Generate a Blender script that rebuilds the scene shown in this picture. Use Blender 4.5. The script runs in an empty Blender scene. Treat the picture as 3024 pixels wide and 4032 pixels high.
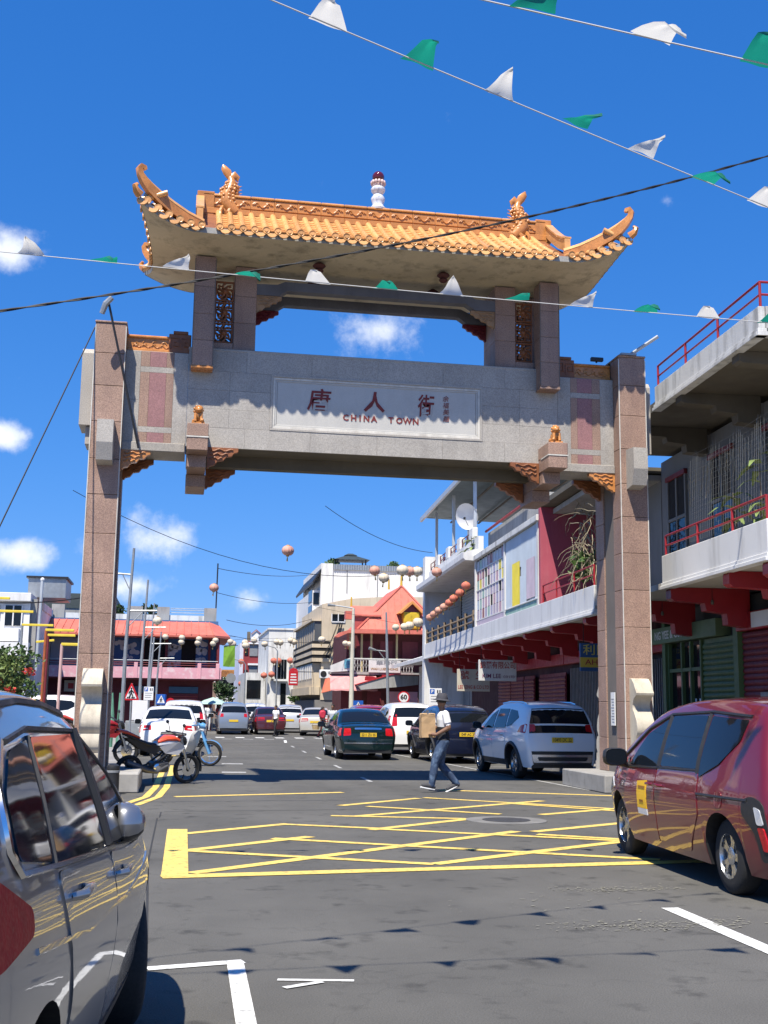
import bpy, bmesh, math, random
import numpy as np
from mathutils import Vector, Matrix

rnd = random.Random(11)
S = bpy.context.scene
COL = S.collection
R = math.radians

# ------------------------------------------------------------------ camera
cam_data = bpy.data.cameras.new('camera')
cam = bpy.data.objects.new('camera', cam_data)
COL.objects.link(cam)
S.camera = cam
cam_data.sensor_fit = 'VERTICAL'
cam_data.sensor_height = 36.0
cam_data.lens = 4630.0 / 4032.0 * 36.0
cam_data.clip_end = 3000.0
YAW, PITCH, ROLL = .171, .165, .0136
_f = Vector((math.sin(YAW) * math.cos(PITCH), math.cos(YAW) * math.cos(PITCH), math.sin(PITCH)))
_r = Vector((math.cos(YAW), -math.sin(YAW), 0))
_u = _r.cross(_f)
_r2 = _r * math.cos(ROLL) + _u * math.sin(ROLL)
_u2 = _u * math.cos(ROLL) - _r * math.sin(ROLL)
cam.matrix_world = Matrix(((_r2.x, _u2.x, -_f.x, 0), (_r2.y, _u2.y, -_f.y, 0), (_r2.z, _u2.z, -_f.z, 1.5), (0, 0, 0, 1)))

# ------------------------------------------------------------------ light
SUN_TRAVEL = Vector((.27, .475, -1.0)).normalized()      # the way the sunlight travels
_to = -SUN_TRAVEL
SUN_EL = math.asin(_to.z)
SUN_AZ = math.atan2(_to.x, _to.y)                        # clockwise from +y
sun_data = bpy.data.lights.new('sun', 'SUN')
sun_data.energy = 5.0
sun_data.angle = R(.53)
sun_data.color = (1.0, .925, .80)
sun = bpy.data.objects.new('sun', sun_data)
COL.objects.link(sun)
sun.rotation_euler = SUN_TRAVEL.to_track_quat('-Z', 'Y').to_euler()

world = bpy.data.worlds.new('World')
S.world = world
world.use_nodes = True
wt = world.node_tree
wn, wl = wt.nodes, wt.links
wbg = wn['Background']
wbg.inputs['Strength'].default_value = .09
sky = wn.new('ShaderNodeTexSky')
sky.sky_type = 'NISHITA'
sky.sun_disc = False
sky.sun_elevation = SUN_EL
sky.sun_rotation = SUN_AZ
sky.altitude = 0
sky.air_density = 1.0
sky.dust_density = .0
sky.ozone_density = 1.6
hs = wn.new('ShaderNodeHueSaturation')
hs.inputs['Saturation'].default_value = 1.0
tint = wn.new('ShaderNodeVectorMath')
tint.operation = 'MULTIPLY'
wl.new(sky.outputs[0], tint.inputs[0])
tint.inputs[1].default_value = (.74, .93, 1.22)
soft = wn.new('ShaderNodeVectorMath')
soft.operation = 'POWER'
wl.new(tint.outputs[0], soft.inputs[0])
soft.inputs[1].default_value = (1.2, .70, .54)
soft2 = wn.new('ShaderNodeVectorMath')
soft2.operation = 'MULTIPLY'
wl.new(soft.outputs[0], soft2.inputs[0])
soft2.inputs[1].default_value = (.32, .96, 2.2)
wl.new(soft2.outputs[0], hs.inputs['Color'])
# fair-weather clouds: noise on the sky dome, thicker where the photograph shows cumulus
tc = wn.new('ShaderNodeTexCoord')


def wmath(op, a, b=None, c=None):
    n = wn.new('ShaderNodeMath')
    n.operation = op
    for i, q in enumerate((a, b, c)):
        if q is None:
            continue
        if isinstance(q, (int, float)):
            n.inputs[i].default_value = q
        else:
            wl.new(q, n.inputs[i])
    return n.outputs[0]


_nz = wn.new('ShaderNodeTexNoise')
_nz.inputs['Scale'].default_value = 17.0
_nz.inputs['Detail'].default_value = 9.0
_nz.inputs['Roughness'].default_value = .62
wl.new(tc.outputs['Generated'], _nz.inputs['Vector'])
_nz2 = wn.new('ShaderNodeTexNoise')
_nz2.inputs['Scale'].default_value = 2.2
_nz2.inputs['Detail'].default_value = 3.0
wl.new(tc.outputs['Generated'], _nz2.inputs['Vector'])
_sep = wn.new('ShaderNodeSeparateXYZ')
wl.new(tc.outputs['Generated'], _sep.inputs[0])
# azimuth (deg from +y), elevation (deg), half width (deg), weight: twice as wide as high
CLOUDS = [(-9.2, 20.6, 2.3, .62), (-9.0, 12.2, 1.7, .8), (-1.2, 7.9, 3.3, .8), (9.2, 18.2, 3.4, .62), (3.6, 7.9, 1.4, .35),
          (-7.6, 6.9, 1.9, .8), (-2.0, 5.6, 2.0, .7), (23.4, 24.0, 1.4, .3), (3.6, 5.0, 1.8, .5), (-30, 9, 6, .8), (40, 8, 6, .8)]
_vd = wn.new('ShaderNodeVectorMath')
_vd.operation = 'DIVIDE'
wl.new(tc.outputs['Generated'], _vd.inputs[0])
_cmb = wn.new('ShaderNodeCombineXYZ')
for _i in range(3):
    wl.new(_sep.outputs['Y'], _cmb.inputs[_i])
wl.new(_cmb.outputs[0], _vd.inputs[1])
_flat = wn.new('ShaderNodeVectorMath')
_flat.operation = 'MULTIPLY'
wl.new(_vd.outputs[0], _flat.inputs[0])
_flat.inputs[1].default_value = (1, 0, 2.1)
field = None
for az, el, hw, wgt in CLOUDS:
    d = wn.new('ShaderNodeVectorMath')
    d.operation = 'DISTANCE'
    wl.new(_flat.outputs[0], d.inputs[0])
    d.inputs[1].default_value = (math.tan(R(az)), 0, 2.1 * math.tan(R(el)) / math.cos(R(az)))
    g = wmath('MULTIPLY_ADD', d.outputs['Value'], -wgt / math.tan(R(hw)) * .62, wgt)
    field = wmath('MAXIMUM', 0.0 if field is None else field, g)
dens = wmath('ADD', wmath('MULTIPLY', field, 1.05), wmath('MULTIPLY', wmath('SUBTRACT', _nz.outputs[0], .5), 1.5))
dens = wmath('ADD', dens, wmath('MULTIPLY', wmath('SUBTRACT', _nz2.outputs[0], .62), .5))
mr = wn.new('ShaderNodeMapRange')
mr.interpolation_type = 'SMOOTHSTEP'
mr.inputs['From Min'].default_value = .22
mr.inputs['From Max'].default_value = .78
wl.new(dens, mr.inputs['Value'])
cov = wmath('MULTIPLY', mr.outputs[0], .93)
cm = wn.new('ShaderNodeMix')
cm.data_type = 'RGBA'
wl.new(cov, cm.inputs['Factor'])
wl.new(hs.outputs[0], cm.inputs['A'])
cm.inputs['B'].default_value = (7.6, 7.9, 8.4, 1)
wl.new(cm.outputs['Result'], wbg.inputs['Color'])

# ------------------------------------------------------------------ exposure
S.view_settings.view_transform = 'Standard'
S.view_settings.look = 'None'
S.view_settings.exposure = .66
S.view_settings.gamma = 1
S.view_settings.use_curve_mapping = False
S.cycles.max_bounces = 6
S.cycles.diffuse_bounces = 1
S.cycles.transparent_max_bounces = 6


# ------------------------------------------------------------------ mesh helpers
class MB:
    def __init__(self):
        self.v, self.f, self.m, self.cur = [], [], [], 0

    def add(self, vs, fs):
        o = len(self.v)
        self.v += [tuple(p) for p in vs]
        for f in fs:
            self.f.append(tuple(i + o for i in f))
            self.m.append(self.cur)
        return self

    def box(self, x0, x1, y0, y1, z0, z1, c=0.0):
        if c <= 0:
            return self.add([(x0, y0, z0), (x1, y0, z0), (x1, y1, z0), (x0, y1, z0), (x0, y0, z1), (x1, y0, z1), (x1, y1, z1), (x0, y1, z1)],
                            [(0, 3, 2, 1), (4, 5, 6, 7), (0, 1, 5, 4), (1, 2, 6, 5), (2, 3, 7, 6), (3, 0, 4, 7)])
        lo, hi = (x0, y0, z0), (x1, y1, z1)
        vs, idx = [], {}
        for sx in (0, 1):
            for sy in (0, 1):
                for sz in (0, 1):
                    s = (sx, sy, sz)
                    for ax in range(3):
                        p = []
                        for k in range(3):
                            b = hi[k] if s[k] else lo[k]
                            if k != ax:
                                b += -c if s[k] else c
                            p.append(b)
                        idx[(s, ax)] = len(vs)
                        vs.append(p)
        fs = []
        cyc = ((0, 0), (1, 0), (1, 1), (0, 1))
        for ax in range(3):
            b, d = (ax + 1) % 3, (ax + 2) % 3
            for side in (0, 1):
                q = []
                for p, r in cyc:
                    s = [0, 0, 0]
                    s[ax], s[b], s[d] = side, p, r
                    q.append(idx[(tuple(s), ax)])
                fs.append(q if side else q[::-1])
            for p in (0, 1):
                for r in (0, 1):
                    s0, s1 = [0, 0, 0], [0, 0, 0]
                    s0[b] = s1[b] = p
                    s0[d] = s1[d] = r
                    s1[ax] = 1
                    q = [idx[(tuple(s0), b)], idx[(tuple(s1), b)], idx[(tuple(s1), d)], idx[(tuple(s0), d)]]
                    fs.append(q if p == r else q[::-1])
        for s in [(a, b, d) for a in (0, 1) for b in (0, 1) for d in (0, 1)]:
            q = [idx[(s, 0)], idx[(s, 1)], idx[(s, 2)]]
            fs.append(q if sum(s) % 2 else q[::-1])
        return self.add(vs, fs)

    def tube(self, pts, r, n=6, caps=True, flat=1.0, up=None):
        pts = [Vector(p) for p in pts]
        rs = r if isinstance(r, (list, tuple)) else [r] * len(pts)
        t0 = (pts[1] - pts[0]).normalized()
        ref = Vector(up) if up else (Vector((0, 0, 1)) if abs(t0.z) < .9 else Vector((1, 0, 0)))
        a = (ref - t0 * ref.dot(t0)).normalized()
        vs, fs = [], []
        for i, p in enumerate(pts):
            t = (pts[min(i + 1, len(pts) - 1)] - pts[max(i - 1, 0)]).normalized()
            a = (a - t * a.dot(t)).normalized()
            b = t.cross(a)
            for k in range(n):
                w = 2 * math.pi * k / n + math.pi / n
                vs.append(p + a * (math.cos(w) * rs[i]) + b * (math.sin(w) * rs[i] * flat))
        for i in range(len(pts) - 1):
            for k in range(n):
                k2 = (k + 1) % n
                fs.append((i * n + k, i * n + k2, (i + 1) * n + k2, (i + 1) * n + k))
        if caps:
            fs.append(tuple(range(n))[::-1])
            e = (len(pts) - 1) * n
            fs.append(tuple(range(e, e + n)))
        return self.add(vs, fs)

    def cyl(self, p0, p1, r0, r1=None, n=12, caps=True):
        return self.tube([p0, p1], [r0, r0 if r1 is None else r1], n, caps)

    def lathe(self, prof, n=16, o=(0, 0, 0), axis='z', rib=0, ribd=0, caps=True):
        vs, fs = [], []
        for r, z in prof:
            for k in range(n):
                w = 2 * math.pi * k / n
                rr = r * (1 - ribd * (k % rib == 0)) if rib else r
                a, b = math.cos(w) * rr, math.sin(w) * rr
                p = (a, b, z) if axis == 'z' else ((z, a, b) if axis == 'x' else (b, z, a))
                vs.append((p[0] + o[0], p[1] + o[1], p[2] + o[2]))
        for i in range(len(prof) - 1):
            for k in range(n):
                k2 = (k + 1) % n
                fs.append((i * n + k, i * n + k2, (i + 1) * n + k2, (i + 1) * n + k))
        if caps:
            fs.append(tuple(range(n))[::-1])
            e = (len(prof) - 1) * n
            fs.append(tuple(range(e, e + n)))
        return self.add(vs, fs)

    def prism(self, poly, plane, d0, d1):
        n = len(poly)

        def P(a, b, d):
            return (a, d, b) if plane == 'xz' else ((a, b, d) if plane == 'xy' else (d, a, b))
        vs = [P(a, b, d0) for a, b in poly] + [P(a, b, d1) for a, b in poly]
        fs = [tuple(range(n))[::-1], tuple(range(n, 2 * n))] + [(i, (i + 1) % n, n + (i + 1) % n, n + i) for i in range(n)]
        if plane == 'xz':
            fs = [f[::-1] for f in fs]
        return self.add(vs, fs)

    def ell(self, c, r, nu=10, nv=7, rot=None):
        vs, fs = [], []
        r = (r, r, r) if isinstance(r, (int, float)) else r
        for j in range(1, nv):
            ph = math.pi * j / nv
            for k in range(nu):
                w = 2 * math.pi * k / nu
                vs.append(Vector((r[0] * math.sin(ph) * math.cos(w), r[1] * math.sin(ph) * math.sin(w), r[2] * math.cos(ph))))
        top, bot = len(vs), len(vs) + 1
        vs += [Vector((0, 0, r[2])), Vector((0, 0, -r[2]))]
        if rot is not None:
            vs = [rot @ p for p in vs]
        vs = [p + Vector(c) for p in vs]
        for j in range(nv - 2):
            for k in range(nu):
                k2 = (k + 1) % nu
                fs.append((j * nu + k, (j + 1) * nu + k, (j + 1) * nu + k2, j * nu + k2))
        for k in range(nu):
            k2 = (k + 1) % nu
            fs.append((top, k, k2))
            fs.append((bot, (nv - 2) * nu + k2, (nv - 2) * nu + k))
        return self.add(vs, fs)

    def grid(self, rows, flip=False):
        n = len(rows[0])
        vs = [p for r in rows for p in r]
        fs = []
        for i in range(len(rows) - 1):
            for k in range(n - 1):
                q = (i * n + k, i * n + k + 1, (i + 1) * n + k + 1, (i + 1) * n + k)
                fs.append(q[::-1] if flip else q)
        return self.add(vs, fs)

    def xf(self, M, start=0):
        self.v[start:] = [tuple(M @ Vector(p)) for p in self.v[start:]]
        return self

    def mesh(self, name, mat=None, smooth=None):
        me = bpy.data.meshes.new(name)
        me.from_pydata(self.v, [], self.f)
        mats = mat if isinstance(mat, (list, tuple)) else [mat]
        for m in mats:
            if m is not None:
                me.materials.append(m)
        if len(mats) > 1:
            me.polygons.foreach_set('material_index', self.m)
        if smooth is not None:
            me.shade_smooth()
            me.set_sharp_from_angle(angle=R(smooth))
        me.update()
        return me

    def build(self, name, mat=None, parent=None, smooth=None, loc=None, rz=None):
        o = bpy.data.objects.new(name, self.mesh(name, mat, smooth))
        COL.objects.link(o)
        o.parent = parent
        if loc is not None:
            o.location = loc
        if rz is not None:
            o.rotation_euler = (0, 0, rz)
        return o


def place(me, name, parent=None, loc=(0, 0, 0), rot=(0, 0, 0), sc=None):
    o = bpy.data.objects.new(name, me)
    COL.objects.link(o)
    o.parent = parent
    o.location = loc
    o.rotation_euler = rot
    if sc is not None:
        o.scale = sc if isinstance(sc, (tuple, list)) else (sc, sc, sc)
    return o


def tag(o, label=None, cat=None, group=None, kind=None):
    for k, q in (('label', label), ('category', cat), ('group', group), ('kind', kind)):
        if q:
            o[k] = q
    return o


def thing(name, label, cat, loc=(0, 0, 0), rz=0.0, group=None):
    o = bpy.data.objects.new(name, None)
    COL.objects.link(o)
    o.location = loc
    o.rotation_euler = (0, 0, rz)
    o.empty_display_size = .2
    return tag(o, label, cat, group)


def copy_tree(o, parent=None):
    c = o.copy()
    COL.objects.link(c)
    c.parent = parent
    for ch in o.children:
        copy_tree(ch, c)
    return c


def BX(*a, **k):
    return MB().box(*a, **k)


# ------------------------------------------------------------------ materials
MATS = {}


def M(name, col, rough=.7, metal=0.0, var=.12, vs=2.0, fine=0.0, fs=80.0, bump=0.0, bs=60.0, coat=0.0, stain=0.0, scol=None, ss=1.0, streak=True, spec=.5, emit=0.0, alpha=None, ov=0.0):
    """a Principled material: base colour broken up by broad and fine noise, dark weather streaks, fine relief"""
    if name in MATS:
        return MATS[name]
    m = bpy.data.materials.new(name)
    m.use_nodes = True
    nt = m.node_tree
    N, L = nt.nodes, nt.links
    p = N['Principled BSDF']
    p.inputs['Roughness'].default_value = rough
    p.inputs['Metallic'].default_value = metal
    p.inputs['Specular IOR Level'].default_value = spec
    p.inputs['Coat Weight'].default_value = coat
    p.inputs['Coat Roughness'].default_value = .03
    tcn = N.new('ShaderNodeTexCoord')
    co = tcn.outputs['Object']

    def noise(scale, detail=5.0, rgh=.55, vec=co):
        n = N.new('ShaderNodeTexNoise')
        n.inputs['Scale'].default_value = scale
        n.inputs['Detail'].default_value = detail
        n.inputs['Roughness'].default_value = rgh
        L.new(vec, n.inputs['Vector'])
        return n.outputs[0]

    def rng(src, a, b, c, d):
        n = N.new('ShaderNodeMapRange')
        n.inputs['From Min'].default_value = a
        n.inputs['From Max'].default_value = b
        n.inputs['To Min'].default_value = c
        n.inputs['To Max'].default_value = d
        L.new(src, n.inputs['Value'])
        return n.outputs[0]

    def mul(col_sock, fac_sock):
        n = N.new('ShaderNodeVectorMath')
        n.operation = 'SCALE'
        if isinstance(col_sock, tuple):
            n.inputs[0].default_value = col_sock
        else:
            L.new(col_sock, n.inputs[0])
        L.new(fac_sock, n.inputs['Scale'])
        return n.outputs[0]
    c = tuple(col)
    out = None
    if var:
        out = mul(c, rng(noise(vs), .3, .7, 1 - var, 1 + var))
    if fine:
        out = mul(out if out is not None else c, rng(noise(fs, 2.0, .6), .35, .65, 1 - fine, 1 + fine))
    if ov:
        oi = N.new('ShaderNodeObjectInfo')
        out = mul(out if out is not None else c, rng(oi.outputs['Random'], 0, 1, 1 - ov, 1 + ov))
    if stain:
        mp = N.new('ShaderNodeMapping')
        mp.inputs['Scale'].default_value = (2.2 * ss, 2.2 * ss, (.35 if streak else 2.2) * ss)
        L.new(co, mp.inputs['Vector'])
        f1 = rng(noise(1.6, 6.0, .65, mp.outputs[0]), .5, .74, 0, stain)
        mx = N.new('ShaderNodeMix')
        mx.data_type = 'RGBA'
        L.new(f1, mx.inputs['Factor'])
        if out is not None:
            L.new(out, mx.inputs['A'])
        else:
            mx.inputs['A'].default_value = (*c, 1)
        mx.inputs['B'].default_value = (*(scol or tuple(q * .25 for q in c)), 1)
        out = mx.outputs['Result']
    if out is not None:
        L.new(out, p.inputs['Base Color'])
    else:
        p.inputs['Base Color'].default_value = (*c, 1)
    if bump:
        b = N.new('ShaderNodeBump')
        b.inputs['Strength'].default_value = bump
        b.inputs['Distance'].default_value = .01
        L.new(noise(bs, 4.0), b.inputs['Height'])
        L.new(b.outputs[0], p.inputs['Normal'])
    if rough > .25 and not coat:
        L.new(rng(noise(vs * 3.1), .3, .7, max(.05, rough - .1), min(1, rough + .1)), p.inputs['Roughness'])
    if emit:
        p.inputs['Emission Color'].default_value = (*c, 1)
        p.inputs['Emission Strength'].default_value = emit
    if alpha is not None:
        p.inputs['Alpha'].default_value = alpha
    MATS[name] = m
    return m


def text_mesh(body, size, name, mat, bold=0.0, depth=.004, width=None, shear=0.0, align='CENTER'):
    cu = bpy.data.curves.new('lettering', 'FONT')
    cu.body = body
    cu.size = size
    cu.extrude = depth
    cu.offset = bold
    cu.shear = shear
    cu.align_x = align
    cu.align_y = 'CENTER'
    cu.resolution_u = 2
    o = bpy.data.objects.new('lettering', cu)
    COL.objects.link(o)
    dg = bpy.context.evaluated_depsgraph_get()
    me = bpy.data.meshes.new_from_object(o.evaluated_get(dg))
    bpy.data.objects.remove(o)
    bpy.data.curves.remove(cu)
    if width:
        xs = [q.co.x for q in me.vertices]
        k = width / max(1e-6, max(xs) - min(xs))
        mid = (max(xs) + min(xs)) / 2
        for q in me.vertices:
            q.co.x = (q.co.x - mid) * k
    me.materials.clear()
    me.materials.append(mat)
    return me


def letter(body, size, mat, parent, loc, rot=(R(90), 0, 0), name='lettering', **k):
    return place(text_mesh(body, size, name, mat, **k), name, parent, loc, rot)


def sun_pts(a, b, n, sag):
    """points of a wire from a to b that sags by sag metres"""
    a, b = Vector(a), Vector(b)
    return [a.lerp(b, i / n) - Vector((0, 0, sag * 4 * (i / n) * (1 - i / n))) for i in range(n + 1)]


# shared materials
white_paint = M('white_wall_paint', (.74, .74, .73), .75, var=.07, vs=.8, fine=.04, stain=.55, scol=(.24, .24, .22), ss=.9, bump=.25, bs=30)
clean_white = M('clean_white_paint', (.78, .78, .77), .6, var=.05, stain=.25, scol=(.4, .39, .36))
old_white = M('weathered_white_plaster', (.66, .66, .64), .85, var=.12, vs=.7, fine=.06, stain=.8, scol=(.16, .155, .14), ss=.8, bump=.3, bs=20)
beige_wall = M('beige_plaster', (.60, .50, .36), .85, var=.1, vs=.6, stain=.45, scol=(.25, .21, .15), bump=.25, bs=20)
grey_conc = M('grey_concrete', (.34, .335, .32), .9, var=.16, vs=.8, fine=.08, stain=.6, scol=(.12, .12, .115), bump=.35, bs=25)
dark_conc = M('shade_dark_concrete', (.13, .115, .088), .9, var=.2, vs=.9, stain=.5, scol=(.1, .09, .07))  # concrete colour lowered so that undersides read as deep shade
red_paint = M('red_gloss_paint', (.33, .016, .022), .45, var=.12, vs=2, stain=.2, scol=(.2, .02, .02))
dark_red = M('maroon_paint', (.16, .016, .022), .55, var=.15, vs=2)
pink_paint = M('pink_wall_paint', (.72, .36, .42), .75, var=.12, vs=1.4, stain=.3, scol=(.8, .72, .72), streak=False)
black_metal = M('black_metal', (.018, .018, .02), .45, var=.1)
grey_metal = M('galvanised_steel', (.34, .36, .37), .45, .55, var=.12, vs=6, stain=.25, scol=(.2, .16, .12))
dark_glass = M('dark_window_glass', (.008, .010, .013), .04, var=0, spec=.42)
rubber = M('tyre_rubber', (.018, .018, .018), .85, var=.1, vs=20)
black_plastic = M('black_plastic', (.02, .02, .021), .5, var=.08, vs=8)
chrome = M('chrome_trim', (.75, .76, .78), .12, 1.0, var=0)
wire_mat = M('black_cable', (.012, .012, .014), .6, var=0)
roof_red = M('orange_red_roof_sheet', (.56, .15, .105), .5, var=.16, vs=1.2, stain=.3, scol=(.38, .06, .04))
wood = M('weathered_wood', (.2, .15, .1), .85, var=.25, vs=6)

# ================================================================== SETTING
def asphalt_material():
    m = bpy.data.materials.new('asphalt')
    m.use_nodes = True
    N, L = m.node_tree.nodes, m.node_tree.links
    p = N['Principled BSDF']
    co = N.new('ShaderNodeTexCoord').outputs['Object']

    def nz(scale, det, a, b, c, d, sc=None):
        v = co
        if sc:
            mp = N.new('ShaderNodeMapping')
            mp.inputs['Scale'].default_value = sc
            L.new(co, mp.inputs['Vector'])
            v = mp.outputs[0]
        n = N.new('ShaderNodeTexNoise')
        n.inputs['Scale'].default_value = scale
        n.inputs['Detail'].default_value = det
        n.inputs['Roughness'].default_value = .62
        L.new(v, n.inputs['Vector'])
        r = N.new('ShaderNodeMapRange')
        for k, q in zip(('From Min', 'From Max', 'To Min', 'To Max'), (a, b, c, d)):
            r.inputs[k].default_value = q
        L.new(n.outputs[0], r.inputs['Value'])
        return r.outputs[0], n.outputs[0]

    def mul(a, b):
        n = N.new('ShaderNodeMath')
        n.operation = 'MULTIPLY'
        L.new(a, n.inputs[0])
        L.new(b, n.inputs[1])
        return n.outputs[0]
    broad, _ = nz(.35, 5, .3, .7, .74, 1.2)                     # patches of older and newer tarmac
    lanes, _ = nz(.8, 4, .35, .7, 1.06, .9, (1.0, .08, 1))       # tyre polished tracks along the street
    spots, _ = nz(2.6, 3, .58, .70, 1.0, .55)                    # oil spots
    grit, gh = nz(110, 2, .3, .7, .72, 1.3)                      # aggregate
    cracks = N.new('ShaderNodeTexVoronoi')
    cracks.feature = 'DISTANCE_TO_EDGE'
    cracks.inputs['Scale'].default_value = .55
    wob = N.new('ShaderNodeVectorMath')
    wob.operation = 'ADD'
    wn2 = N.new('ShaderNodeTexNoise')
    wn2.inputs['Scale'].default_value = 2.5
    L.new(co, wn2.inputs['Vector'])
    L.new(co, wob.inputs[0])
    L.new(wn2.outputs['Color'], wob.inputs[1])
    L.new(wob.outputs[0], cracks.inputs['Vector'])
    cr = N.new('ShaderNodeMapRange')
    cr.inputs['From Max'].default_value = .012
    cr.inputs['To Min'].default_value = .86
    L.new(cracks.outputs['Distance'], cr.inputs['Value'])
    f = mul(mul(mul(broad, lanes), mul(spots, grit)), cr.outputs[0])
    sc = N.new('ShaderNodeVectorMath')
    sc.operation = 'SCALE'
    sc.inputs[0].default_value = (.094, .091, .082)
    L.new(f, sc.inputs['Scale'])
    L.new(sc.outputs[0], p.inputs['Base Color'])
    p.inputs['Roughness'].default_value = .88
    b = N.new('ShaderNodeBump')
    b.inputs['Strength'].default_value = .55
    b.inputs['Distance'].default_value = .01
    L.new(gh, b.inputs['Height'])
    L.new(b.outputs[0], p.inputs['Normal'])
    return m


asphalt = asphalt_material()
yellow_line = M('worn_yellow_road_paint', (.74, .53, .13), .7, var=.08, vs=3, stain=.9, scol=(.12, .105, .07), ss=4.2, streak=False)
white_line = M('worn_white_road_paint', (.66, .66, .63), .7, var=.08, vs=3, stain=.9, scol=(.13, .13, .125), ss=4.6, streak=False)
faded_white = M('faded_white_road_paint', (.36, .36, .35), .8, var=.1, vs=3, stain=.95, scol=(.07, .07, .07), ss=2.0, streak=False)
paving = M('concrete_paving', (.26, .25, .235), .9, var=.15, vs=.6, fine=.1, bump=.3, stain=.4, scol=(.12, .115, .11), streak=False)
kerb_mat = M('kerb_concrete', (.32, .31, .29), .9, var=.15, vs=2, stain=.5, scol=(.12, .12, .11), streak=False, ov=0.12)

g = MB().grid([[(-700, -200, -.012), (900, -200, -.012)], [(-700, 1400, -.012), (900, 1400, -.012)]]).build('ground', M('earth_ground', (.2, .18, .15), .95, var=.2, vs=.1))
tag(g, kind='structure')
# the street: widens at the junction by the gate, narrows past the crossing
rd = MB()
rd.grid([[(-40, -12, 0), (-1, -12, 0), (9.2, -12, 0)], [(-40, 17.6, 0), (-1, 17.6, 0), (9.2, 17.6, 0)]])
rd.grid([[(-1.4, 17.6, 0), (9.2, 17.6, 0)], [(-1.4, 54, 0), (11.6, 54, 0)]])
rd.grid([[(-40, 54, 0), (40, 54, 0)], [(-40, 63, 0), (40, 63, 0)]])
rd.grid([[(1.4, 63, 0), (12.5, 63, 0)], [(2.5, 175, 0), (14, 175, 0)]])
road = tag(rd.build('road', asphalt), kind='structure')


def strip(p, q, w, mat=yellow_line, z=.005, name='road_marking', w2=None):
    p, q = Vector((*p, z)), Vector((*q, z))
    d = (q - p).normalized()
    n = Vector((-d.y, d.x, 0))
    a, b = w / 2, (w2 or w) / 2
    k = max(1, int((q - p).length / 1.2))
    m = MB()
    m.grid([[p.lerp(q, i / k) - n * (a + (b - a) * i / k), p.lerp(q, i / k) + n * (a + (b - a) * i / k)] for i in range(k + 1)], flip=True)
    return m.build(name, mat, road)


# yellow hatched box
strip((-.06, 10.93), (7.4, 11.91), .22, z=.006)
strip((.055, 10.9), (.085, 15.0), .24, z=.0075)
strip((.05, 20.25), (3.0, 21.3), .2)
strip((4.9, 21.95), (7.85, 20.5), .2)
strip((7.85, 20.5), (7.4, 11.93), .15)
for p, q in (((.2, 11.15), (4.25, 14.6)), ((.16, 12.84), (1.62, 14.12)), ((2.55, 11.62), (5.2, 13.45)), ((.17, 14.51), (1.5, 15.65)),
             ((2.45, 14.86), (4.0, 16.2)), ((2.48, 16.64), (6.1, 19.4)), ((2.57, 18.47), (4.1, 19.95)), ((4.46, 14.55), (7.5, 16.6)),
             ((5.28, 16.87), (7.6, 18.4)), ((5.2, 13.45), (7.5, 15.0)), ((5.5, 12.0), (7.45, 13.2))):
    strip(p, q, .16)
for p, q in (((.16, 12.84), (2.55, 11.6)), ((1.16, 13.94), (4.95, 11.78)), ((2.56, 14.94), (5.2, 13.5)), ((2.2, 16.76), (4.1, 16.25)),
             ((2.96, 18.32), (4.7, 16.95)), ((4.22, 20.07), (7.7, 17.0)), ((5.35, 18.89), (7.6, 16.4)), ((4.41, 14.24), (7.4, 12.2)), ((1.4, 15.6), (2.6, 15.0))):
    strip(p, q, .15, z=.0062)
# double yellow lines at the left kerb, sweeping round the corner
for off in (0, .2):
    pts = [(-1.3 + off * .6, 17.9 - off * .7), (-.72 + off, 18.7 - off * .5), (-.42 + off, 20.2), (-.3 + off, 22.6), (-.24 + off, 27.2), (-.2 + off, 31.0)]
    for a, b in zip(pts, pts[1:]):
        strip(a, b, .12)
# bay corner, arrow tail and the dashed lane line near the camera
strip((-.1, 7.22), (.46, 7.36), .1, white_line)
strip((.41, 7.31), (.385, 5.0), .1, white_line, z=.0065)
strip((.62, 6.86), (1.04, 6.79), .045, white_line)
strip((.64, 6.66), (.86, 6.78), .05, white_line, z=.0065)
strip((3.83, 8.95), (3.78, 5.0), .14, white_line)
# bay lines along the right kerb
strip((7.85, 21.9), (7.1, 39.2), .1, faded_white)
for y in (30.6, 36.4):
    strip((7.3, y), (9.2, y + .1), .1, faded_white)
strip((7.1, 39.2), (7.0, 53.0), .1, white_line)
for y, x in ((27.6, 1.1), (31.6, 1.25), (36.0, 1.0)):
    strip((x, y), (x + .55, y - .02), .5, faded_white)
for y in (24.3, 29.6, 34.5, 39.5, 44.5):
    strip((4.0 + (y - 24) * .02, y), (4.05 + (y - 24) * .02, y + 1.6), .09, faded_white)
strip((4.6, 50.0), (4.9, 53.6), .12, white_line)
for k in range(9):
    strip((1.2 + k * .95, 57.0), (1.2 + k * .95, 58.3), .42, white_line)
    if k < 4:
        strip((1.2 + k * .95, 54.8), (1.65 + k * .95, 54.8), .25, white_line)
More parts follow.
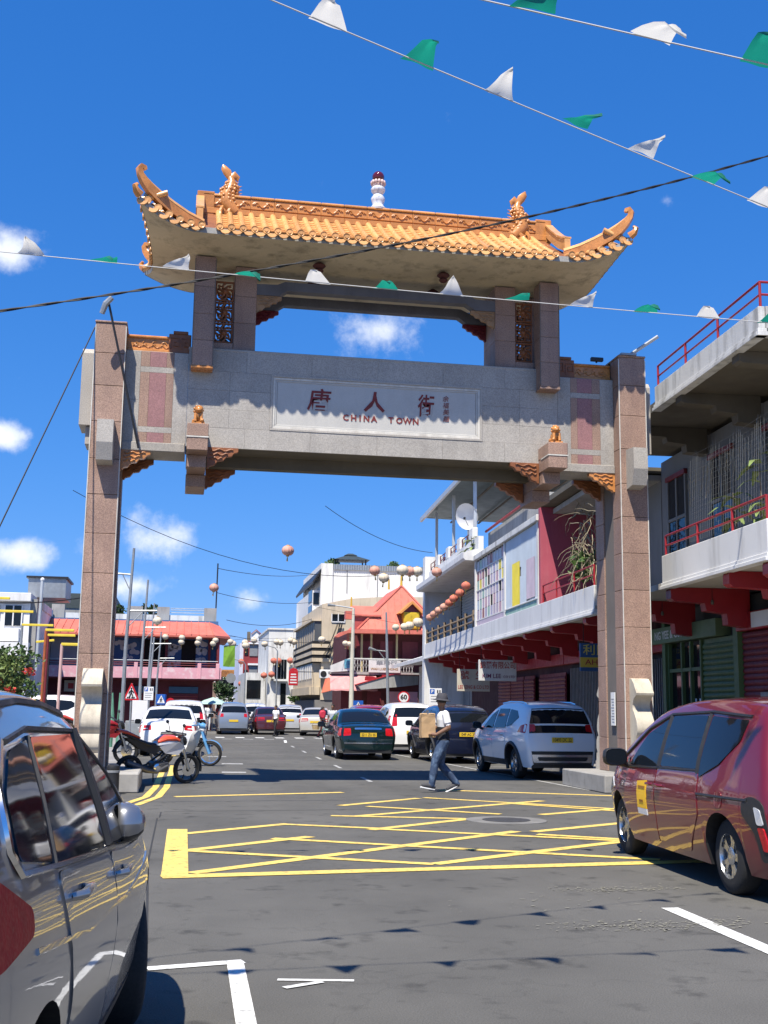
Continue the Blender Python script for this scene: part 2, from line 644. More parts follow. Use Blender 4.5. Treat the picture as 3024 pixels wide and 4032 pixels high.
# scuffed remains of old paint
fleck = M('old_paint_fleck', (.23, .22, .175), .8, var=.2, vs=8)
q = random.Random(55)
fk = MB()
for cx, cy, hx, hy, n in ((3.72, 9.9, .5, .2, 230), (3.35, 8.25, .7, .27, 330), (3.0, 9.2, 1.0, .7, 40)):
    for _ in range(n):
        kx, ky = q.choice(((-.8, .1), (-.3, -.3), (.1, .2), (.5, -.1), (.9, .3), (0, 0)))
        x, y = cx + (kx + q.gauss(0, .22)) * hx, cy + (ky + q.gauss(0, .35)) * hy
        a, L_, w = q.gauss(.4, .9), .005 + .03 * q.random() ** 3, .003 + .012 * q.random() ** 2
        d, n_ = Vector((math.cos(a), math.sin(a), 0)), Vector((-math.sin(a), math.cos(a), 0))
        p = Vector((x, y, .0055))
        fk.add([p - d * L_ - n_ * w * .4, p - d * L_ * .2 - n_ * w, p + d * L_ - n_ * w * q.uniform(.1, .9), p + d * L_ * .6 + n_ * w, p - d * L_ * .7 + n_ * w * .8], [(0, 1, 2, 3, 4)])
tag(fk.build('old_paint_flecks', fleck, road), kind='stuff')
tar = M('tar_seam', (.03, .03, .03), .8, var=.2, vs=3)
for pts in (((-.16, 3.5), (-.12, 8), (-.2, 12), (-.18, 16.5)), ((2.1, 4.6), (2.16, 6.2), (2.1, 7.4))[:0] or ((-.15, 16.6), (-.14, 17.4)), ((-.1, 17.5), (3, 17.8), (6.5, 17.6))):
    for a, b in zip(pts, pts[1:]):
        strip(a, b, .018, tar, z=.0035, name='tar_seam')
# manhole in a pale patch
mh = MB().lathe([(.56, .0), (.56, .007), (.0, .007)], 20, (4.53, 16.05, 0)).build('manhole_patch', M('patched_concrete', (.17, .165, .155), .9, var=.2, vs=3, stain=.5, scol=(.09, .09, .085), streak=False), road)
MB().lathe([(.33, .0), (.33, .012), (.27, .012), (.26, .009), (.0, .009)], 20, (4.53, 16.05, 0)).build('manhole_cover', M('cast_iron', (.06, .058, .055), .6, .3, var=.2, vs=9), road)


def raised(name, poly, z=.12, mat=paving):
    o = tag(MB().prism(poly, 'xy', -.01, z).build(name, mat), kind='structure')
    m = MB()
    n = len(poly)
    for i in range(n):
        a, b = Vector(poly[i]), Vector(poly[(i + 1) % n])
        L_ = (b - a).length
        if L_ < .3 or L_ > 70 or min(a.x, b.x) < -9 or max(a.x, b.x) > 25:
            continue
        k = max(1, int(L_ / 1.0))
        d = (b - a).normalized()
        nn = Vector((-d.y, d.x))
        for j in range(min(k, 60)):
            p, q = a.lerp(b, j / k) + d * .006, a.lerp(b, (j + 1) / k) - d * .006
            c = [p - nn * .012, q - nn * .012, q + nn * .14, p + nn * .14]
            MB().prism([(w.x, w.y) for w in c], 'xy', -.008, z + .006).build('kerb_stone', kerb_mat, o)
    return o


raised('pavement_left', [(-1.2, 54), (-9, 54), (-30, 54), (-30, 18.4), (-8, 18.4), (-3.2, 18.6), (-1.9, 19.4), (-1.3, 20.6), (-1.08, 22), (-1.08, 38)])
raised('pavement_right', [(8.9, -10), (26, -10), (26, 54), (11.0, 54), (9.15, 23.2), (9.0, 18)])
raised('pavement_far_left', [(2.2, 64), (3.2, 172), (-20, 172), (-20, 64)])
raised('pavement_far_right', [(9.6, 64), (40, 64), (40, 172), (11.4, 172)])

# ================================================================== THE GATE
XC, YC = 3.63, 22.25
gate = thing('ceremonial_gate', 'tall granite gateway with orange tiled roof and red lettering spanning the street', 'gate', (XC, YC, 0))
pink_granite = M('pink_brown_granite', (.315, .205, .155), .62, var=.16, vs=1.3, fine=.3, fs=55, stain=.6, scol=(.2, .12, .1), bump=.12, bs=120, ov=0.09)
grey_granite = M('grey_granite', (.375, .35, .315), .62, var=.11, vs=1.1, fine=.2, fs=60, stain=.4, scol=(.24, .22, .2), bump=.1, bs=120, ov=0.06)
rose_granite = M('rose_granite', (.30, .15, .15), .6, var=.12, vs=1.3, fine=.22, fs=60, stain=.3, scol=(.2, .1, .1), bump=.1, bs=120, ov=0.08)
pale_stone = M('pale_carved_stone', (.52, .47, .38), .85, var=.13, vs=2, fine=.1, stain=.6, scol=(.22, .19, .15), bump=.3, bs=40)
panel_stone = M('panel_stone', (.49, .48, .45), .6, var=.06, vs=2, fine=.06, fs=70, stain=.25, scol=(.33, .32, .3))
caulk = M('pale_joint_filler', (.6, .58, .53), .8, var=.15, vs=8, stain=.5, scol=(.3, .26, .22))
mortar = M('dark_mortar', (.16, .14, .125), .9, var=.1)
orange_glaze = M('orange_glazed_ceramic', (.52, .22, .065), .28, var=.2, vs=5, fine=.1, fs=40, stain=.4, scol=(.36, .12, .03), streak=False, ss=1.5, ov=0.14)
amber_glaze = M('amber_glazed_tile', (.66, .345, .13), .25, var=.16, vs=4, fine=.08, fs=30, stain=.35, scol=(.42, .16, .05), streak=False, ss=2, ov=0.2)
dark_orange = M('weathered_orange_ceramic', (.25, .09, .032), .5, var=.25, vs=5, stain=.5, scol=(.18, .06, .03), streak=False, ov=0.1)
soffit_mat = M('stained_soffit_plaster', (.55, .46, .31), .9, var=.16, vs=.7, fine=.06, stain=.75, scol=(.15, .125, .085), ss=.8, streak=False, bump=.2)
red_letter = M('red_brown_letter_paint', (.20, .022, .016), .55, var=.25, vs=12)
lintel_mat = M('dark_grey_stone', (.125, .125, .14), .7, var=.15, vs=2, fine=.12, stain=.4, scol=(.06, .06, .065))

for s in (-1, 1):
    pil = thing('pillar', None, None)
    pil.parent = gate
    a, b = sorted((s * 4.822, s * 5.375))
    MB().box(a + .03, b - .03, -.62, .77, .33, 8.46).build('core', mortar, pil)
    zs = [.33] + [.33 + .70 * k for k in range(1, 11)] + [7.45, 8.5]
    zs = [.33, .98, 1.68, 2.38, 3.10, 3.82, 4.54, 5.26, 5.92, 6.62, 7.30, 7.92, 8.5]
    for k in range(len(zs) - 1):
        jx = rnd.uniform(-.002, .002)
        MB().box(a + jx, b + jx, -.65 + rnd.uniform(-.002, .002), -.2, zs[k] + .004, zs[k + 1] - .004, c=.006).build('facing_stone', pink_granite, pil)
        MB().box(a, b, .35, .8, zs[k] + .004, zs[k + 1] - .004, c=.006).build('facing_stone', pink_granite, pil)
        if k % 2 == 0:
            z1 = zs[min(k + 2, len(zs) - 1)]
            MB().box(a + .09, b - .09, -.199, .349, zs[k] + .004, z1 - .004, c=.006).build('web_stone', rose_granite if k % 4 else pink_granite, pil)
    for xx in (a, b):
        MB().box(xx - .008, xx + .008, -.658, -.642, .4, 8.45).build('joint_strip', caulk, pil)
    cap_ = MB().box(a - .015, b + .015, -.67, .82, 8.5, 8.54, c=.01).build('cap_stone', pink_granite, pil)
    # corbel on the street face, twin on the back
    p0, p1 = sorted((s * 4.94, s * 5.23))
    prof = [(-.65, 6.60), (-1.04, 6.57), (-1.05, 6.15), (-.96, 5.84), (-.65, 5.80)]
    MB().prism(prof, 'yz', p0, p1).build('corbel', grey_granite, pil)
    MB().prism([(-y + .15, z) for y, z in prof][::-1], 'yz', p0, p1).build('corbel', grey_granite, pil)
    # wing slab on the outer side
    q0, q1 = sorted((s * 5.375, s * 5.62))
    zz = [(-.3, 6.62), (.45, 6.62), (.45, 8.0), (.38, 8.1), (-.22, 8.1), (-.3, 8.0)]
    MB().prism(zz, 'yz', q0, q1).build('wing_slab', grey_granite, pil)
    MB().box(min(s * 5.375, s * 5.5), max(s * 5.375, s * 5.5), -.2, .35, 6.27, 6.618, c=.01).build('wing_slab', grey_granite, pil)
    # scroll stone at the foot, on both faces
    sc = [(-.648, 2.12), (-.76, 2.11), (-.86, 2.03), (-.95, 1.9), (-1.0, 1.84), (-.99, 1.8), (-.86, 1.74), (-.79, 1.63), (-.80, 1.54), (-.88, 1.45), (-.97, 1.33), (-1.01, 1.2),
          (-1.0, 1.1), (-.95, 1.03), (-.93, .99), (-1.0, .985), (-1.05, .9), (-1.06, .76), (-1.02, .7), (-1.0, .66), (-1.06, .65), (-1.07, .5), (-1.12, .49), (-1.12, .33), (-.648, .33)]
    c0 = s * 5.085
    MB().prism(sc, 'yz', c0 - .175, c0 + .175).build('scroll_stone', pale_stone, pil, smooth=40)
    MB().prism([(-y + .15, z) for y, z in sc][::-1], 'yz', c0 - .175, c0 + .175).build('scroll_stone', pale_stone, pil, smooth=40)
    MB().box(min(s * 4.2, s * 5.85), max(s * 4.2, s * 5.85), -1.15, 1.3, 0, .33, c=.02).build('plinth', kerb_mat, pil)
# small notice on the inner face of the right pillar
nb = MB().box(4.80, 4.818, -.15, .06, 1.22, 1.86).build('notice_board', clean_white, gate)
for k in range(9):
    MB().box(4.796, 4.7995, -.12, .03 - .02 * (k % 3), 1.72 - k * .055, 1.735 - k * .055).build('notice_line', M('notice_grey', (.3, .3, .3), .7, var=0), nb)

# --- the cross beam
beam = MB().box(-3.65, 3.65, -.24, .62, 6.34, 8.19).box(-4.82, -3.652, -.24, .60, 6.19, 8.06).box(3.652, 4.82, -.24, .60, 6.19, 8.06).build('cross_beam', grey_granite, gate)
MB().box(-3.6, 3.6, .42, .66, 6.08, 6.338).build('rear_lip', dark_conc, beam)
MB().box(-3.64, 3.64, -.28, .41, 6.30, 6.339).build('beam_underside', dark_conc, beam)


def facing(x0, x1, z0, z1, mat=grey_granite, y=-.325, d=.084, name='facing_stone'):
    return MB().box(x0 + .0012, x1 - .0012, y + rnd.uniform(-.0015, .0015), y + d + .004, z0 + .0012, z1 - .0012, c=.002).build(name, mat, beam)


xs = [-3.65, -2.55, -1.3, 0, 1.3, 2.55, 3.65]
for a, b in zip(xs, xs[1:]):
    facing(a, b, 7.79, 8.23)
    facing(a, b, 6.30, 6.69)
for s in (-1, 1):
    for z0, z1 in ((6.69, 7.05), (7.05, 7.42), (7.42, 7.79)):
        facing(*sorted((s * 2.86, s * 3.65)), z0, z1)
        facing(*sorted((s * 2.08, s * 2.86)), z0, z1)
    facing(*sorted((s * 4.54, s * 4.82)), 7.15, 8.10)
    facing(*sorted((s * 4.54, s * 4.82)), 6.34, 7.15)
    facing(*sorted((s * 3.652, s * 3.92)), 6.34, 8.10)
    for z0, z1, m in ((7.80, 8.10, 1), (7.69, 7.80, 0), (6.64, 7.69, 1), (6.53, 6.64, 0), (6.34, 6.53, 1)):
        if m:
            facing(*sorted((s * 4.37, s * 4.54)), z0, z1, pink_granite)
            facing(*sorted((s * 4.06, s * 4.37)), z0, z1, rose_granite)
            facing(*sorted((s * 3.92, s * 4.06)), z0, z1, pink_granite)
        else:
            facing(*sorted((s * 3.92, s * 4.54)), z0, z1)
    MB().box(*sorted((s * 3.66, s * 4.82)), -.36, -.29, 6.17, 6.335, c=.01).build('ledge_stone', grey_granite, beam)
    MB().box(*sorted((s * 3.66, s * 4.82)), -.31, .62, 8.06, 8.11, c=.01).build('ledge_stone', grey_granite, beam)
MB().box(-3.66, 3.66, -.33, .66, 8.19, 8.24, c=.008).build('top_stone', grey_granite, beam)
# name panel with stepped frame
pan = MB().box(-1.95, 1.97, -.29, -.27, 6.79, 7.68).build('name_panel', panel_stone, beam)


def ring(x0, x1, z0, z1, w, y0, y1, name, mat, par):
    m = MB()
    m.box(x0, x1, y0, y1, z0, z0 + w, c=.004).box(x0, x1, y0, y1, z1 - w, z1, c=.004)
    m.box(x0, x0 + w, y0, y1, z0 + w, z1 - w, c=.004).box(x1 - w, x1, y0, y1, z0 + w, z1 - w, c=.004)
    return m.build(name, mat, par)


ring(-2.08, 2.10, 6.69, 7.79, .045, -.335, -.28, 'panel_frame', grey_granite, pan)
ring(-2.035, 2.055, 6.735, 7.745, .045, -.318, -.28, 'panel_frame', caulk, pan)
ring(-1.99, 2.01, 6.78, 7.70, .035, -.303, -.28, 'panel_frame', panel_stone, pan)
letter('唐', .45, red_letter, pan, (-1.15, -.296, 7.32), bold=.006, shear=.12, name='character')
letter('人', .42, red_letter, pan, (-.06, -.296, 7.34), bold=.010, shear=.05, name='character')
letter('街', .47, red_letter, pan, (.97, -.296, 7.32), bold=.006, shear=.08, name='character', width=.33)
for k, ch in enumerate('余福美題'):
    letter(ch, .125, M('faded_red_letter_paint', (.3, .1, .085), .6, var=.1), pan, (1.36 + .004 * k, -.296, 7.51 - .135 * k), bold=.0005, shear=.15, name='character')
for ch, x in zip('CHINA', (-.645, -.49, -.365, -.24, -.09)):
    letter(ch, .165, red_letter, pan, (x + .03, -.296, 7.025), bold=.004, name='character')
for ch, x in zip('TOWN', (.245, .41, .57, .735)):
    letter(ch, .165, red_letter, pan, (x + .03, -.296, 7.02), bold=.004, name='character')

# --- lion blocks, lions, brackets, ridge pieces on the beam ends
qt = [(0, 0), (.58, 0), (.58, -.07), (.5, -.10), (.46, -.16), (.36, -.17), (.31, -.24), (.2, -.26), (.14, -.34), (.06, -.36), (.03, -.40), (0, -.40)]


def bracket(x, s, y0, y1, z, mat, k=1.0, par=gate):
    m = MB().prism([(x + s * a * k, z + b * k) for a, b in (qt if s > 0 else qt[::-1])], 'xz', y0, y1)
    for j in range(3):
        pts = [(x + s * (.06 + t * (.42 - .1 * j)) * k, y0 - .008, z - (.05 + .08 * j + .02 * math.sin(t * 12) + .04 * t * 0) * k) for t in [i / 10 for i in range(11)]]
        m.tube(pts, .016 * k, 5)
    return m.build('carved_bracket', mat, par)


def lion(par, x, y, z, s):
    m = MB()
    m.box(x - .12, x + .12, y - .13, y + .13, z, z + .04, c=.01)
    m.ell((x, y + .03, z + .14), (.085, .11, .12), 9, 7)
    m.ell((x, y - .03, z + .17), (.075, .07, .1), 9, 7)
    m.ell((x - s * .01, y - .07, z + .28), (.075, .075, .07), 10, 7)
    for k in range(9):
        w = k * .7
        m.ell((x + .075 * math.cos(w), y - .03 + .01 * math.sin(2 * w), z + .28 + .075 * math.sin(w)), .028, 6, 5)
    m.ell((x - s * .01, y - .135, z + .26), (.04, .035, .028), 7, 5)
    for d in (-1, 1):
        m.tube([(x + d * .05, y - .08, z + .2), (x + d * .055, y - .1, z + .1), (x + d * .055, y - .11, z + .05)], [.035, .028, .033], 6)
        m.ell((x + d * .085, y + .04, z + .075), (.035, .07, .045), 7, 5)
        m.ell((x + d * .045, y - .04, z + .345), .02, 5, 4)
    m.tube([(x, y + .12, z + .1), (x, y + .16, z + .2), (x, y + .12, z + .3)], [.03, .035, .015], 6)
    m.ell((x - s * .07, y - .12, z + .07), .038, 7, 5)
    return m.build('guardian_lion', orange_glaze, par, smooth=60)


for s in (-1, 1):
    a, b = sorted((s * 3.24, s * 3.63))
    blk = MB().box(a, b, -.98, .95, 6.36, 6.60, c=.01).build('lion_block', pink_granite, gate)
    MB().box(a + .004, b - .004, -.975, .94, 6.10, 6.355, c=.01).build('block_stone', pink_granite, blk)
    MB().box(a - .006, b + .006, -.985, -.5, 6.338, 6.362).build('joint_strip', caulk, blk)
    MB().box(a + .02, b - .02, -.55, .9, 5.86, 6.098, c=.01).build('block_stone', pink_granite, blk)
    MB().box(a + .01, b - .01, .15, 1.0, 5.62, 5.858, c=.01).build('block_stone', pink_granite, blk)
    lion(blk, s * 3.435, -.8, 6.60, s)
    bracket(s * 4.82, -s, -.34, -.22, 6.17, orange_glaze, .92)
    bracket(s * 4.82, -s, .48, .60, 6.17, dark_orange)
    bracket(s * 3.24, -s, -.36, -.24, 6.30, dark_orange)
    bracket(s * 3.24, -s, .72, .84, 6.10, dark_orange)
    # glazed coping on the beam ends with a key-fret corner
    x0, x1 = sorted((s * 3.62, s * 4.82))
    cp = MB().box(x0, x1, -.2, .12, 8.11, 8.19, c=.01).box(x0, x1, -.16, .08, 8.19, 8.40).box(x0, x1, -.21, .13, 8.40, 8.45, c=.015).build('glazed_coping', orange_glaze, gate)
    m = MB()
    for k in range(4):
        cx = s * (3.62 + .52 + .17 * k)
        m.tube([(cx + .06 * (1 - t) * math.cos(6 * t + k), -.166, 8.295 + .06 * (1 - t) * math.sin(6 * t + k)) for t in [i / 9 for i in range(9)]], .012, 5)
        m.tube([(cx - .06 + .15 * t, -.166, 8.25 + .03 * math.sin(6.3 * t)) for t in [i / 6 for i in range(7)]], .011, 5)
    m.build('scroll_relief', orange_glaze, cp)
    fx = s * 3.83
    m = MB().box(fx - .21, fx + .21, -.24, .14, 8.11, 8.50, c=.01)
    m.box(fx - .13, fx + .15, -.25, .14, 8.50, 8.56, c=.01)
    for cx in (fx - .1, fx + .1):
        sq = [(-.075, -.11), (-.075, .1), (.075, .1), (.075, -.06), (-.02, -.06), (-.02, .03), (.03, .03)]
        m.tube([(cx + u, -.248, 8.315 + w) for u, w in sq], .014, 4)
    m.build('key_fret_block', dark_orange, cp)

# --- upper storey: posts, openwork panels, lintels
lat = MB()
lat.box(-.18, .18, -.03, .03, -.2, -.17, c=.008).box(-.18, .18, -.03, .03, .17, .2, c=.008).box(-.18, -.15, -.03, .03, -.17, .17, c=.008).box(.15, .18, -.03, .03, -.17, .17, c=.008)
for k in range(8):
    w = k * math.pi / 4 + .2
    c1, s1 = math.cos(w), math.sin(w)
    lat.tube([(.02 * c1, 0, .02 * s1), (.07 * math.cos(w + .35), 0, .075 * math.sin(w + .35)), (.12 * math.cos(w + .1), 0, .125 * math.sin(w + .1)), (.165 * math.cos(w - .25), 0, .17 * math.sin(w - .25))], [.03, .026, .022, .028], 5)
lat.ell((0, -.01, 0), (.055, .04, .055), 8, 6)
for k in range(4):
    w = k * math.pi / 2 + .9
    lat.tube([(.1 * math.cos(w) + .035 * math.cos(q), -.01, .1 * math.sin(w) + .035 * math.sin(q)) for q in [i * .8 for i in range(8)]], .015, 5)
lat_me = lat.mesh('openwork_panel', dark_orange, 50)
for s in (-1, 1):
    for front in (1, -1):
        y0, y1 = (-.62, -.2) if front > 0 else (.34, .76)
        a, b = sorted((s * 3.21, s * 3.60))
        up = MB().box(a + .01, b - .01, y0 + .01, y1, 7.80, 9.95).build('upper_post', mortar, gate)
        for z0, z1 in ((7.80, 8.30), (8.30, 8.82), (8.82, 9.36), (9.36, 9.96)):
            MB().box(a, b, y0, y1 - .005, z0 + .003, z1 - .003, c=.005).build('facing_stone', pink_granite, up)
        MB().box(a - .012, b + .012, y0 - .012, y1, 7.75, 7.797, c=.008).build('post_foot', orange_glaze if s < 0 else pink_granite, up)
        for xx in (a, b):
            MB().box(xx - .007, xx + .007, y0 - .008, y0 + .008, 7.82, 9.9).build('joint_strip', mortar, up)
        yl = -.12 if front > 0 else .30
        for k in range(3):
            o = place(lat_me, 'openwork_panel', gate, (s * 3.015, yl, 8.62 + .42 * k))
        MB().box(*sorted((s * 2.82, s * 3.21)), yl - .06, yl + .06, 8.24, 8.41, c=.01).build('sill_stone', pink_granite, gate)
    a, b = sorted((s * 2.40, s * 2.82))
    ip = MB().box(a + .01, b - .01, -.19, .69, 8.24, 9.95).build('inner_post', mortar, gate)
    for z0, z1 in ((8.24, 8.82), (8.82, 9.36), (9.36, 9.96)):
        MB().box(a, b, -.2, .70, z0 + .003, z1 - .003, c=.005).build('facing_stone', pink_granite, ip)
    bracket(s * 2.40, -s, -.17, -.09, 9.42, M('tan_carved_wood', (.33, .2, .11), .7, var=.2, vs=8), .85)
    bracket(s * 2.40, -s, .53, .60, 9.36, dark_red, .85)
for y0, y1, z in ((-.2, .0, 9.42), (.48, .66, 9.36)):
    poly = [(-2.4, z), (-1.98, z), (-1.80, z + .12), (1.80, z + .12), (1.98, z), (2.4, z), (2.4, z + .22), (2.0, z + .23), (1.85, z + .3), (-1.85, z + .3), (-2.0, z + .23), (-2.4, z + .22)]
    MB().prism(poly, 'xz', y0, y1).build('lintel', lintel_mat, gate)
for x in (-1.25, 1.2):
    for y, z in ((-.75, 9.96), (.22, 9.95)):
        MB().lathe([(.02, 0), (.05, -.01), (.11, -.05), (.13, -.08), (.1, -.11), (.06, -.14), (.09, -.17), (.06, -.21), (.01, -.23)][::-1], 12, (x, y, z)).build('ceiling_boss', M('dark_brown_boss', (.07, .014, .012), .7, var=.1), gate, smooth=50)

# --- roof
EX, EY, CX, CY, LIFT = 4.42, 1.62, 4.64, 1.86, .42


def eave(u, v):
    """plan position of the roof sheet and the lift of its corners"""
    t = max(0.0, (abs(u) * CX - 3.4) / (CX - 3.4))
    x = u * (EX + (CX - EX) * v * v)
    y = v * (EY + (CY - EY) * t * t)
    return x, y, LIFT * t * t * abs(v) ** 1.6


us = [-1, -.97, -.93, -.89, -.85, -.815, -.795, -.79, -.4, 0, .4, .79, .795, .815, .85, .89, .93, .97, 1]
vs_ = [-1, -.9, -.78, -.64, -.48, -.32, -.16, 0, .16, .32, .48, .64, .78, .9, 1]


def ztop(u, v):
    x, y, l = eave(u, v)
    q = 1 - abs(v)
    fr = 1.02 * q ** 1.12
    if abs(u) > .792:
        fr = min(fr, .5 * (1 - abs(u)) / .208)
    return 10.1 + fr + l


soff = MB().grid([[(lambda e: (e[0], e[1], 9.965 + .035 * max(abs(u), abs(v)) ** 2 + e[2]))(eave(u, v)) for u in us] for v in vs_], flip=True)
sf = soff.build('soffit', soffit_mat, gate, smooth=40)
deck = MB().grid([[(*eave(u, v)[:2], ztop(u, v)) for u in us] for v in vs_])
deck.build('roof_deck', dark_orange, gate)
rim = MB()
loop = [(u, -1) for u in us] + [(1, v) for v in vs_[1:]] + [(u, 1) for u in us[::-1][1:]] + [(-1, v) for v in vs_[::-1][1:]]
rows = [[], []]
for u, v in loop:
    x, y, l = eave(u, v)
    rows[0].append((x * 1.001, y * 1.001, 9.995 + l))
    rows[1].append((x * 1.001, y * 1.001, 10.105 + l))
rim.grid(rows).build('eave_board', grey_conc, gate)

# tiles: cover tube with its round end, stepped pan tiles, drip lips
PITCH_T = .213


def cover_mesh(q1, name):
    """a half-round tile run from the eave (q=0) up the slope to q1"""
    m = MB()
    pts = []
    for i in range(7):
        q = q1 * i / 6
        pts.append((0, -EY - .03 + (EY + .03) * q, 10.135 + 1.02 * q ** 1.12))
    m.tube(pts, .062, 8, caps=True)
    m.lathe([(.0, -.03), (.03, -.03), (.034, -.018), (.055, -.018), (.066, -.03), (.072, -.015), (.072, .012), (.0, .012)], 12, (0, -EY - .045, 10.135), axis='y')
    m.v = [(x, y + EY, z - 10.1) for x, y, z in m.v]
    return m.mesh(name, amber_glaze, 50)


cov_main = cover_mesh(.93, 'cover_tile')
pm = MB()
rows = []
for i, (yy, zz) in enumerate(((0, 0), (.235, .0))):
    rows.append([(-.085 + .17 * k / 4, yy, zz + .026 * ((k - 2) / 2) ** 2) for k in range(5)])
pm.grid(rows)
pm.grid([[(x, y, z - .02) for x, y, z in rows[0]], rows[0]])
pan_me = pm.mesh('pan_tile', amber_glaze, 40)
dm = MB()
lip = [(-.1, .02), (-.095, -.03), (-.06, -.075), (0, -.095), (.06, -.075), (.095, -.03), (.1, .02), (.05, -.005), (0, -.015), (-.05, -.005)]
dm.prism(lip, 'xz', -.012, .012)
drip_me = dm.mesh('drip_tile', amber_glaze)
ncol = 15
for fr in (1, -1):
    for i in range(-ncol, ncol + 1):
        x = i * PITCH_T
        o = place(cov_main, 'cover_tile', gate, (x, -EY * fr, 10.1), (0, 0, 0 if fr > 0 else math.pi))
    if fr > 0:
        for i in range(-ncol, ncol):
            x = (i + .5) * PITCH_T
            place(drip_me, 'drip_tile', gate, (x, -EY - .05, 10.09), (R(-12), 0, 0))
            for k in range(8):
                q = (.02 + k) / 9.2
                y = -EY + EY * q
                z = 10.1 + 1.02 * q ** 1.12
                sl = math.atan(1.02 * 1.12 * max(q, .03) ** .12 / EY)
                place(pan_me, 'pan_tile', gate, (x, y - .01, z + .042 - .002 * (k % 2)), (sl - .05, rnd.uniform(-.02, .02), rnd.uniform(-.015, .015)))
# short tiles on the four flared corners and along the side eaves
sk = MB()
sk.tube([(0, -.04, .035), (0, .25, .12), (0, .5, .22)], [.06, .06, .05], 8)
sk.lathe([(.0, -.03), (.034, -.018), (.055, -.018), (.066, -.03), (.072, -.015), (.072, .012), (.0, .012)], 12, (0, -.055, .035), axis='y')
sk_me = sk.mesh('corner_tile', amber_glaze, 50)
for fr in (-1, 1):
    for s in (-1, 1):
        for k in range(6):
            u = s * (3.52 + .195 * k) / CX
            x, y, l = eave(u, fr)
            place(sk_me, 'corner_tile', gate, (x, y, 10.1 + l), (0, s * fr * .18 * k / 5 * -1, 0 if fr < 0 else math.pi), (1, max(.3, 1 - .13 * k), 1))
            if fr < 0:
                place(drip_me, 'drip_tile', gate, (x + s * .1, y - .05, 10.09 + l + .02), (R(-12), -s * .12 * k / 5, 0))
for s in (-1, 1):
    for k in range(-8, 9):
        v = k * .115
        x, y, l = eave(s, v)
        place(sk_me, 'corner_tile', gate, (x, y, 10.1 + l), (0, 0, s * R(90)), (1, .9, 1))

# ridge with carved frieze, verge ridges, curling corner ridges
rg = MB().box(-3.5, 3.5, -.13, .13, 11.02, 11.16, c=.01).box(-3.5, 3.5, -.10, .10, 11.16, 11.42).build('main_ridge', orange_glaze, gate)
fz = MB().box(-.232, .232, -.012, .012, -.1, .1, c=.006)
for d in (-1, 1):
    fz.tube([(d * (.1 + .06 * (1 - t) * math.cos(7 * t)), -.018, .06 * (1 - t) * math.sin(7 * t)) for t in [i / 10 for i in range(10)]], .016, 5)
fz.tube([(-.2 + .4 * t, -.018, .05 * math.sin(t * 9.4)) for t in [i / 12 for i in range(13)]], .015, 5)
fz_me = fz.mesh('frieze_tile', orange_glaze, 50)
cp_me = MB().box(-.232, .232, -.15, .15, 0, .045, c=.012).mesh('ridge_cap_tile', amber_glaze)
lo_me = MB().box(-.232, .232, -.02, .02, -.06, .06, c=.008).mesh('ridge_base_tile', orange_glaze)
for k in range(15):
    x = -3.27 + .467 * k
    for fr in (-1, 1):
        place(fz_me, 'frieze_tile', rg, (x, fr * .113, 11.30), (0, 0, 0 if fr < 0 else math.pi))
        place(lo_me, 'ridge_base_tile', rg, (x, fr * .14, 11.10), (0, 0, 0 if fr < 0 else math.pi))
    place(cp_me, 'ridge_cap_tile', rg, (x, 0, 11.415))
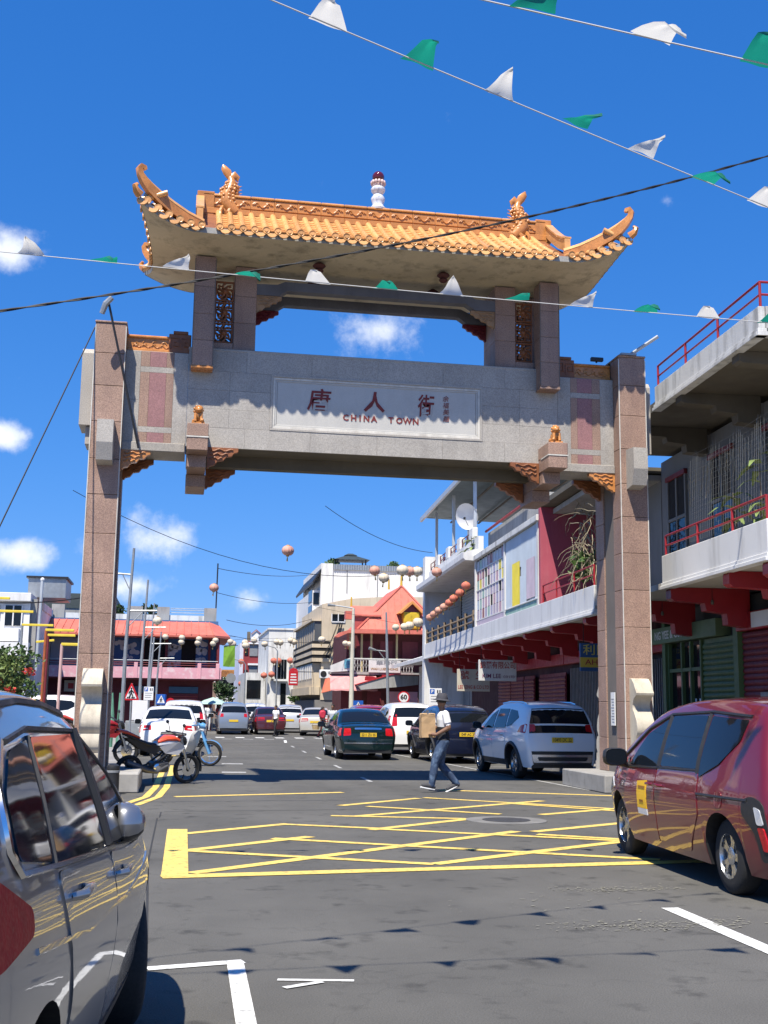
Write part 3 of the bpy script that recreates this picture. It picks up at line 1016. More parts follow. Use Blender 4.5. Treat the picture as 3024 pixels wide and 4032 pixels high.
for s in (-1, 1):
    MB().box(*sorted((s * 3.28, s * 3.62)), -.15, .15, 11.0, 11.50, c=.015).build('ridge_end_block', orange_glaze, gate)
    for fr in (-1, 1):
        pts = [(s * 3.56, fr * y, z) for y, z in ((.15, 11.28), (.5, 11.02), (.9, 10.75), (1.22, 10.58), (1.32, 10.55))]
        m = MB()
        for z_off, w, h in ((0, .058, .17), (.10, .078, .025)):
            rws = []
            for x, y, z in pts:
                rws.append([(x - w, y, z - h + z_off), (x - w, y, z + h * .5 + z_off), (x + w, y, z + h * .5 + z_off), (x + w, y, z - h + z_off), (x - w, y, z - h + z_off)])
            m.grid(rws, flip=fr > 0)
            m.add(rws[-1][:4], [(0, 1, 2, 3)])
            m.add(rws[0][:4], [(3, 2, 1, 0)])
        m.build('verge_ridge', amber_glaze, gate)
        cr = [(3.5, 1.3, 10.25, .09), (3.8, 1.42, 10.335, .095), (4.05, 1.54, 10.44, .10), (4.28, 1.66, 10.56, .10), (4.46, 1.76, 10.69, .09), (4.58, 1.82, 10.82, .07), (4.65, 1.86, 10.93, .055), (4.67, 1.87, 11.03, .05), (4.64, 1.86, 11.085, .045), (4.59, 1.83, 11.075, .04), (4.58, 1.83, 11.035, .035)]
        m = MB()
        rws = []
        n2 = Vector((.55, -.83, 0)).normalized()
        for i, (x, y, z, h) in enumerate(cr):
            a = Vector(cr[max(i - 1, 0)][:3])
            b = Vector(cr[min(i + 1, len(cr) - 1)][:3])
            t = (b - a).normalized()
            sd = Vector((t.y, -t.x, 0))
            sd = sd.normalized() if sd.length > .2 and i < 7 else n2
            up = sd.cross(t).normalized()
            if up.z < 0 and i < 7:
                up = -up
            if i >= 7:
                up = (n2.cross(t)).normalized()
            w = .06 if i < 6 else .045
            P_ = Vector((x, y, z))
            q = [P_ - sd * w - up * h, P_ - sd * w + up * h, P_ + sd * w + up * h, P_ + sd * w - up * h]
            q = [(s * c.x, fr * c.y, c.z) for c in q]
            rws.append(q + [q[0]])
        m.grid(rws, flip=(s * fr > 0))
        m.add(rws[-1][:4], [(0, 1, 2, 3)])
        m.add(rws[0][:4], [(3, 2, 1, 0)])
        o = m.build('corner_ridge', orange_glaze, gate, smooth=45)
        m = MB()
        m.tube([(s * x, fr * y, z + h + .004) for x, y, z, h in cr[:8]], [.07, .068, .066, .062, .054, .042, .03, .012], 6)
        m.build('ridge_cap_tile', amber_glaze, o, smooth=50)
        m = MB()
        x, y, l = eave(s, fr)
        m.tube([(x, y, 10.12 + l), (x + s * .06, y + fr * .06, 10.17 + l), (x + s * .09, y + fr * .09, 10.25 + l), (x + s * .05, y + fr * .05, 10.3 + l)], [.085, .07, .05, .03], 7)
        m.build('corner_nose', orange_glaze, o, smooth=50)


# --- ridge dragons: scaled fish body, head on the ridge, split tail in the air
def dragon(x, s):
    m = MB()
    path = [(.16, 0, .0), (.05, 0, .10), (-.03, 0, .24), (-.02, 0, .40), (.05, 0, .55), (.07, 0, .68), (.03, 0, .78)]
    rr = [.17, .2, .195, .17, .135, .1, .065]
    m.tube([(s * a, b, c) for a, b, c in path], rr, 9, flat=.85, up=(0, 1, 0))
    # tail lobes
    m.tube([(s * .03, 0, .76), (s * -.03, 0, .88), (s * -.10, .0, .97), (s * -.12, 0, 1.04)], [.06, .09, .065, .012], 7, flat=.55)
    m.tube([(s * .04, 0, .76), (s * .13, 0, .83), (s * .17, 0, .78), (s * .18, 0, .70)], [.06, .085, .06, .012], 7, flat=.55)
    # head with open jaws, horns, whiskers
    m.ell((s * .16, -.02, .06), (.14, .13, .13), 9, 7)
    m.tube([(s * .2, -.04, .1), (s * .34, -.05, .13), (s * .42, -.05, .18)], [.07, .05, .02], 7)
    m.tube([(s * .2, -.04, .0), (s * .33, -.05, -.02), (s * .4, -.05, .0)], [.06, .045, .02], 7)
    for d in (-1, 1):
        m.ell((s * .2, d * .1 - .02, .13), .035, 6, 5)
        m.tube([(s * .1, d * .08, .16), (s * .0, d * .14, .22), (s * -.08, d * .16, .2)], [.03, .022, .008], 5)
        m.tube([(s * .05, d * .12, .02), (s * -.05, d * .2, -.04), (s * -.02, d * .2, -.12)], [.05, .035, .012], 5)
    # scales and dorsal spikes
    for k in range(8):
        t = .08 + k * .085
        i = min(int(t / .8 * 6), 5)
        px = path[i][0] * .5 + path[i + 1][0] * .5
        pz = .12 + k * .075
        rad = rr[i] * .95
        for q in range(7):
            w = -math.pi + q * math.pi / 6 + (k % 2) * .2
            m.ell((s * px + rad * math.cos(w), rad * .85 * math.sin(w), pz), (.04, .028, .042), 5, 4)
        m.tube([(s * (px + rad * .7), 0, pz), (s * (px + rad * 1.6), 0, pz + .04)], [.03, .004], 5)
    for d in (-.1, .06):
        m.tube([(s * d, -.1, .1), (s * (d - .04), -.2, -.02), (s * (d - .02), -.2, -.12)], [.045, .035, .02], 5)
    return m.build('ridge_dragon', orange_glaze, gate, smooth=55, loc=(x, -.02, 11.1))


dragon(-3.02, 1)
dragon(2.98, -1)
# finial: blue and white stem, lotus, dark red ball
bw = M('blue_white_porcelain', (.66, .69, .74), .25, var=.15, vs=14, stain=.9, scol=(.1, .16, .36), ss=5, streak=False)
fin = MB().lathe([(.0, 0), (.17, 0), (.18, .04), (.13, .09), (.11, .14), (.13, .2), (.145, .26), (.12, .31), (.09, .35), (.11, .38), (.14, .42), (.15, .47), (.12, .51), (.08, .54), (.1, .56), (.0, .56)], 16, (0, 0, 11.44)).build('finial', bw, gate, smooth=50)
m = MB()
for k in range(12):
    w = k * math.pi / 6
    for rr_, z, t in ((.1, 11.99, .055), (.125, 12.04, .05)):
        m.ell((rr_ * math.cos(w + z), rr_ * math.sin(w + z), z), (.038, .038, t), 6, 5)
m.build('lotus_petals', M('pale_pink_ceramic', (.62, .46, .43), .4, var=.1), fin, smooth=60)
MB().ell((0, 0, 12.17), .125, 16, 12).build('red_ball', M('oxblood_glaze', (.1, .008, .014), .08, var=0, coat=.6), fin, smooth=60)

# ================================================================== VEHICLES
tyre_prof = [(.60, -.5), (.72, -.5), (.90, -.48), (.97, -.40), (1.0, -.28), (1.0, .28), (.97, .40), (.90, .48), (.72, .5), (.60, .5)]
rim_silver = M('alloy_silver', (.55, .56, .57), .25, .9, var=.05)
rim_dark = M('alloy_dark', (.05, .05, .055), .35, .6, var=.05)
red_lens = M('red_lamp_lens', (.45, .008, .012), .2, var=.25, vs=30, coat=.4)
clear_lens = M('clear_lamp_lens', (.5, .52, .55), .1, var=.1, vs=30, coat=.8)
amber_lens = M('amber_lamp_lens', (.6, .2, .02), .12, var=.1, coat=.8)
yellow_plate = M('yellow_number_plate', (.75, .5, .03), .5, var=.05)
plate_ink = M('number_plate_ink', (.02, .02, .02), .5, var=0)
seam_mat = M('panel_gap', (.006, .006, .006), .9, var=0)


def paint(name, col, metal=.0, rough=.35):
    return M(name, col, rough, metal, var=.03, vs=.7, coat=1.0, spec=.5)


def wheel_meshes(key, r, w, spokes, mat, dish=.04):
    t = MB().lathe([(a * r, b * w) for a, b in tyre_prof], 30, axis='x', caps=False).mesh('tyre_' + key, rubber, 40)
    m = MB()
    ri = r * .70
    m.lathe([(ri * .97, -w * .3), (ri * .97, w * .36), (ri, w * .45), (ri * .93, w * .47), (ri * .9, w * .38), (ri * .86, w * .2), (ri * .86, -w * .3)], 30, axis='x', caps=False)
    m.lathe([(ri * .86, -w * .05), (ri * .86, -w * .02), (.0, -w * .02), (.0, -w * .05)], 24, axis='x')
    for k in range(spokes):
        a = 2 * math.pi * k / spokes
        for d in (-.10, .10) if spokes <= 6 else (0,):
            p = []
            for rr_, ww, xx in ((.06, .055, w * .36), (ri * .5, .035, w * .36), (ri * .92, .045, w * .40)):
                aa = a + d * (rr_ / ri) * 2.2
                c_, s_ = math.cos(aa), math.sin(aa)
                p.append([(xx - .03, rr_ * c_ - ww * .5 * s_, rr_ * s_ + ww * .5 * c_), (xx, rr_ * c_ - ww * .5 * s_, rr_ * s_ + ww * .5 * c_), (xx, rr_ * c_ + ww * .5 * s_, rr_ * s_ - ww * .5 * c_), (xx - .03, rr_ * c_ + ww * .5 * s_, rr_ * s_ - ww * .5 * c_)])
            m.grid([q + [q[0]] for q in p])
    m.lathe([(.0, w * .28), (.075, w * .28), (.075, w * .37), (.05, w * .41), (.0, w * .41)], 14, axis='x')
    return t, m.mesh('rim_' + key, mat, 35)


def catmull(pts, step):
    out = []
    P_ = [pts[0]] + list(pts) + [pts[-1]]
    for i in range(1, len(P_) - 2):
        p0, p1, p2, p3 = [np.array(P_[j], float) for j in (i - 1, i, i + 1, i + 2)]
        n = max(1, int(np.linalg.norm(p2 - p1) / step))
        for k in range(n):
            t = k / n
            q = .5 * ((2 * p1) + (-p0 + p2) * t + (2 * p0 - 5 * p1 + 4 * p2 - p3) * t * t + (-p0 + 3 * p1 - 3 * p2 + p3) * t ** 3)
            out.append(q)
    out.append(np.array(pts[-1], float))
    return np.array(out)


def round_poly(pts, r, n=4):
    out = []
    N_ = len(pts)
    for i in range(N_):
        p, a, b = Vector(pts[i]), Vector(pts[i - 1]), Vector(pts[(i + 1) % N_])
        da, db = (a - p), (b - p)
        rr_ = min(r, da.length * .45, db.length * .45)
        p0, p1 = p + da.normalized() * rr_, p + db.normalized() * rr_
        for k in range(n + 1):
            t = k / n
            out.append(tuple(p0 * (1 - t) ** 2 + p * 2 * t * (1 - t) + p1 * t * t))
    return out


class Car:
    """a car body: side outline along y (front +), half width as a function of (y, z); parts lie on that surface"""

    def __init__(self, name, label, cat, top, belt, W, wb, wr, loc, rz, body, group=None, sill=.2, tum=.30, front_k=.2, rear_k=.12, step=.07, wheel_y=0.0, crown=.035, edge=.075, arch=.055, wtuck=.0):
        self.root = thing(name, label, cat, loc, rz, group)
        self.W, self.wb, self.wr, self.sill, self.body, self.tum = W, wb, wr, sill, body, tum
        self.front_k, self.rear_k, self.crown, self.edge = front_k, rear_k, crown, edge
        self.belt = belt
        o = catmull(top, step)
        for i in range(1, len(o)):
            o[i, 0] = min(o[i, 0], o[i - 1, 0] - 1e-4)
        self.out = o
        self.y0, self.y1 = o[0, 0], o[-1, 0]
        self.axles = (wheel_y + wb / 2, wheel_y - wb / 2)
        self.arch = wr + arch
        # body stations: outline points plus dense points round the arches
        ys = list(o[:, 0])
        for ax in self.axles:
            ys += [ax + self.arch * math.cos(t) for t in np.linspace(0, math.pi, 17)]
        ys = sorted(set(np.round(ys, 4)), reverse=True)
        self.ys = [y for y in ys if self.y1 <= y <= self.y0]
        self._mesh()

    def ztop(self, y):
        return float(np.interp(-y, -self.out[:, 0], self.out[:, 1]))

    def zbelt(self, y):
        return float(np.interp(-y, [-b[0] for b in self.belt], [b[1] for b in self.belt]))

    def zlow(self, y):
        z = self.sill
        for ax in self.axles:
            d = abs(y - ax)
            if d < self.arch:
                z = max(z, self.wr + math.sqrt(self.arch ** 2 - d * d))
        return z

    def hw(self, y, z):
        L_ = (self.y0 - self.y1) / 2
        u = (y - (self.y0 + self.y1) / 2) / L_
        k = self.front_k if u > 0 else self.rear_k
        pl = 1 - k * abs(u) ** 4
        zb = self.zbelt(y)
        w = self.W * pl
        if z > zb:
            h = z - zb
            w -= self.tum * h + .18 * h * h + .012
        else:
            t = (zb - z) / max(.2, zb - self.sill)
            w += .028 * math.sin(min(1, t * 1.5) * math.pi) - .06 * max(0, t - .62) ** 2 / .14
            if t < .35:
                w -= .018 * (1 - t / .35) ** 2
        return w

    def dist(self, y, z):
        d = self.out - np.array((y, z))
        a = self.out[:-1]
        b = self.out[1:]
        ab = b - a
        t = np.clip(((np.array((y, z)) - a) * ab).sum(1) / np.maximum(1e-9, (ab * ab).sum(1)), 0, 1)
        q = a + ab * t[:, None] - np.array((y, z))
        return float(np.sqrt((q * q).sum(1)).min())

    def sx(self, y, z):
        d = self.dist(y, z)
        r = self.edge
        x = self.hw(y, z)
        if d < r:
            x -= r * (1 - math.sqrt(max(0, 1 - (1 - d / r) ** 2)))
        return x

    def normal(self, i):
        a, b = self.out[max(i - 1, 0)], self.out[min(i + 1, len(self.out) - 1)]
        t = b - a
        n = np.array((-t[1], t[0]))
        n = n / max(1e-9, np.linalg.norm(n))
        return -n if (n[1] < 0 and abs(n[1]) > .05) or (abs(n[1]) <= .05 and n[0] * (a[0] + b[0]) < 0) else n

    def _mesh(self):
        m = MB()
        nl, nu = 7, 8
        sides = {}
        for s in (-1, 1):
            rows = []
            for y in self.ys:
                zl, zt = self.zlow(y), self.ztop(y)
                zl = min(zl, zt - .02)
                zb = min(self.zbelt(y), zl + .82 * (zt - zl))
                fr = [i / nl for i in range(nl)]
                zs = [zl + (zb - zl) * f for f in fr] + [zb + (zt - zb) * (1 - (1 - i / nu) ** 1.7) for i in range(nu + 1)]
                rows.append([(s * self.sx(y, z), y, z) for z in zs])
            m.grid(rows, flip=s < 0)
            sides[s] = rows
        # top sheet between the two upper edges
        rows = []
        for k, y in enumerate(self.ys):
            p = Vector(sides[1][k][-1])
            i = int(np.abs(self.out[:, 0] - y).argmin())
            n = self.normal(i)
            rows.append([(p.x * v, y + n[0] * self.crown * (1 - v * v), p.z + n[1] * self.crown * (1 - v * v)) for v in (-1, -.85, -.6, -.3, 0, .3, .6, .85, 1)])
        m.grid(rows, flip=True)
        o = m.build('body', self.body, self.root, smooth=38)
        u = MB()
        u.grid([[(-sides[1][k][0][0], y, sides[1][k][0][2]), (sides[1][k][0][0], y, sides[1][k][0][2])] for k, y in enumerate(self.ys)])
        for e in (0, -1):
            q = [sides[-1][e][0], sides[1][e][0], sides[1][e][-1], sides[-1][e][-1]]
            u.add(q, [(0, 1, 2, 3) if e == 0 else (3, 2, 1, 0)])
        u.build('underbody', black_plastic, self.root)
        self.body_o = o

    # --- parts that lie on the surface
    def patch(self, name, poly, mat, s=1, off=.006, parent=None, r=.03, cuts=3, smooth=True, thick=.02):
        poly = round_poly(poly, r) if r else poly
        bm = bmesh.new()
        vs = [bm.verts.new((0, y, z)) for y, z in poly]
        f = bm.faces.new(vs)
        ys = [p[0] for p in poly]
        zs = [p[1] for p in poly]
        for lo, hi, ax in ((min(ys), max(ys), 1), (min(zs), max(zs), 2)):
            n = max(1, min(16, int((hi - lo) / .11)))
            for k in range(1, n):
                no = [0, 0, 0]
                no[ax] = 1
                co = [0, 0, 0]
                co[ax] = lo + (hi - lo) * k / n
                bmesh.ops.bisect_plane(bm, geom=bm.verts[:] + bm.edges[:] + bm.faces[:], plane_co=co, plane_no=no)
        bmesh.ops.triangulate(bm, faces=[q for q in bm.faces if len(q.verts) > 4])
        bm.normal_update()
        if bm.faces[:] and (sum(q.normal.x for q in bm.faces) > 0) != (s > 0):
            bmesh.ops.reverse_faces(bm, faces=bm.faces[:])
        bnd = [e for e in bm.edges if e.is_boundary]
        ext = bmesh.ops.extrude_edge_only(bm, edges=bnd)
        inner = {v for v in ext['geom'] if isinstance(v, bmesh.types.BMVert)}
        for v in bm.verts:
            x = self.sx(v.co.y, v.co.z) + (off if v not in inner else off - thick)
            v.co.x = s * x
        me = bpy.data.meshes.new(name)
        bm.to_mesh(me)
        bm.free()
        me.materials.append(mat)
        if smooth:
            me.shade_smooth()
            me.set_sharp_from_angle(angle=R(40))
        return place(me, name, parent or self.root)

    def arc(self, z, rear):
        """outline index at height z on the front or rear face"""
        idx = range(len(self.out) - 1, 0, -1) if rear else range(len(self.out))
        best = None
        for i in idx:
            if self.out[i, 1] >= z:
                return i
        return len(self.out) // 2

    def end_patch(self, name, poly, mat, rear=True, off=.006, parent=None, r=.03, thick=.02):
        """poly in (v, z): v in -1..1 across the body, z height on the front or rear face"""
        poly = round_poly([(v * self.W, z) for v, z in poly], r) if r else [(v * self.W, z) for v, z in poly]
        bm = bmesh.new()
        f = bm.faces.new([bm.verts.new((x, 0, z)) for x, z in poly])
        xs = [p[0] for p in poly]
        zs = [p[1] for p in poly]
        for lo, hi, ax in ((min(xs), max(xs), 0), (min(zs), max(zs), 2)):
            n = max(1, min(14, int((hi - lo) / .09)))
            for k in range(1, n):
                no, co = [0, 0, 0], [0, 0, 0]
                no[ax], co[ax] = 1, lo + (hi - lo) * k / n
                bmesh.ops.bisect_plane(bm, geom=bm.verts[:] + bm.edges[:] + bm.faces[:], plane_co=co, plane_no=no)
        bmesh.ops.triangulate(bm, faces=[q for q in bm.faces if len(q.verts) > 4])
        bm.normal_update()
        if (sum(q.normal.y for q in bm.faces) < 0) != rear:
            bmesh.ops.reverse_faces(bm, faces=bm.faces[:])
        ext = bmesh.ops.extrude_edge_only(bm, edges=[e for e in bm.edges if e.is_boundary])
        inner = {v for v in ext['geom'] if isinstance(v, bmesh.types.BMVert)}
        half = len(self.out) // 2
        seg = self.out[half:] if rear else self.out[:half + 1]
        order = np.argsort(seg[:, 1])
        zz, yy = seg[order, 1], seg[order, 0]
        for v in bm.verts:
            z = v.co.z
            y = float(np.interp(z, zz, yy))
            i = int(np.abs(self.out - np.array((y, z))).sum(1).argmin())
            n = self.normal(i)
            wmax = max(.1, self.sx(y, z))
            q = min(1.0, abs(v.co.x) / wmax)
            d = self.crown * (1 - q * q) + (off if v not in inner else off - thick)
            v.co.x = max(-wmax, min(wmax, v.co.x))
            v.co.y = y + n[0] * d
            v.co.z = z + n[1] * d
        me = bpy.data.meshes.new(name)
        bm.to_mesh(me)
        bm.free()
        me.materials.append(mat)
        me.shade_smooth()
        me.set_sharp_from_angle(angle=R(40))
        return place(me, name, parent or self.root)

    def line(self, name, pts, mat, s, r=.006, off=.004, parent=None, n=5):
        q = []
        for (a, b), (c, d) in zip(pts, pts[1:]):
            k = max(2, int(math.hypot(c - a, d - b) / .1))
            q += [(a + (c - a) * i / k, b + (d - b) * i / k) for i in range(k)]
        q.append(pts[-1])
        m = MB().tube([(s * (self.sx(y, z) + off), y, z) for y, z in q], r, n)
        return m.build(name, mat, parent or self.root, smooth=60)

    def wheels(self, meshes, steer=0.0, inset=.02, sides=(-1, 1), wid=.21):
        t, rme = meshes
        for i, ax in enumerate(self.axles):
            for s in sides:
                x = s * (self.hw(ax, self.wr) - wid / 2 - inset)
                w = place(t, 'wheel', self.root, (x, ax, self.wr), (0, 0, (math.pi if s < 0 else 0) + (steer if i == 0 else 0)))
                place(rme, 'rim', w)
                if i == 0:
                    pass

    def handle(self, y, z, s, mat, parent, L_=.2):
        x = self.sx(y, z)
        m = MB().tube([(s * (x + .0), y + L_ / 2, z), (s * (x + .035), y + L_ * .35, z + .004), (s * (x + .035), y - L_ * .35, z + .004), (s * (x + .0), y - L_ / 2, z)], [.012, .016, .016, .012], 7)
        return m.build('handle', mat, parent, smooth=50)

    def mirror(self, y, z, s, mat, k=1.0, fold=0.0):
        x = self.sx(y, z)
        m = MB()
        m.tube([(s * (x - .02), y + .02, z - .05), (s * (x + (.025 if fold else .09)), y + .01, z - .02)], [.035, .03], 8)
        o = m.build('mirror', black_plastic, self.root, smooth=50)
        m = MB()
        rows = []
        for j, (dy, a) in enumerate(((-.075, .9), (-.06, 1.0), (0, 1.0), (.06, .82), (.10, .5), (.115, .15))):
            r_ = []
            for q in range(15):
                w = 2 * math.pi * q / 14
                cx, cz = math.cos(w), math.sin(w)
                e = .62
                r_.append((s * (x + .175 + .125 * k * a * math.copysign(abs(cx) ** e, cx)), y + dy * k, z + .045 + .092 * k * a * math.copysign(abs(cz) ** e, cz)))
            rows.append(r_)
        if fold:
            px_, py_ = s * (x - .015), y
            rows = [[(p[0], y + (p[1] - y) * .72, p[2]) for p in r_] for r_ in rows]
            ca, sa = math.cos(-s * fold), math.sin(-s * fold)
            rows = [[(px_ + (p[0] - px_) * ca - (p[1] - py_) * sa, py_ + (p[0] - px_) * sa + (p[1] - py_) * ca, p[2]) for p in r_] for r_ in rows]
        m.grid(rows, flip=s > 0)
        sh = m.build('mirror_shell', [mat, black_plastic], o, smooth=60)
        for pl in sh.data.polygons:
            pl.material_index = 1 if pl.center.z < z + .02 else 0
        g = MB()
        r0 = rows[0]
        g.add([(p[0], p[1] + .004, p[2]) for p in r0[:-1]], [tuple(range(14)) if s < 0 else tuple(range(14))[::-1]])
        g.build('mirror_glass', dark_glass, o)
        return o

    def plate(self, text, z, rear=True, w=.5, v=0.0, mat=None, hgt=.115):
        half = len(self.out) // 2
        seg = self.out[half:] if rear else self.out[:half + 1]
        order = np.argsort(seg[:, 1])
        y = float(np.interp(z, seg[order, 1], seg[order, 0])) + (-1 if rear else 1) * (self.crown + .012)
        pl = MB().box(v - w / 2, v + w / 2, y - .008, y + .008, z - hgt / 2, z + hgt / 2, c=.003).build('number_plate', mat or yellow_plate, self.root)
        if text:
            letter(text, hgt * .95, plate_ink, pl, (v, y - .010 if rear else y + .010, z), (R(90), 0, 0 if rear else math.pi), width=w * .86, bold=.002, depth=.001)
        return pl


W_silver = wheel_meshes('alloy_a', .33, .21, 5, rim_silver)
W_dark = wheel_meshes('alloy_b', .34, .22, 5, rim_silver)
W_small = wheel_meshes('alloy_c', .30, .19, 7, rim_silver)

SUV_TOP = [(2.16, .24), (2.19, .45), (2.18, .66), (2.10, .86), (1.85, .98), (1.35, 1.06), (1.0, 1.10), (.55, 1.33), (.15, 1.52), (-.35, 1.585), (-1.1, 1.58), (-1.7, 1.51), (-1.95, 1.38), (-2.08, 1.12), (-2.16, .95), (-2.2, .74), (-2.21, .5), (-2.17, .28)]
SUV_BELT = [(2.2, .80), (1.2, .96), (0, 1.0), (-1.2, 1.03), (-2.2, 1.08)]


def std_doors(c, mat, hmat, front, mid, rear, zs, zt, s_list=(-1, 1), handle_z=.86):
    """front and rear door skins with handles on each side"""
    out = []
    for s in s_list:
        a = c.patch('door', [(front, zs), (front + .02, zt(front)), (mid + .02, zt(mid)), (mid, zs)], mat, s, .0055, r=.05)
        c.handle(mid + .16, handle_z, s, hmat, a)
        b = c.patch('door', [(mid - .015, zs), (mid + .005, zt(mid)), (rear + .1, zt(rear)), (rear + .02, zs + .42), (rear + .12, zs)], mat, s, .0055, r=.05)
        c.handle(rear + .27, handle_z + .03, s, hmat, b)
        out.append((a, b))
    return out


# ---- silver car, left foreground (only its right rear is in the picture)
silver = paint('silver_metallic_paint', (.31, .315, .325), .75, .3)
TOPS = [(2.16, .24), (2.19, .45), (2.18, .66), (2.10, .84), (1.85, .96), (1.35, 1.04), (1.02, 1.08), (.55, 1.30), (.1, 1.47), (-.35, 1.535), (-1.1, 1.53), (-1.6, 1.47), (-1.95, 1.37), (-2.1, 1.17), (-2.18, 1.0), (-2.21, .78), (-2.21, .5), (-2.17, .28)]
c = Car('silver_car', 'glossy silver car parked at the left, cut off by the frame edge', 'car', TOPS, [(2.2, .80), (1.2, .90), (0, .97), (-1.2, 1.05), (-2.2, 1.14)], .895, 2.66, .335, (-1.10, 4.72, 0), -.085, silver, sill=.24, step=.05, wheel_y=.02, tum=.29, rear_k=.06, edge=.11)
dr = []
for s in (-1, 1):
    a = c.patch('door', [(.96, .36), (.98, .895), (.0, .955), (-.02, .36)], silver, s, .0055, r=.05)
    b = c.patch('door', [(-.035, .36), (-.015, .957), (-1.06, 1.025), (-1.02, .86), (-.9, .62), (-.86, .36)], silver, s, .0055, r=.05)
    dr.append((a, b))
    c.handle(.14, .87, s, silver, a)
    c.handle(-.82, .935, s, silver, b)
    c.patch('window', [(.80, .935), (.42, 1.2), (.0, 1.375), (.03, .985)], dark_glass, s, .007, a, r=.03)
    c.patch('window', [(-.10, .99), (-.12, 1.39), (-.95, 1.40), (-1.08, 1.055)], dark_glass, s, .007, b, r=.03)
    c.patch('quarter_window', [(-1.12, 1.06), (-1.0, 1.395), (-1.3, 1.37), (-1.48, 1.27), (-1.52, 1.11)], dark_glass, s, .0065, r=.03)
    c.line('window_trim', [(.84, .915), (0, .972), (-1.0, 1.04), (-1.52, 1.08), (-1.585, 1.14), (-1.54, 1.29), (-1.36, 1.40)], chrome, s, .011)
    c.line('window_rubber', [(.84, .93), (.42, 1.225), (-.05, 1.40), (-.95, 1.425), (-1.3, 1.395)], black_plastic, s, .010)
    c.line('door_pillar', [(-.035, .985), (-.06, 1.4)], black_plastic, s, .036, -.01)
    c.line('door_pillar', [(-1.10, 1.05), (-.975, 1.40)], black_plastic, s, .014, .0)
    c.line('roof_rail', [(.0, 1.455), (-.4, 1.495), (-.8, 1.505), (-1.2, 1.49), (-1.5, 1.45)], black_metal, s, .014, .0)
    c.patch('sill_cover', [(.95, .25), (.95, .33), (-.95, .33), (-.95, .25)], black_plastic, s, .007, r=.02)
    c.patch('tail_lamp', [(-1.46, .99), (-1.48, .93), (-1.8, .905), (-2.16, .93), (-2.12, 1.10), (-1.75, 1.10)], M('wine_lamp_lens', (.50, .008, .014), .45, var=.12, vs=25, coat=.0, spec=.2), s, .008, r=.04)
    c.line('body_crease', [(1.3, .80), (.3, .76), (-.7, .80), (-1.44, .88)], silver, s, .012, -.004)
    c.mirror(.66, .975, s, silver, .86, fold=1.38 if s > 0 else 0)
c.end_patch('tail_lamp', [(-.99, .84), (-.99, 1.08), (-.5, 1.05), (-.5, .9)], red_lens)
c.end_patch('tail_lamp', [(.5, .9), (.5, 1.05), (.99, 1.08), (.99, .84)], red_lens)
c.end_patch('rear_window', [(-.78, 1.16), (-.68, 1.4), (.68, 1.4), (.78, 1.16)], dark_glass)
c.end_patch('windscreen', [(-.8, 1.12), (-.66, 1.44), (.66, 1.44), (.8, 1.12)], dark_glass, rear=False)
c.wheels(wheel_meshes('alloy_d', .335, .22, 5, rim_dark), steer=.28, inset=-.01)
c.plate('', .68)

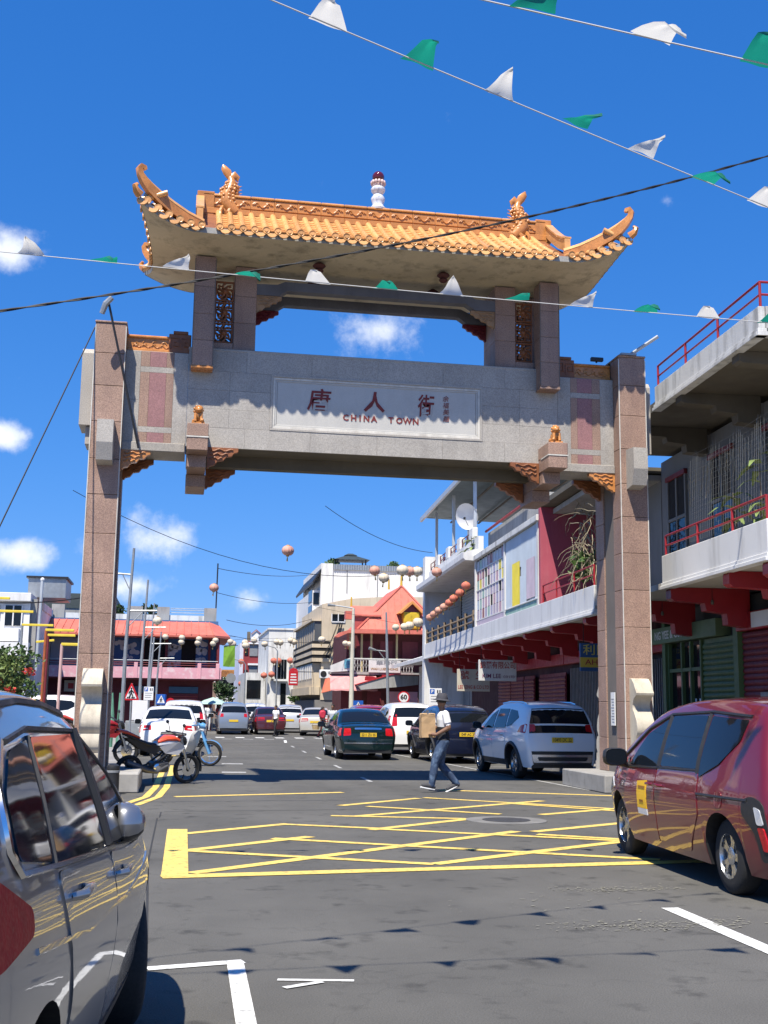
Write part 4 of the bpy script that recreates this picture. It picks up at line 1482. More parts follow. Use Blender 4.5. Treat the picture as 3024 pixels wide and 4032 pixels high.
# ---- red minivan, right foreground
redp = paint('dark_red_metallic_paint', (.17, .008, .016), .25, .35)
VAN_TOP = [(2.06, .24), (2.10, .42), (2.07, .64), (1.97, .82), (1.78, .93), (1.45, 1.05), (1.0, 1.27), (.55, 1.47), (.15, 1.565), (-.4, 1.61), (-1.1, 1.61), (-1.65, 1.57), (-1.86, 1.50), (-1.98, 1.25), (-2.06, .98), (-2.12, .72), (-2.13, .5), (-2.1, .28)]
c = Car('red_minivan', 'dark red minivan with a yellow sticker on its front door', 'car', VAN_TOP, [(2.1, .80), (1.5, .90), (.6, .955), (-1.3, 1.0), (-2.1, 1.02)], .845, 2.75, .31, (5.47, 10.9, 0), -.05, redp, sill=.2, step=.06, tum=.26, front_k=.24, rear_k=.14, arch=.045)
dr = []
for s in (-1, 1):
    zt = lambda y: c.zbelt(y) - .01
    a = c.patch('door', [(1.02, .26), (1.06, .9), (1.0, .925), (.12, .955), (.14, .26)], redp, s, .0055, r=.05)
    b = c.patch('sliding_door', [(.12, .26), (.10, .955), (-.92, .975), (-.95, .62), (-.72, .36), (-.66, .26)], redp, s, .0055, r=.05)
    dr.append((a, b))
    c.handle(.215, .80, s, redp, a, .15)
    c.handle(-.0, .80, s, redp, b, .17)
    c.line('door_rail', [(-.94, .79), (-1.85, .80)], black_plastic, s, .014, .001)
    c.patch('window', [(.98, .955), (.62, 1.27), (.16, 1.43), (.13, .975)], dark_glass, s, .007, a, r=.03)
    c.patch('quarter_glass', [(1.34, .945), (1.0, 1.03), (1.02, .95)], dark_glass, s, .0065, r=.02)
    c.patch('window', [(.03, .985), (.06, 1.46), (-.80, 1.47), (-.86, 1.0)], dark_glass, s, .007, b, r=.03)
    c.patch('rear_quarter_window', [(-.93, .93), (-.90, 1.47), (-1.62, 1.44), (-1.58, 1.26), (-1.3, 1.06)], dark_glass, s, .0065, r=.03)
    c.line('window_rubber', [(1.4, .95), (.95, 1.15), (.6, 1.33), (.1, 1.475), (-.9, 1.505), (-1.65, 1.47)], black_plastic, s, .016)
    c.line('door_pillar', [(.085, .97), (.11, 1.46)], black_plastic, s, .035, -.012)
    c.line('door_pillar', [(-.885, .96), (-.85, 1.48)], black_plastic, s, .03, -.008)
    c.line('window_sill', [(1.36, .925), (.1, .965), (-.9, .99)], black_plastic, s, .013)
    c.patch('tail_lamp_surround', [(-1.78, .80), (-1.9, .84), (-2.06, .8), (-2.1, .55), (-2.09, .35), (-1.98, .32), (-1.93, .55), (-1.76, .7)], black_plastic, s, .007, r=.06)
    c.patch('tail_lamp', [(-1.95, .76), (-2.03, .74), (-2.06, .62), (-1.98, .62)], clear_lens, s, .011, r=.02)
    c.patch('tail_lamp', [(-1.98, .6), (-2.06, .6), (-2.09, .42), (-2.02, .42)], red_lens, s, .011, r=.02)
    c.patch('fuel_flap', [(-1.30, .84), (-1.30, .70), (-1.44, .70), (-1.44, .84)], redp, s, .005, r=.06)
    c.patch('headlamp', [(1.52, .70), (1.75, .80), (1.98, .68), (1.9, .62)], clear_lens, s, .008, r=.03)
    c.mirror(1.0, .985, s, black_plastic, 1.0)
c.patch('door_sticker', [(.62, .55), (.61, .81), (.34, .83), (.35, .55)], M('yellow_sticker', (.85, .5, .02), .5, var=.03), -1, .0105, dr[0][0], r=0)
c.patch('door_sticker', [(.62, .49), (.62, .548), (.35, .548), (.35, .49)], M('white_sticker', (.75, .75, .75), .5, var=.02), -1, .0105, dr[0][0], r=0)
for zz, y0, y1 in ((.755, .57, .38), (.62, .54, .43)):
    c.patch('sticker_print', [(y0, zz - .012), (y0, zz + .012), (y1, zz + .014), (y1, zz - .01)], M('brown_print', (.28, .13, .01), .6, var=0), -1, .0125, dr[0][0], r=0)
c.end_patch('rear_window', [(-.82, 1.04), (-.74, 1.42), (.74, 1.42), (.82, 1.04)], dark_glass)
c.end_patch('windscreen', [(-.82, 1.0), (-.7, 1.5), (.7, 1.5), (.82, 1.0)], dark_glass, rear=False)
c.wheels(wheel_meshes('alloy_e', .31, .19, 5, rim_silver), inset=.015)
c.plate('', .8)


def simple_car(name, label, top, belt, W, wb, wr, loc, rz, mat, plate='', tail=((.55, .98), (.72, .92)), rear_win=((.78, 1.12), (.68, 1.42)), side=None, group=None, clad=None, wheels=W_silver, tum=.3, sill=.2, plate_z=.72, step=.09, cat='car', bright_tail=red_lens, rails=False, plate_mat=None):
    c = Car(name, label, cat, top, belt, W, wb, wr, loc, rz, mat, group, sill=sill, step=step, tum=tum)
    f, md, rr_ = side['doors']
    drs = std_doors(c, mat, side.get('hmat', mat), f, md, rr_, sill + .14, lambda y: c.zbelt(y) - .012, handle_z=side.get('hz', .8))
    for k, s in enumerate((-1, 1)):
        for i, w in enumerate(side['wins']):
            par = drs[k][i] if i < 2 else None
            c.patch('window' if i < 2 else 'quarter_window', w, dark_glass, s, .007, par, r=.03)
        if clad:
            c.patch('sill_cover', [(f, sill + .01), (f, sill + .13), (rr_ + .1, sill + .13), (rr_ + .1, sill + .01)], clad, s, .007, r=.02)
            for ax in c.axles:
                m = MB()
                pts = [(ax + (c.arch + .035) * math.cos(t), c.wr + (c.arch + .035) * math.sin(t)) for t in np.linspace(-.35, math.pi + .35, 16)]
                m.tube([(s * (c.sx(y, max(z, sill + .02)) + .004), y, z) for y, z in pts], .04, 6)
                m.build('arch_cover', clad, c.root, smooth=50)
        if rails:
            c.line('roof_rail', rails, chrome, s, .018, -.02)
        c.patch('tail_lamp', side['tail'], bright_tail, s, .008, r=.03)
        c.mirror(side['mirror'][0], side['mirror'][1], s, mat if not clad else black_plastic, .9)
    (a0, a1), (b0, b1) = tail
    for s in (-1, 1):
        v0, v1 = s * .99, s * a0
        c.end_patch('tail_lamp', [(v0, b1 - .14 if False else b1), (v0, a1), (v1, a1 - .01), (v1, b1 + .02)], bright_tail)
    (w0, z0), (w1, z1) = rear_win
    c.end_patch('rear_window', [(-w0, z0), (-w1, z1), (w1, z1), (w0, z0)], dark_glass)
    fw = side.get('fwin', (1.1, 1.42))
    c.end_patch('windscreen', [(-.8, fw[0]), (-.66, fw[1]), (.66, fw[1]), (.8, fw[0])], dark_glass, rear=False)
    c.wheels(wheels)
    c.plate(plate, plate_z, w=.48, mat=plate_mat)
    return c


white_car = paint('white_car_paint', (.80, .80, .79), 0, .3)
# ---- white crossover parked beyond the right pillar
XT = [(2.18, .30), (2.22, .5), (2.2, .72), (2.1, .92), (1.85, 1.02), (1.4, 1.12), (1.12, 1.17), (.65, 1.42), (.2, 1.60), (-.35, 1.66), (-1.2, 1.66), (-1.75, 1.60), (-1.95, 1.5), (-2.08, 1.22), (-2.15, 1.02), (-2.22, .8), (-2.24, .55), (-2.2, .34)]
XS = dict(doors=(1.02, .02, -.98), wins=([(.85, 1.07), (.4, 1.38), (.08, 1.5), (.05, 1.08)], [(-.03, 1.08), (-.02, 1.52), (-.8, 1.52), (-.88, 1.1)], [(-.95, 1.12), (-.88, 1.51), (-1.35, 1.48), (-1.6, 1.33), (-1.45, 1.26), (-1.25, 1.16)]), tail=[(-1.72, 1.02), (-1.85, 1.16), (-2.08, 1.2), (-2.12, 1.0)], mirror=(.85, 1.08), hz=.92, fwin=(1.2, 1.55))
c = simple_car('white_crossover', 'white crossover with black wheel arch covers parked beside the right pillar', XT, [(2.2, .85), (1.2, 1.03), (0, 1.06), (-1.3, 1.1), (-2.2, 1.16)], .875, 2.75, .345, (8.2, 27.1, 0), .035, white_car, '10493 DC 22', ((.66, 1.2), (.9, 1.02)), ((.8, 1.2), (.72, 1.52)), XS, clad=black_plastic, wheels=W_dark, sill=.27, plate_z=.86, rails=[(.1, 1.64), (-.4, 1.68), (-1.3, 1.67), (-1.6, 1.63)])
c.end_patch('tailgate_band', [(-.98, 1.0), (-.98, 1.16), (.98, 1.16), (.98, 1.0)], dark_glass, off=.004)
c.end_patch('bumper_guard', [(-.75, .38), (-.82, .55), (.82, .55), (.75, .38)], rim_silver, off=.012)
c.end_patch('bumper_grille', [(-.62, .42), (-.66, .5), (.66, .5), (.62, .42)], black_plastic, off=.018)
c.end_patch('bumper_cover', [(-.98, .34), (-.98, .62), (.98, .62), (.98, .34)], black_plastic, off=.007)
# ---- dark blue crossover behind the walking man
navy = paint('navy_car_paint', (.004, .007, .026), .2, .3)
simple_car('navy_crossover', 'dark blue crossover parked behind the man carrying a bag', SUV_TOP, SUV_BELT, .87, 2.66, .335, (7.95, 34.4, 0), .02, navy, '1049 AG 20', ((.62, 1.06), (.9, .93)), ((.78, 1.12), (.68, 1.42)),
           dict(doors=(.98, .0, -.98), wins=([(.8, 1.01), (.35, 1.3), (.06, 1.44), (.03, 1.02)], [(-.05, 1.02), (-.04, 1.46), (-.8, 1.46), (-.9, 1.04)], [(-.97, 1.05), (-.9, 1.45), (-1.3, 1.42), (-1.55, 1.25), (-1.45, 1.1)]), tail=[(-1.8, .94), (-1.9, 1.06), (-2.1, 1.06), (-2.14, .93)], mirror=(.8, 1.02), hz=.86, fwin=(1.12, 1.48)), clad=black_plastic, plate_z=.80)
# ---- white hatch ahead of it
simple_car('white_people_carrier', 'white people carrier parked ahead of the dark blue crossover', XT, [(2.2, .85), (1.2, 1.0), (0, 1.04), (-1.3, 1.08), (-2.2, 1.12)], .86, 2.74, .33, (7.75, 40.6, 0), -.02, white_car, '', ((.62, 1.3), (.9, .9)), ((.76, 1.2), (.68, 1.5)), dict(XS, tail=[(-1.85, .92), (-1.9, 1.25), (-2.05, 1.25), (-2.15, .9)]), sill=.24)
# ---- dark green saloon driving away
SED = [(2.3, .26), (2.34, .46), (2.3, .66), (2.15, .80), (1.7, .88), (1.1, .95), (.85, .99), (.4, 1.24), (0, 1.40), (-.4, 1.445), (-.85, 1.42), (-1.2, 1.30), (-1.55, 1.10), (-1.72, 1.02), (-2.1, .99), (-2.24, .95), (-2.3, .8), (-2.33, .55), (-2.28, .3)]
SEDB = [(2.3, .72), (1.2, .86), (0, .91), (-1.2, .94), (-2.3, .90)]
SEDS = dict(doors=(.86, -.08, -1.02), wins=([(.72, .93), (.3, 1.18), (-.02, 1.31), (-.05, .94)], [(-.12, .94), (-.1, 1.32), (-.62, 1.32), (-.98, 1.14), (-1.0, .96)], [(-1.06, .97), (-1.03, 1.12), (-1.25, 1.02), (-1.28, .98)]), tail=[(-1.98, .70), (-2.05, .90), (-2.22, .91), (-2.28, .68)], mirror=(.66, .93), hz=.76, fwin=(1.02, 1.34))
green = paint('dark_green_car_paint', (.006, .022, .022), .4, .22)
c = simple_car('green_saloon', 'dark green saloon driving away up the middle of the street', SED, SEDB, .875, 2.65, .31, (5.53, 36.5, 0), 0.0, green, '2211 ZU 05', ((.58, .90), (.9, .68)), ((.8, 1.06), (.68, 1.34)), SEDS, wheels=W_silver, plate_z=.72, sill=.2, tum=.4)
c.end_patch('chrome_strip', [(-.45, .86), (-.45, .895), (.45, .895), (.45, .86)], chrome, off=.012)
c.end_patch('bumper_strip', [(-.97, .47), (-.97, .5), (.97, .5), (.97, .47)], chrome, off=.01)
# ---- left kerb: white saloon and white pickup-like estate behind it
simple_car('white_saloon', 'white saloon parked on the left behind the motorcycles', SED, SEDB, .88, 2.65, .31, (-.15, 38.3, 0), -.02, white_car, '', ((.55, .9), (.9, .74)), ((.8, 1.06), (.68, 1.34)), SEDS, sill=.2, plate_z=.6, tum=.4, plate_mat=clean_white)
simple_car('white_estate', 'white tall estate parked ahead of the white saloon', XT, [(2.2, .85), (1.2, 1.03), (0, 1.06), (-1.3, 1.1), (-2.2, 1.16)], .87, 2.75, .345, (.35, 46.3, 0), -.02, white_car, '', ((.66, 1.25), (.9, .9)), ((.8, 1.2), (.72, 1.52)), XS)
# ---- far traffic
far = [('grey_blue_hatchback', 'grey blue hatchback stopped at the crossing by the corner shop', XT, (.22, .26, .32), (3.05, 65.5), 0.0, 'h'),
       ('maroon_saloon', 'dark maroon saloon standing in front of the woman with a basket', SED, (.09, .02, .025), (5.0, 66.0), .02, 's'),
       ('silver_hatchback', 'small silver hatchback parked beyond the beige saloon', SUV_TOP, (.55, .56, .57), (6.75, 71.0), -.1, 'h'),
       ('beige_saloon', 'beige saloon with dark tail lamp band near the crossing', SED, (.58, .54, .45), (7.55, 64.2), -.16, 's'),
       ('white_van', 'small white van in the far traffic', XT, (.7, .7, .68), (4.9, 76.0), .0, 'h'),
       ('yellow_hatchback', 'small yellow and black car far up the street', SUV_TOP, (.6, .4, .03), (4.0, 82.0), .0, 'h'),
       ('crimson_car', 'crimson car roof showing beyond the green saloon', SUV_TOP, (.3, .02, .05), (7.9, 49.5), -.02, 'h')]
for nm, lb, top, col, (x, y), rz, kd in far:
    if kd == 'h':
        simple_car(nm, lb, top, SUV_BELT, .86, 2.66, .33, (x, y, 0), rz, paint(nm + '_paint', col, .3, .3), '', ((.62, 1.1), (.9, .9)), ((.78, 1.14), (.68, 1.46)), dict(XS), step=.16)
    else:
        simple_car(nm, lb, top, SEDB, .87, 2.65, .31, (x, y, 0), rz, paint(nm + '_paint', col, .3, .3), '', ((.4, .9), (.9, .74)), ((.8, 1.06), (.68, 1.34)), SEDS, step=.16, tum=.4)

# ================================================================== BUILDINGS
# right-hand row: local x runs up the street, local y points to the street
ROW_O, ROW_A = (9.6, 22.0, 0.0), .06
ROW_RZ = math.pi / 2 - ROW_A
TO_CAM = (R(90), 0, R(-90))       # lettering that faces down the street
TO_ST = (R(90), 0, R(180))        # lettering that faces the street
row_white = M('row_white_paint', (.70, .70, .69), .8, var=.07, vs=.5, fine=.04, stain=.5, scol=(.33, .32, .3), ss=.7, bump=.2)
shade_wall = M('upper_wall_paint', (.19, .195, .195), .85, var=.1, vs=.6, stain=.6, scol=(.16, .16, .16))  # pale wall darkened in colour to stand in for shade behind the balconies
green_shut = M('green_shutter_paint', (.075, .13, .045), .55, var=.12, vs=3, stain=.3, scol=(.05, .08, .04))
red_shut = M('red_shutter_paint', (.16, .016, .024), .55, var=.15, vs=3, stain=.3, scol=(.1, .02, .02))
grey_shut = M('grey_shutter_paint', (.22, .23, .24), .55, var=.1, vs=3)
black_void = M('dark_interior', (.012, .012, .013), .95, var=0)


def slats(par, x0, x1, y, z0, z1, mat, step=.12, name='shutter', d=1):
    """a roller shutter whose curtain is built of rounded slats"""
    sh = MB().box(x0, x1, min(y, y - d * .03), max(y, y - d * .03), z0, z1).build(name, mat, par)
    n = int((z1 - z0) / step)
    me = MB().prism([(0, 0), (.028 * d, step * .25), (.034 * d, step * .5), (.02 * d, step * .85), (0, step * .97)][::(1 if d > 0 else -1)], 'yz', x0 + .01, x1 - .01).mesh('slat', mat)
    for k in range(n):
        place(me, 'slat', sh, (0, y + d * .002, z0 + k * step))
    return sh


def stepped_bracket(par, s, top, depth, w=.28, mat=red_paint, k=1.0, name='balcony_bracket'):
    p = [(-1.69, top), (-.08, top), (-.05, top - .06), (-.05, top - .22), (-.12, top - .27), (-.75, top - .30), (-.78, top - .45), (-1.2, top - .5), (-1.22, top - .72), (-1.69, top - .78)]
    p = [(a * depth / 1.69, top + (b - top) * k) for a, b in p]
    return MB().prism(p[::-1], 'yz', s - w / 2, s + w / 2).build(name, mat, par)


def pipe_rail(par, posts, y, z0, z1, rails, mat=red_paint, r=.022, name='railing'):
    m = MB()
    root = MB().tube([(posts[0], y, rails[-1]), (posts[-1], y, rails[-1])], r, 7).build(name, mat, par)
    for z in rails[:-1]:
        MB().tube([(posts[0], y, z), (posts[-1], y, z)], r * .85, 7).build('rail', mat, root)
    for s in posts:
        MB().tube([(s, y, z0), (s, y, z1)], r * 1.1, 7).build('rail_post', mat, root)
    return root


def parapet(par, s0, s1, z0, z1, y=0.0, mat=row_white, name='parapet'):
    o = MB().box(s0, s1, y - .12, y, z0 + .14, z1, c=.008).build(name, mat, par)
    MB().box(s0 - .02, s1 + .02, y - .14, y + .025, z0 + .07, z0 + .137, c=.006).build('moulding', mat, o)
    MB().box(s0 - .03, s1 + .03, y - .14, y + .055, z0, z0 + .067, c=.006).build('moulding', mat, o)
    return o


# ---- near right shop house
b1 = thing('corner_shop_house', 'white concrete shop house with balconies at the right edge beside the gate pillar', 'building', ROW_O, ROW_RZ)
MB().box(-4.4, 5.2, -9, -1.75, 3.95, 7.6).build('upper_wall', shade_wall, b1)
gw = MB().box(-4.4, 5.2, -9, -1.95, 0, 3.9).build('ground_wall', M('shop_wall_shade_grey', (.07, .068, .065), .85, var=.15, vs=1), b1)  # wall grey lowered to put the shade under the balcony into the colour
for s0, s1 in ((-4.4, -4.05), (-2.2, -2.0), (.72, .95), (5.0, 5.2)):
    MB().box(s0, s1, -1.95, -1.66, 0, 3.9).build('pier', dark_red if s0 < 0 else green_shut, b1)
sl = MB().box(-4.45, 5.0, -1.8, -.02, 3.96, 4.08).build('balcony_slab', M('balcony_soffit', (.46, .43, .37), .85, var=.08, vs=.6, stain=.35, scol=(.4, .36, .3), streak=False), b1)
parapet(b1, -4.5, .45, 3.93, 4.62)
pipe_rail(b1, [.35, -1.37, -3.0, -4.4], -.06, 4.62, 5.02, [4.82, 5.02])
for s in (.25, -2.65, -4.3, 3.2):
    stepped_bracket(b1, s, 3.955, 1.69)
# upper flat roof with parapet and rail
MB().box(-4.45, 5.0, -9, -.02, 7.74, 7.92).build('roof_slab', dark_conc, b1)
parapet(b1, -4.5, .62, 7.70, 8.22, mat=old_white)
e = MB().box(-4.52, -4.40, -6, -.125, 7.84, 8.22).build('parapet', old_white, b1)
MB().box(-4.56, -4.40, -6, .05, 7.70, 7.767).build('moulding', old_white, e)
pipe_rail(b1, [.55, -1.03, -2.65, -4.46], -.06, 8.2, 8.66, [8.44, 8.66])
rr_ = MB().tube([(-4.46, -.06, 8.66), (-4.46, -4, 8.66)], .022, 7).build('railing', red_paint, b1)
MB().tube([(-4.46, -.06, 8.44), (-4.46, -4, 8.44)], .02, 7).build('rail', red_paint, rr_)
for s in (-3.4, -.6, 2.2):
    stepped_bracket(b1, s, 7.735, 1.69, .3, dark_conc, .75, 'roof_bracket')
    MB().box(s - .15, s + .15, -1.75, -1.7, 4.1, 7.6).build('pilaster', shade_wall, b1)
# upper windows with red lintels and shutters
for s0, s1 in ((3.5, 4.65), (.8, 1.97), (-2.0, -.85), (-3.9, -2.9)):
    w = MB().box(s0, s1, -1.752, -1.72, 4.9, 7.08).build('window', black_void, b1)
    MB().box(s0 - .06, s1 + .06, -1.75, -1.66, 7.0, 7.12, c=.01).build('lintel', dark_red, w)
    for k in range(3):
        x = s0 + (s1 - s0) * k / 2
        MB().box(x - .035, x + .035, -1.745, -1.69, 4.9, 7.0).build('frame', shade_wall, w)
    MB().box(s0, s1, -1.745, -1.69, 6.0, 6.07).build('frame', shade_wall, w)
    for a in (s0 + .05, (s0 + s1) / 2 + .04):
        MB().box(a, a + (s1 - s0) / 2 - .1, -1.73, -1.715, 4.95, 5.98).build('pane', dark_glass, w)
# shops: green fascia with lettering, glass doors, shutters, red shop
fa = MB().box(1.72, 5.9, -1.95, -1.6, 3.12, 3.50, c=.01).build('shop_fascia', M('green_fascia', (.13, .19, .10), .6, var=.1, vs=2, stain=.3, scol=(.07, .1, .06)), b1)
letter('NG YEE & CO.', .27, M('white_lettering', (.62, .62, .58), .6, var=.05), fa, (4.62, -1.596, 3.30), TO_ST, bold=.004, width=1.8)
fa2 = MB().box(-3.9, .7, -1.95, -1.62, 3.14, 3.50, c=.01).build('shop_fascia', red_paint, b1)
MB().box(-2.6, -.1, -1.62, -1.6, 3.17, 3.47).build('fascia_board', clean_white, fa2)
dw = MB().box(2.95, 4.98, -1.95, -1.80, .1, 3.0).build('shop_window', dark_glass, b1)
for s in (2.92, 3.55, 4.1, 4.95):
    MB().box(s - .035, s + .035, -1.8, -1.72, .1, 3.1).build('frame', green_shut, dw)
MB().box(2.92, 4.98, -1.8, -1.73, 2.42, 2.5).build('frame', green_shut, dw)
for k in range(7):
    x = 3.0 + .13 * k
    MB().box(x, x + .09, -1.797, -1.79, .9 + .05 * (k % 3), 1.7 + .1 * (k % 2)).build('poster', clean_white if k % 2 else grey_shut, dw)
slats(b1, 1.0, 2.85, -1.78, .12, 3.1, green_shut)
slats(b1, -1.98, .70, -1.78, .12, 3.12, red_shut)
slats(b1, -4.0, -2.22, -1.78, .12, 3.12, red_shut)
wm = MB().box(-1.0, -.2, -1.74, -1.70, 1.0, 1.9).build('shop_notice', grey_shut, b1)
for s in (.1, -2.4, 3.0):
    lb = MB().tube([(s, -.9, 3.95), (s, -.9, 3.72)], .006, 5).build('lamp_cord', wire_mat, b1)
    MB().lathe([(.0, -.1), (.03, -.09), (.035, -.05), (.02, 0), (.0, 0)], 8, (s, -.9, 3.72)).build('lamp_bulb', dark_conc, lb)
# bird net over the balcony, a palm in a pot, dry creepers
net = MB()
for k in range(34):
    s = -.6 - k * .11
    net.tube([(s, -.2, 4.75), (s - .05 * math.sin(k), -.26, 6.4 + .15 * math.sin(k * .7))], .0018, 3, caps=False)
for k in range(17):
    z = 4.78 + k * .105
    net.tube([(-.6, -.2, z), (-2.4, -.24, z - .05 + .02 * (k % 3)), (-4.3, -.2, z)], .0018, 3, caps=False)
tag(net.build('balcony_net', M('grey_net', (.3, .31, .3), .8, var=0), b1), kind='stuff')


def leafy(n, c, rad, size, seed, up=.4):
    """a cloud of small folded leaves"""
    q = random.Random(seed)
    m = MB()
    for _ in range(n):
        while True:
            d = Vector((q.uniform(-1, 1), q.uniform(-1, 1), q.uniform(-1, 1)))
            if d.length < 1:
                break
        p = Vector(c) + Vector((d.x * rad[0], d.y * rad[1], d.z * rad[2]))
        a = Vector((q.uniform(-1, 1), q.uniform(-1, 1), q.uniform(-.6, .6) + up)).normalized()
        b = a.cross(Vector((q.uniform(-1, 1), q.uniform(-1, 1), q.uniform(-1, 1)))).normalized()
        L_ = size * q.uniform(.6, 1.3)
        w = L_ * .3
        n_ = a.cross(b) * w * .5
        m.add([p, p + a * L_ * .5 + b * w + n_, p + a * L_, p + a * L_ * .5 - b * w + n_, ], [(0, 1, 2), (0, 2, 3)])
    return m


leaf_g = M('leaf_green', (.065, .12, .03), .6, var=.4, vs=5)
leaf_y = M('leaf_pale_green', (.16, .22, .06), .6, var=.3, vs=5)
leaf_d = M('leaf_dark_green', (.035, .07, .02), .6, var=.4, vs=4)
dry = M('dry_creeper', (.30, .26, .18), .9, var=.25, vs=5)


def potted_palm(loc, h, label, seed):
    q = random.Random(seed)
    t = thing('potted_plant', label, 'plant', loc)
    MB().lathe([(.0, 0), (.12, 0), (.15, .22), (.165, .23), (.165, .27), (.0, .27)], 12).build('pot', M('terracotta', (.3, .12, .07), .8), t)
    st = MB().tube([(0, 0, .2), (.03, .02, h * .6), (.0, .05, h)], [.02, .016, .01], 6).build('stem', wood, t)
    m = MB()
    for k in range(14):
        w = q.uniform(0, 6.3)
        L_ = q.uniform(.35, .65)
        z0 = h * q.uniform(.35, 1.0)
        pts = [Vector((math.cos(w) * L_ * f, math.sin(w) * L_ * f, z0 + .25 * f - .4 * f * f)) for f in (0, .33, .66, 1)]
        side = Vector((-math.sin(w), math.cos(w), 0))
        for i in range(3):
            ww = (.06, .08, .05, .01)
            m.add([pts[i] - side * ww[i], pts[i] + side * ww[i], pts[i + 1] + side * ww[i + 1], pts[i + 1] - side * ww[i + 1]], [(0, 1, 2, 3)])
    m.build('leaves', leaf_y, t)
    return t


def row_pt(s, t, z):
    u = Vector((math.sin(ROW_A), math.cos(ROW_A), 0))
    n = Vector((-math.cos(ROW_A), math.sin(ROW_A), 0))
    return Vector(ROW_O) + u * s + n * t + Vector((0, 0, z))


potted_palm(row_pt(-2.2, -.45, 4.08), 1.4, 'palm with yellowish fronds in a pot behind the red balcony rail', 3)
potted_palm(row_pt(-3.2, -.5, 4.08), 2.0, 'tall thin potted palm nearest the right frame edge', 5)
# creepers on the net
cr = MB()
q = random.Random(9)
for k in range(40):
    s = q.uniform(-3.5, .3)
    p = Vector((s, -.5, 6.3))
    pts = [p]
    for _ in range(5):
        p = p + Vector((q.uniform(-.12, .12), q.uniform(-.03, .03), q.uniform(-.22, .02)))
        pts.append(p)
    cr.tube(pts, .006, 3, caps=False)
tag(cr.build('creeper', dry, b1), kind='stuff')

# ---- long balcony building beyond the gate
b2 = thing('balcony_building', 'white two storey building with coloured screen panels above its shops', 'building', ROW_O, ROW_RZ)
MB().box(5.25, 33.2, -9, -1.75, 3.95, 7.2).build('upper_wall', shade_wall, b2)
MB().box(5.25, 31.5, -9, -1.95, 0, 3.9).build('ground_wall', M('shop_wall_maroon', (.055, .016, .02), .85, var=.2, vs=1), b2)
MB().box(5.25, 33.4, -1.8, -.02, 3.90, 4.02).build('balcony_slab', MATS['balcony_soffit'], b2)
parapet(b2, 5.25, 33.4, 3.80, 4.52)
pipe_rail(b2, [5.4, 7.2, 9.0, 10.5], -.06, 4.52, 5.03, [4.8, 5.03])
for s in (6.3, 9.6, 12.9, 16.2, 19.5, 22.8, 26.1, 29.4, 32.4):
    stepped_bracket(b2, s, 3.895, 1.69)
pinkp = M('dark_pink_wall', (.40, .075, .115), .75, var=.1, vs=1, stain=.2, scol=(.5, .3, .3))
MB().box(10.6, 10.78, -6, -.01, 4.53, 7.6).build('partition_wall', pinkp, b2)
MB().box(5.25, 10.59, -6, -.03, 7.35, 7.5).build('canopy_slab', dark_conc, b2)
# pale corrugated screen
sheet_b = M('pale_blue_sheet', (.48, .55, .62), .6, var=.1, vs=1, stain=.3, scol=(.3, .33, .36))
sheet_y = M('yellow_sheet', (.75, .62, .06), .6, var=.1, vs=2, stain=.25, scol=(.5, .4, .1))
sheet_p = M('mauve_sheet', (.5, .42, .5), .6, var=.1, vs=2, stain=.3, scol=(.3, .26, .3))
sc = MB().box(11.0, 15.5, -.10, -.06, 4.45, 6.98).build('screen', M('screen_frame_grey', (.35, .36, .36), .7, var=.1), b2)


def corrugated(x0, x1, z0, z1, mat, y=-.05, name='sheet', par=None, d=.018, pitch=.12):
    n = max(2, int((x1 - x0) / pitch) * 2)
    rows = [[], []]
    for i in range(n + 1):
        x = x0 + (x1 - x0) * i / n
        yy = y + (d if i % 2 else 0)
        rows[0].append((x, yy, z0))
        rows[1].append((x, yy, z1))
    m = MB().grid(rows, flip=True)
    m.grid([[(p[0], p[1] - .006, p[2]) for p in r_] for r_ in rows])
    return m.build(name, mat, par)


for x0, x1, z0, z1, mt, yy in ((11.05, 12.1, 4.75, 6.95, sheet_b, -.05), (12.1, 13.2, 5.5, 6.95, sheet_b, -.047), (13.2, 14.3, 5.9, 6.95, sheet_b, -.05), (14.3, 15.4, 4.7, 6.95, sheet_b, -.046),
                               (13.35, 14.4, 4.72, 6.1, sheet_y, -.028), (12.45, 13.3, 4.72, 5.6, sheet_b, -.028), (11.35, 12.4, 4.8, 6.0, sheet_p, -.022)):
    corrugated(x0, x1, z0, z1, mt, yy, par=sc)
mg = M('mint_green_paint', (.25, .42, .36), .7, var=.15, vs=2, stain=.4, scol=(.6, .62, .6), streak=False)
MB().box(11.05, 15.4, -.05, -.03, 4.47, 4.70).build('painted_board', mg, sc)
MB().box(11.0, 15.45, -.04, -.005, 4.70, 4.74, c=.005).build('screen_rail', row_white, sc)
# coloured lattice of small panes
cols = [sheet_y, sheet_b, sheet_p, M('rose_pane', (.55, .34, .38), .5, var=.08), M('mint_pane', (.34, .5, .42), .5, var=.08), M('brick_pane', (.32, .12, .11), .5, var=.1), M('white_pane', (.6, .6, .6), .5, var=.06), M('lilac_pane', (.44, .40, .52), .5, var=.08)]
lt = MB().box(15.65, 20.6, -.12, -.09, 4.45, 6.98).build('coloured_screen', M('screen_backing', (.03, .028, .028), .8, var=0), b2)
q = random.Random(21)
nc, nr = 10, 6
for i in range(nc):
    for j in range(nr):
        if q.random() < .07:
            continue
        x0 = 15.72 + i * .485
        z0 = 4.75 + j * .365
        h = .72 if q.random() < .25 and j < nr - 1 else .345
        mt = q.choice(cols + [sheet_p, sheet_b, cols[6], cols[3]])
        MB().box(x0, x0 + .465, -.088, -.075 - .004 * (j % 2), z0, min(z0 + .345, 6.95)).build('coloured_pane', mt, lt)
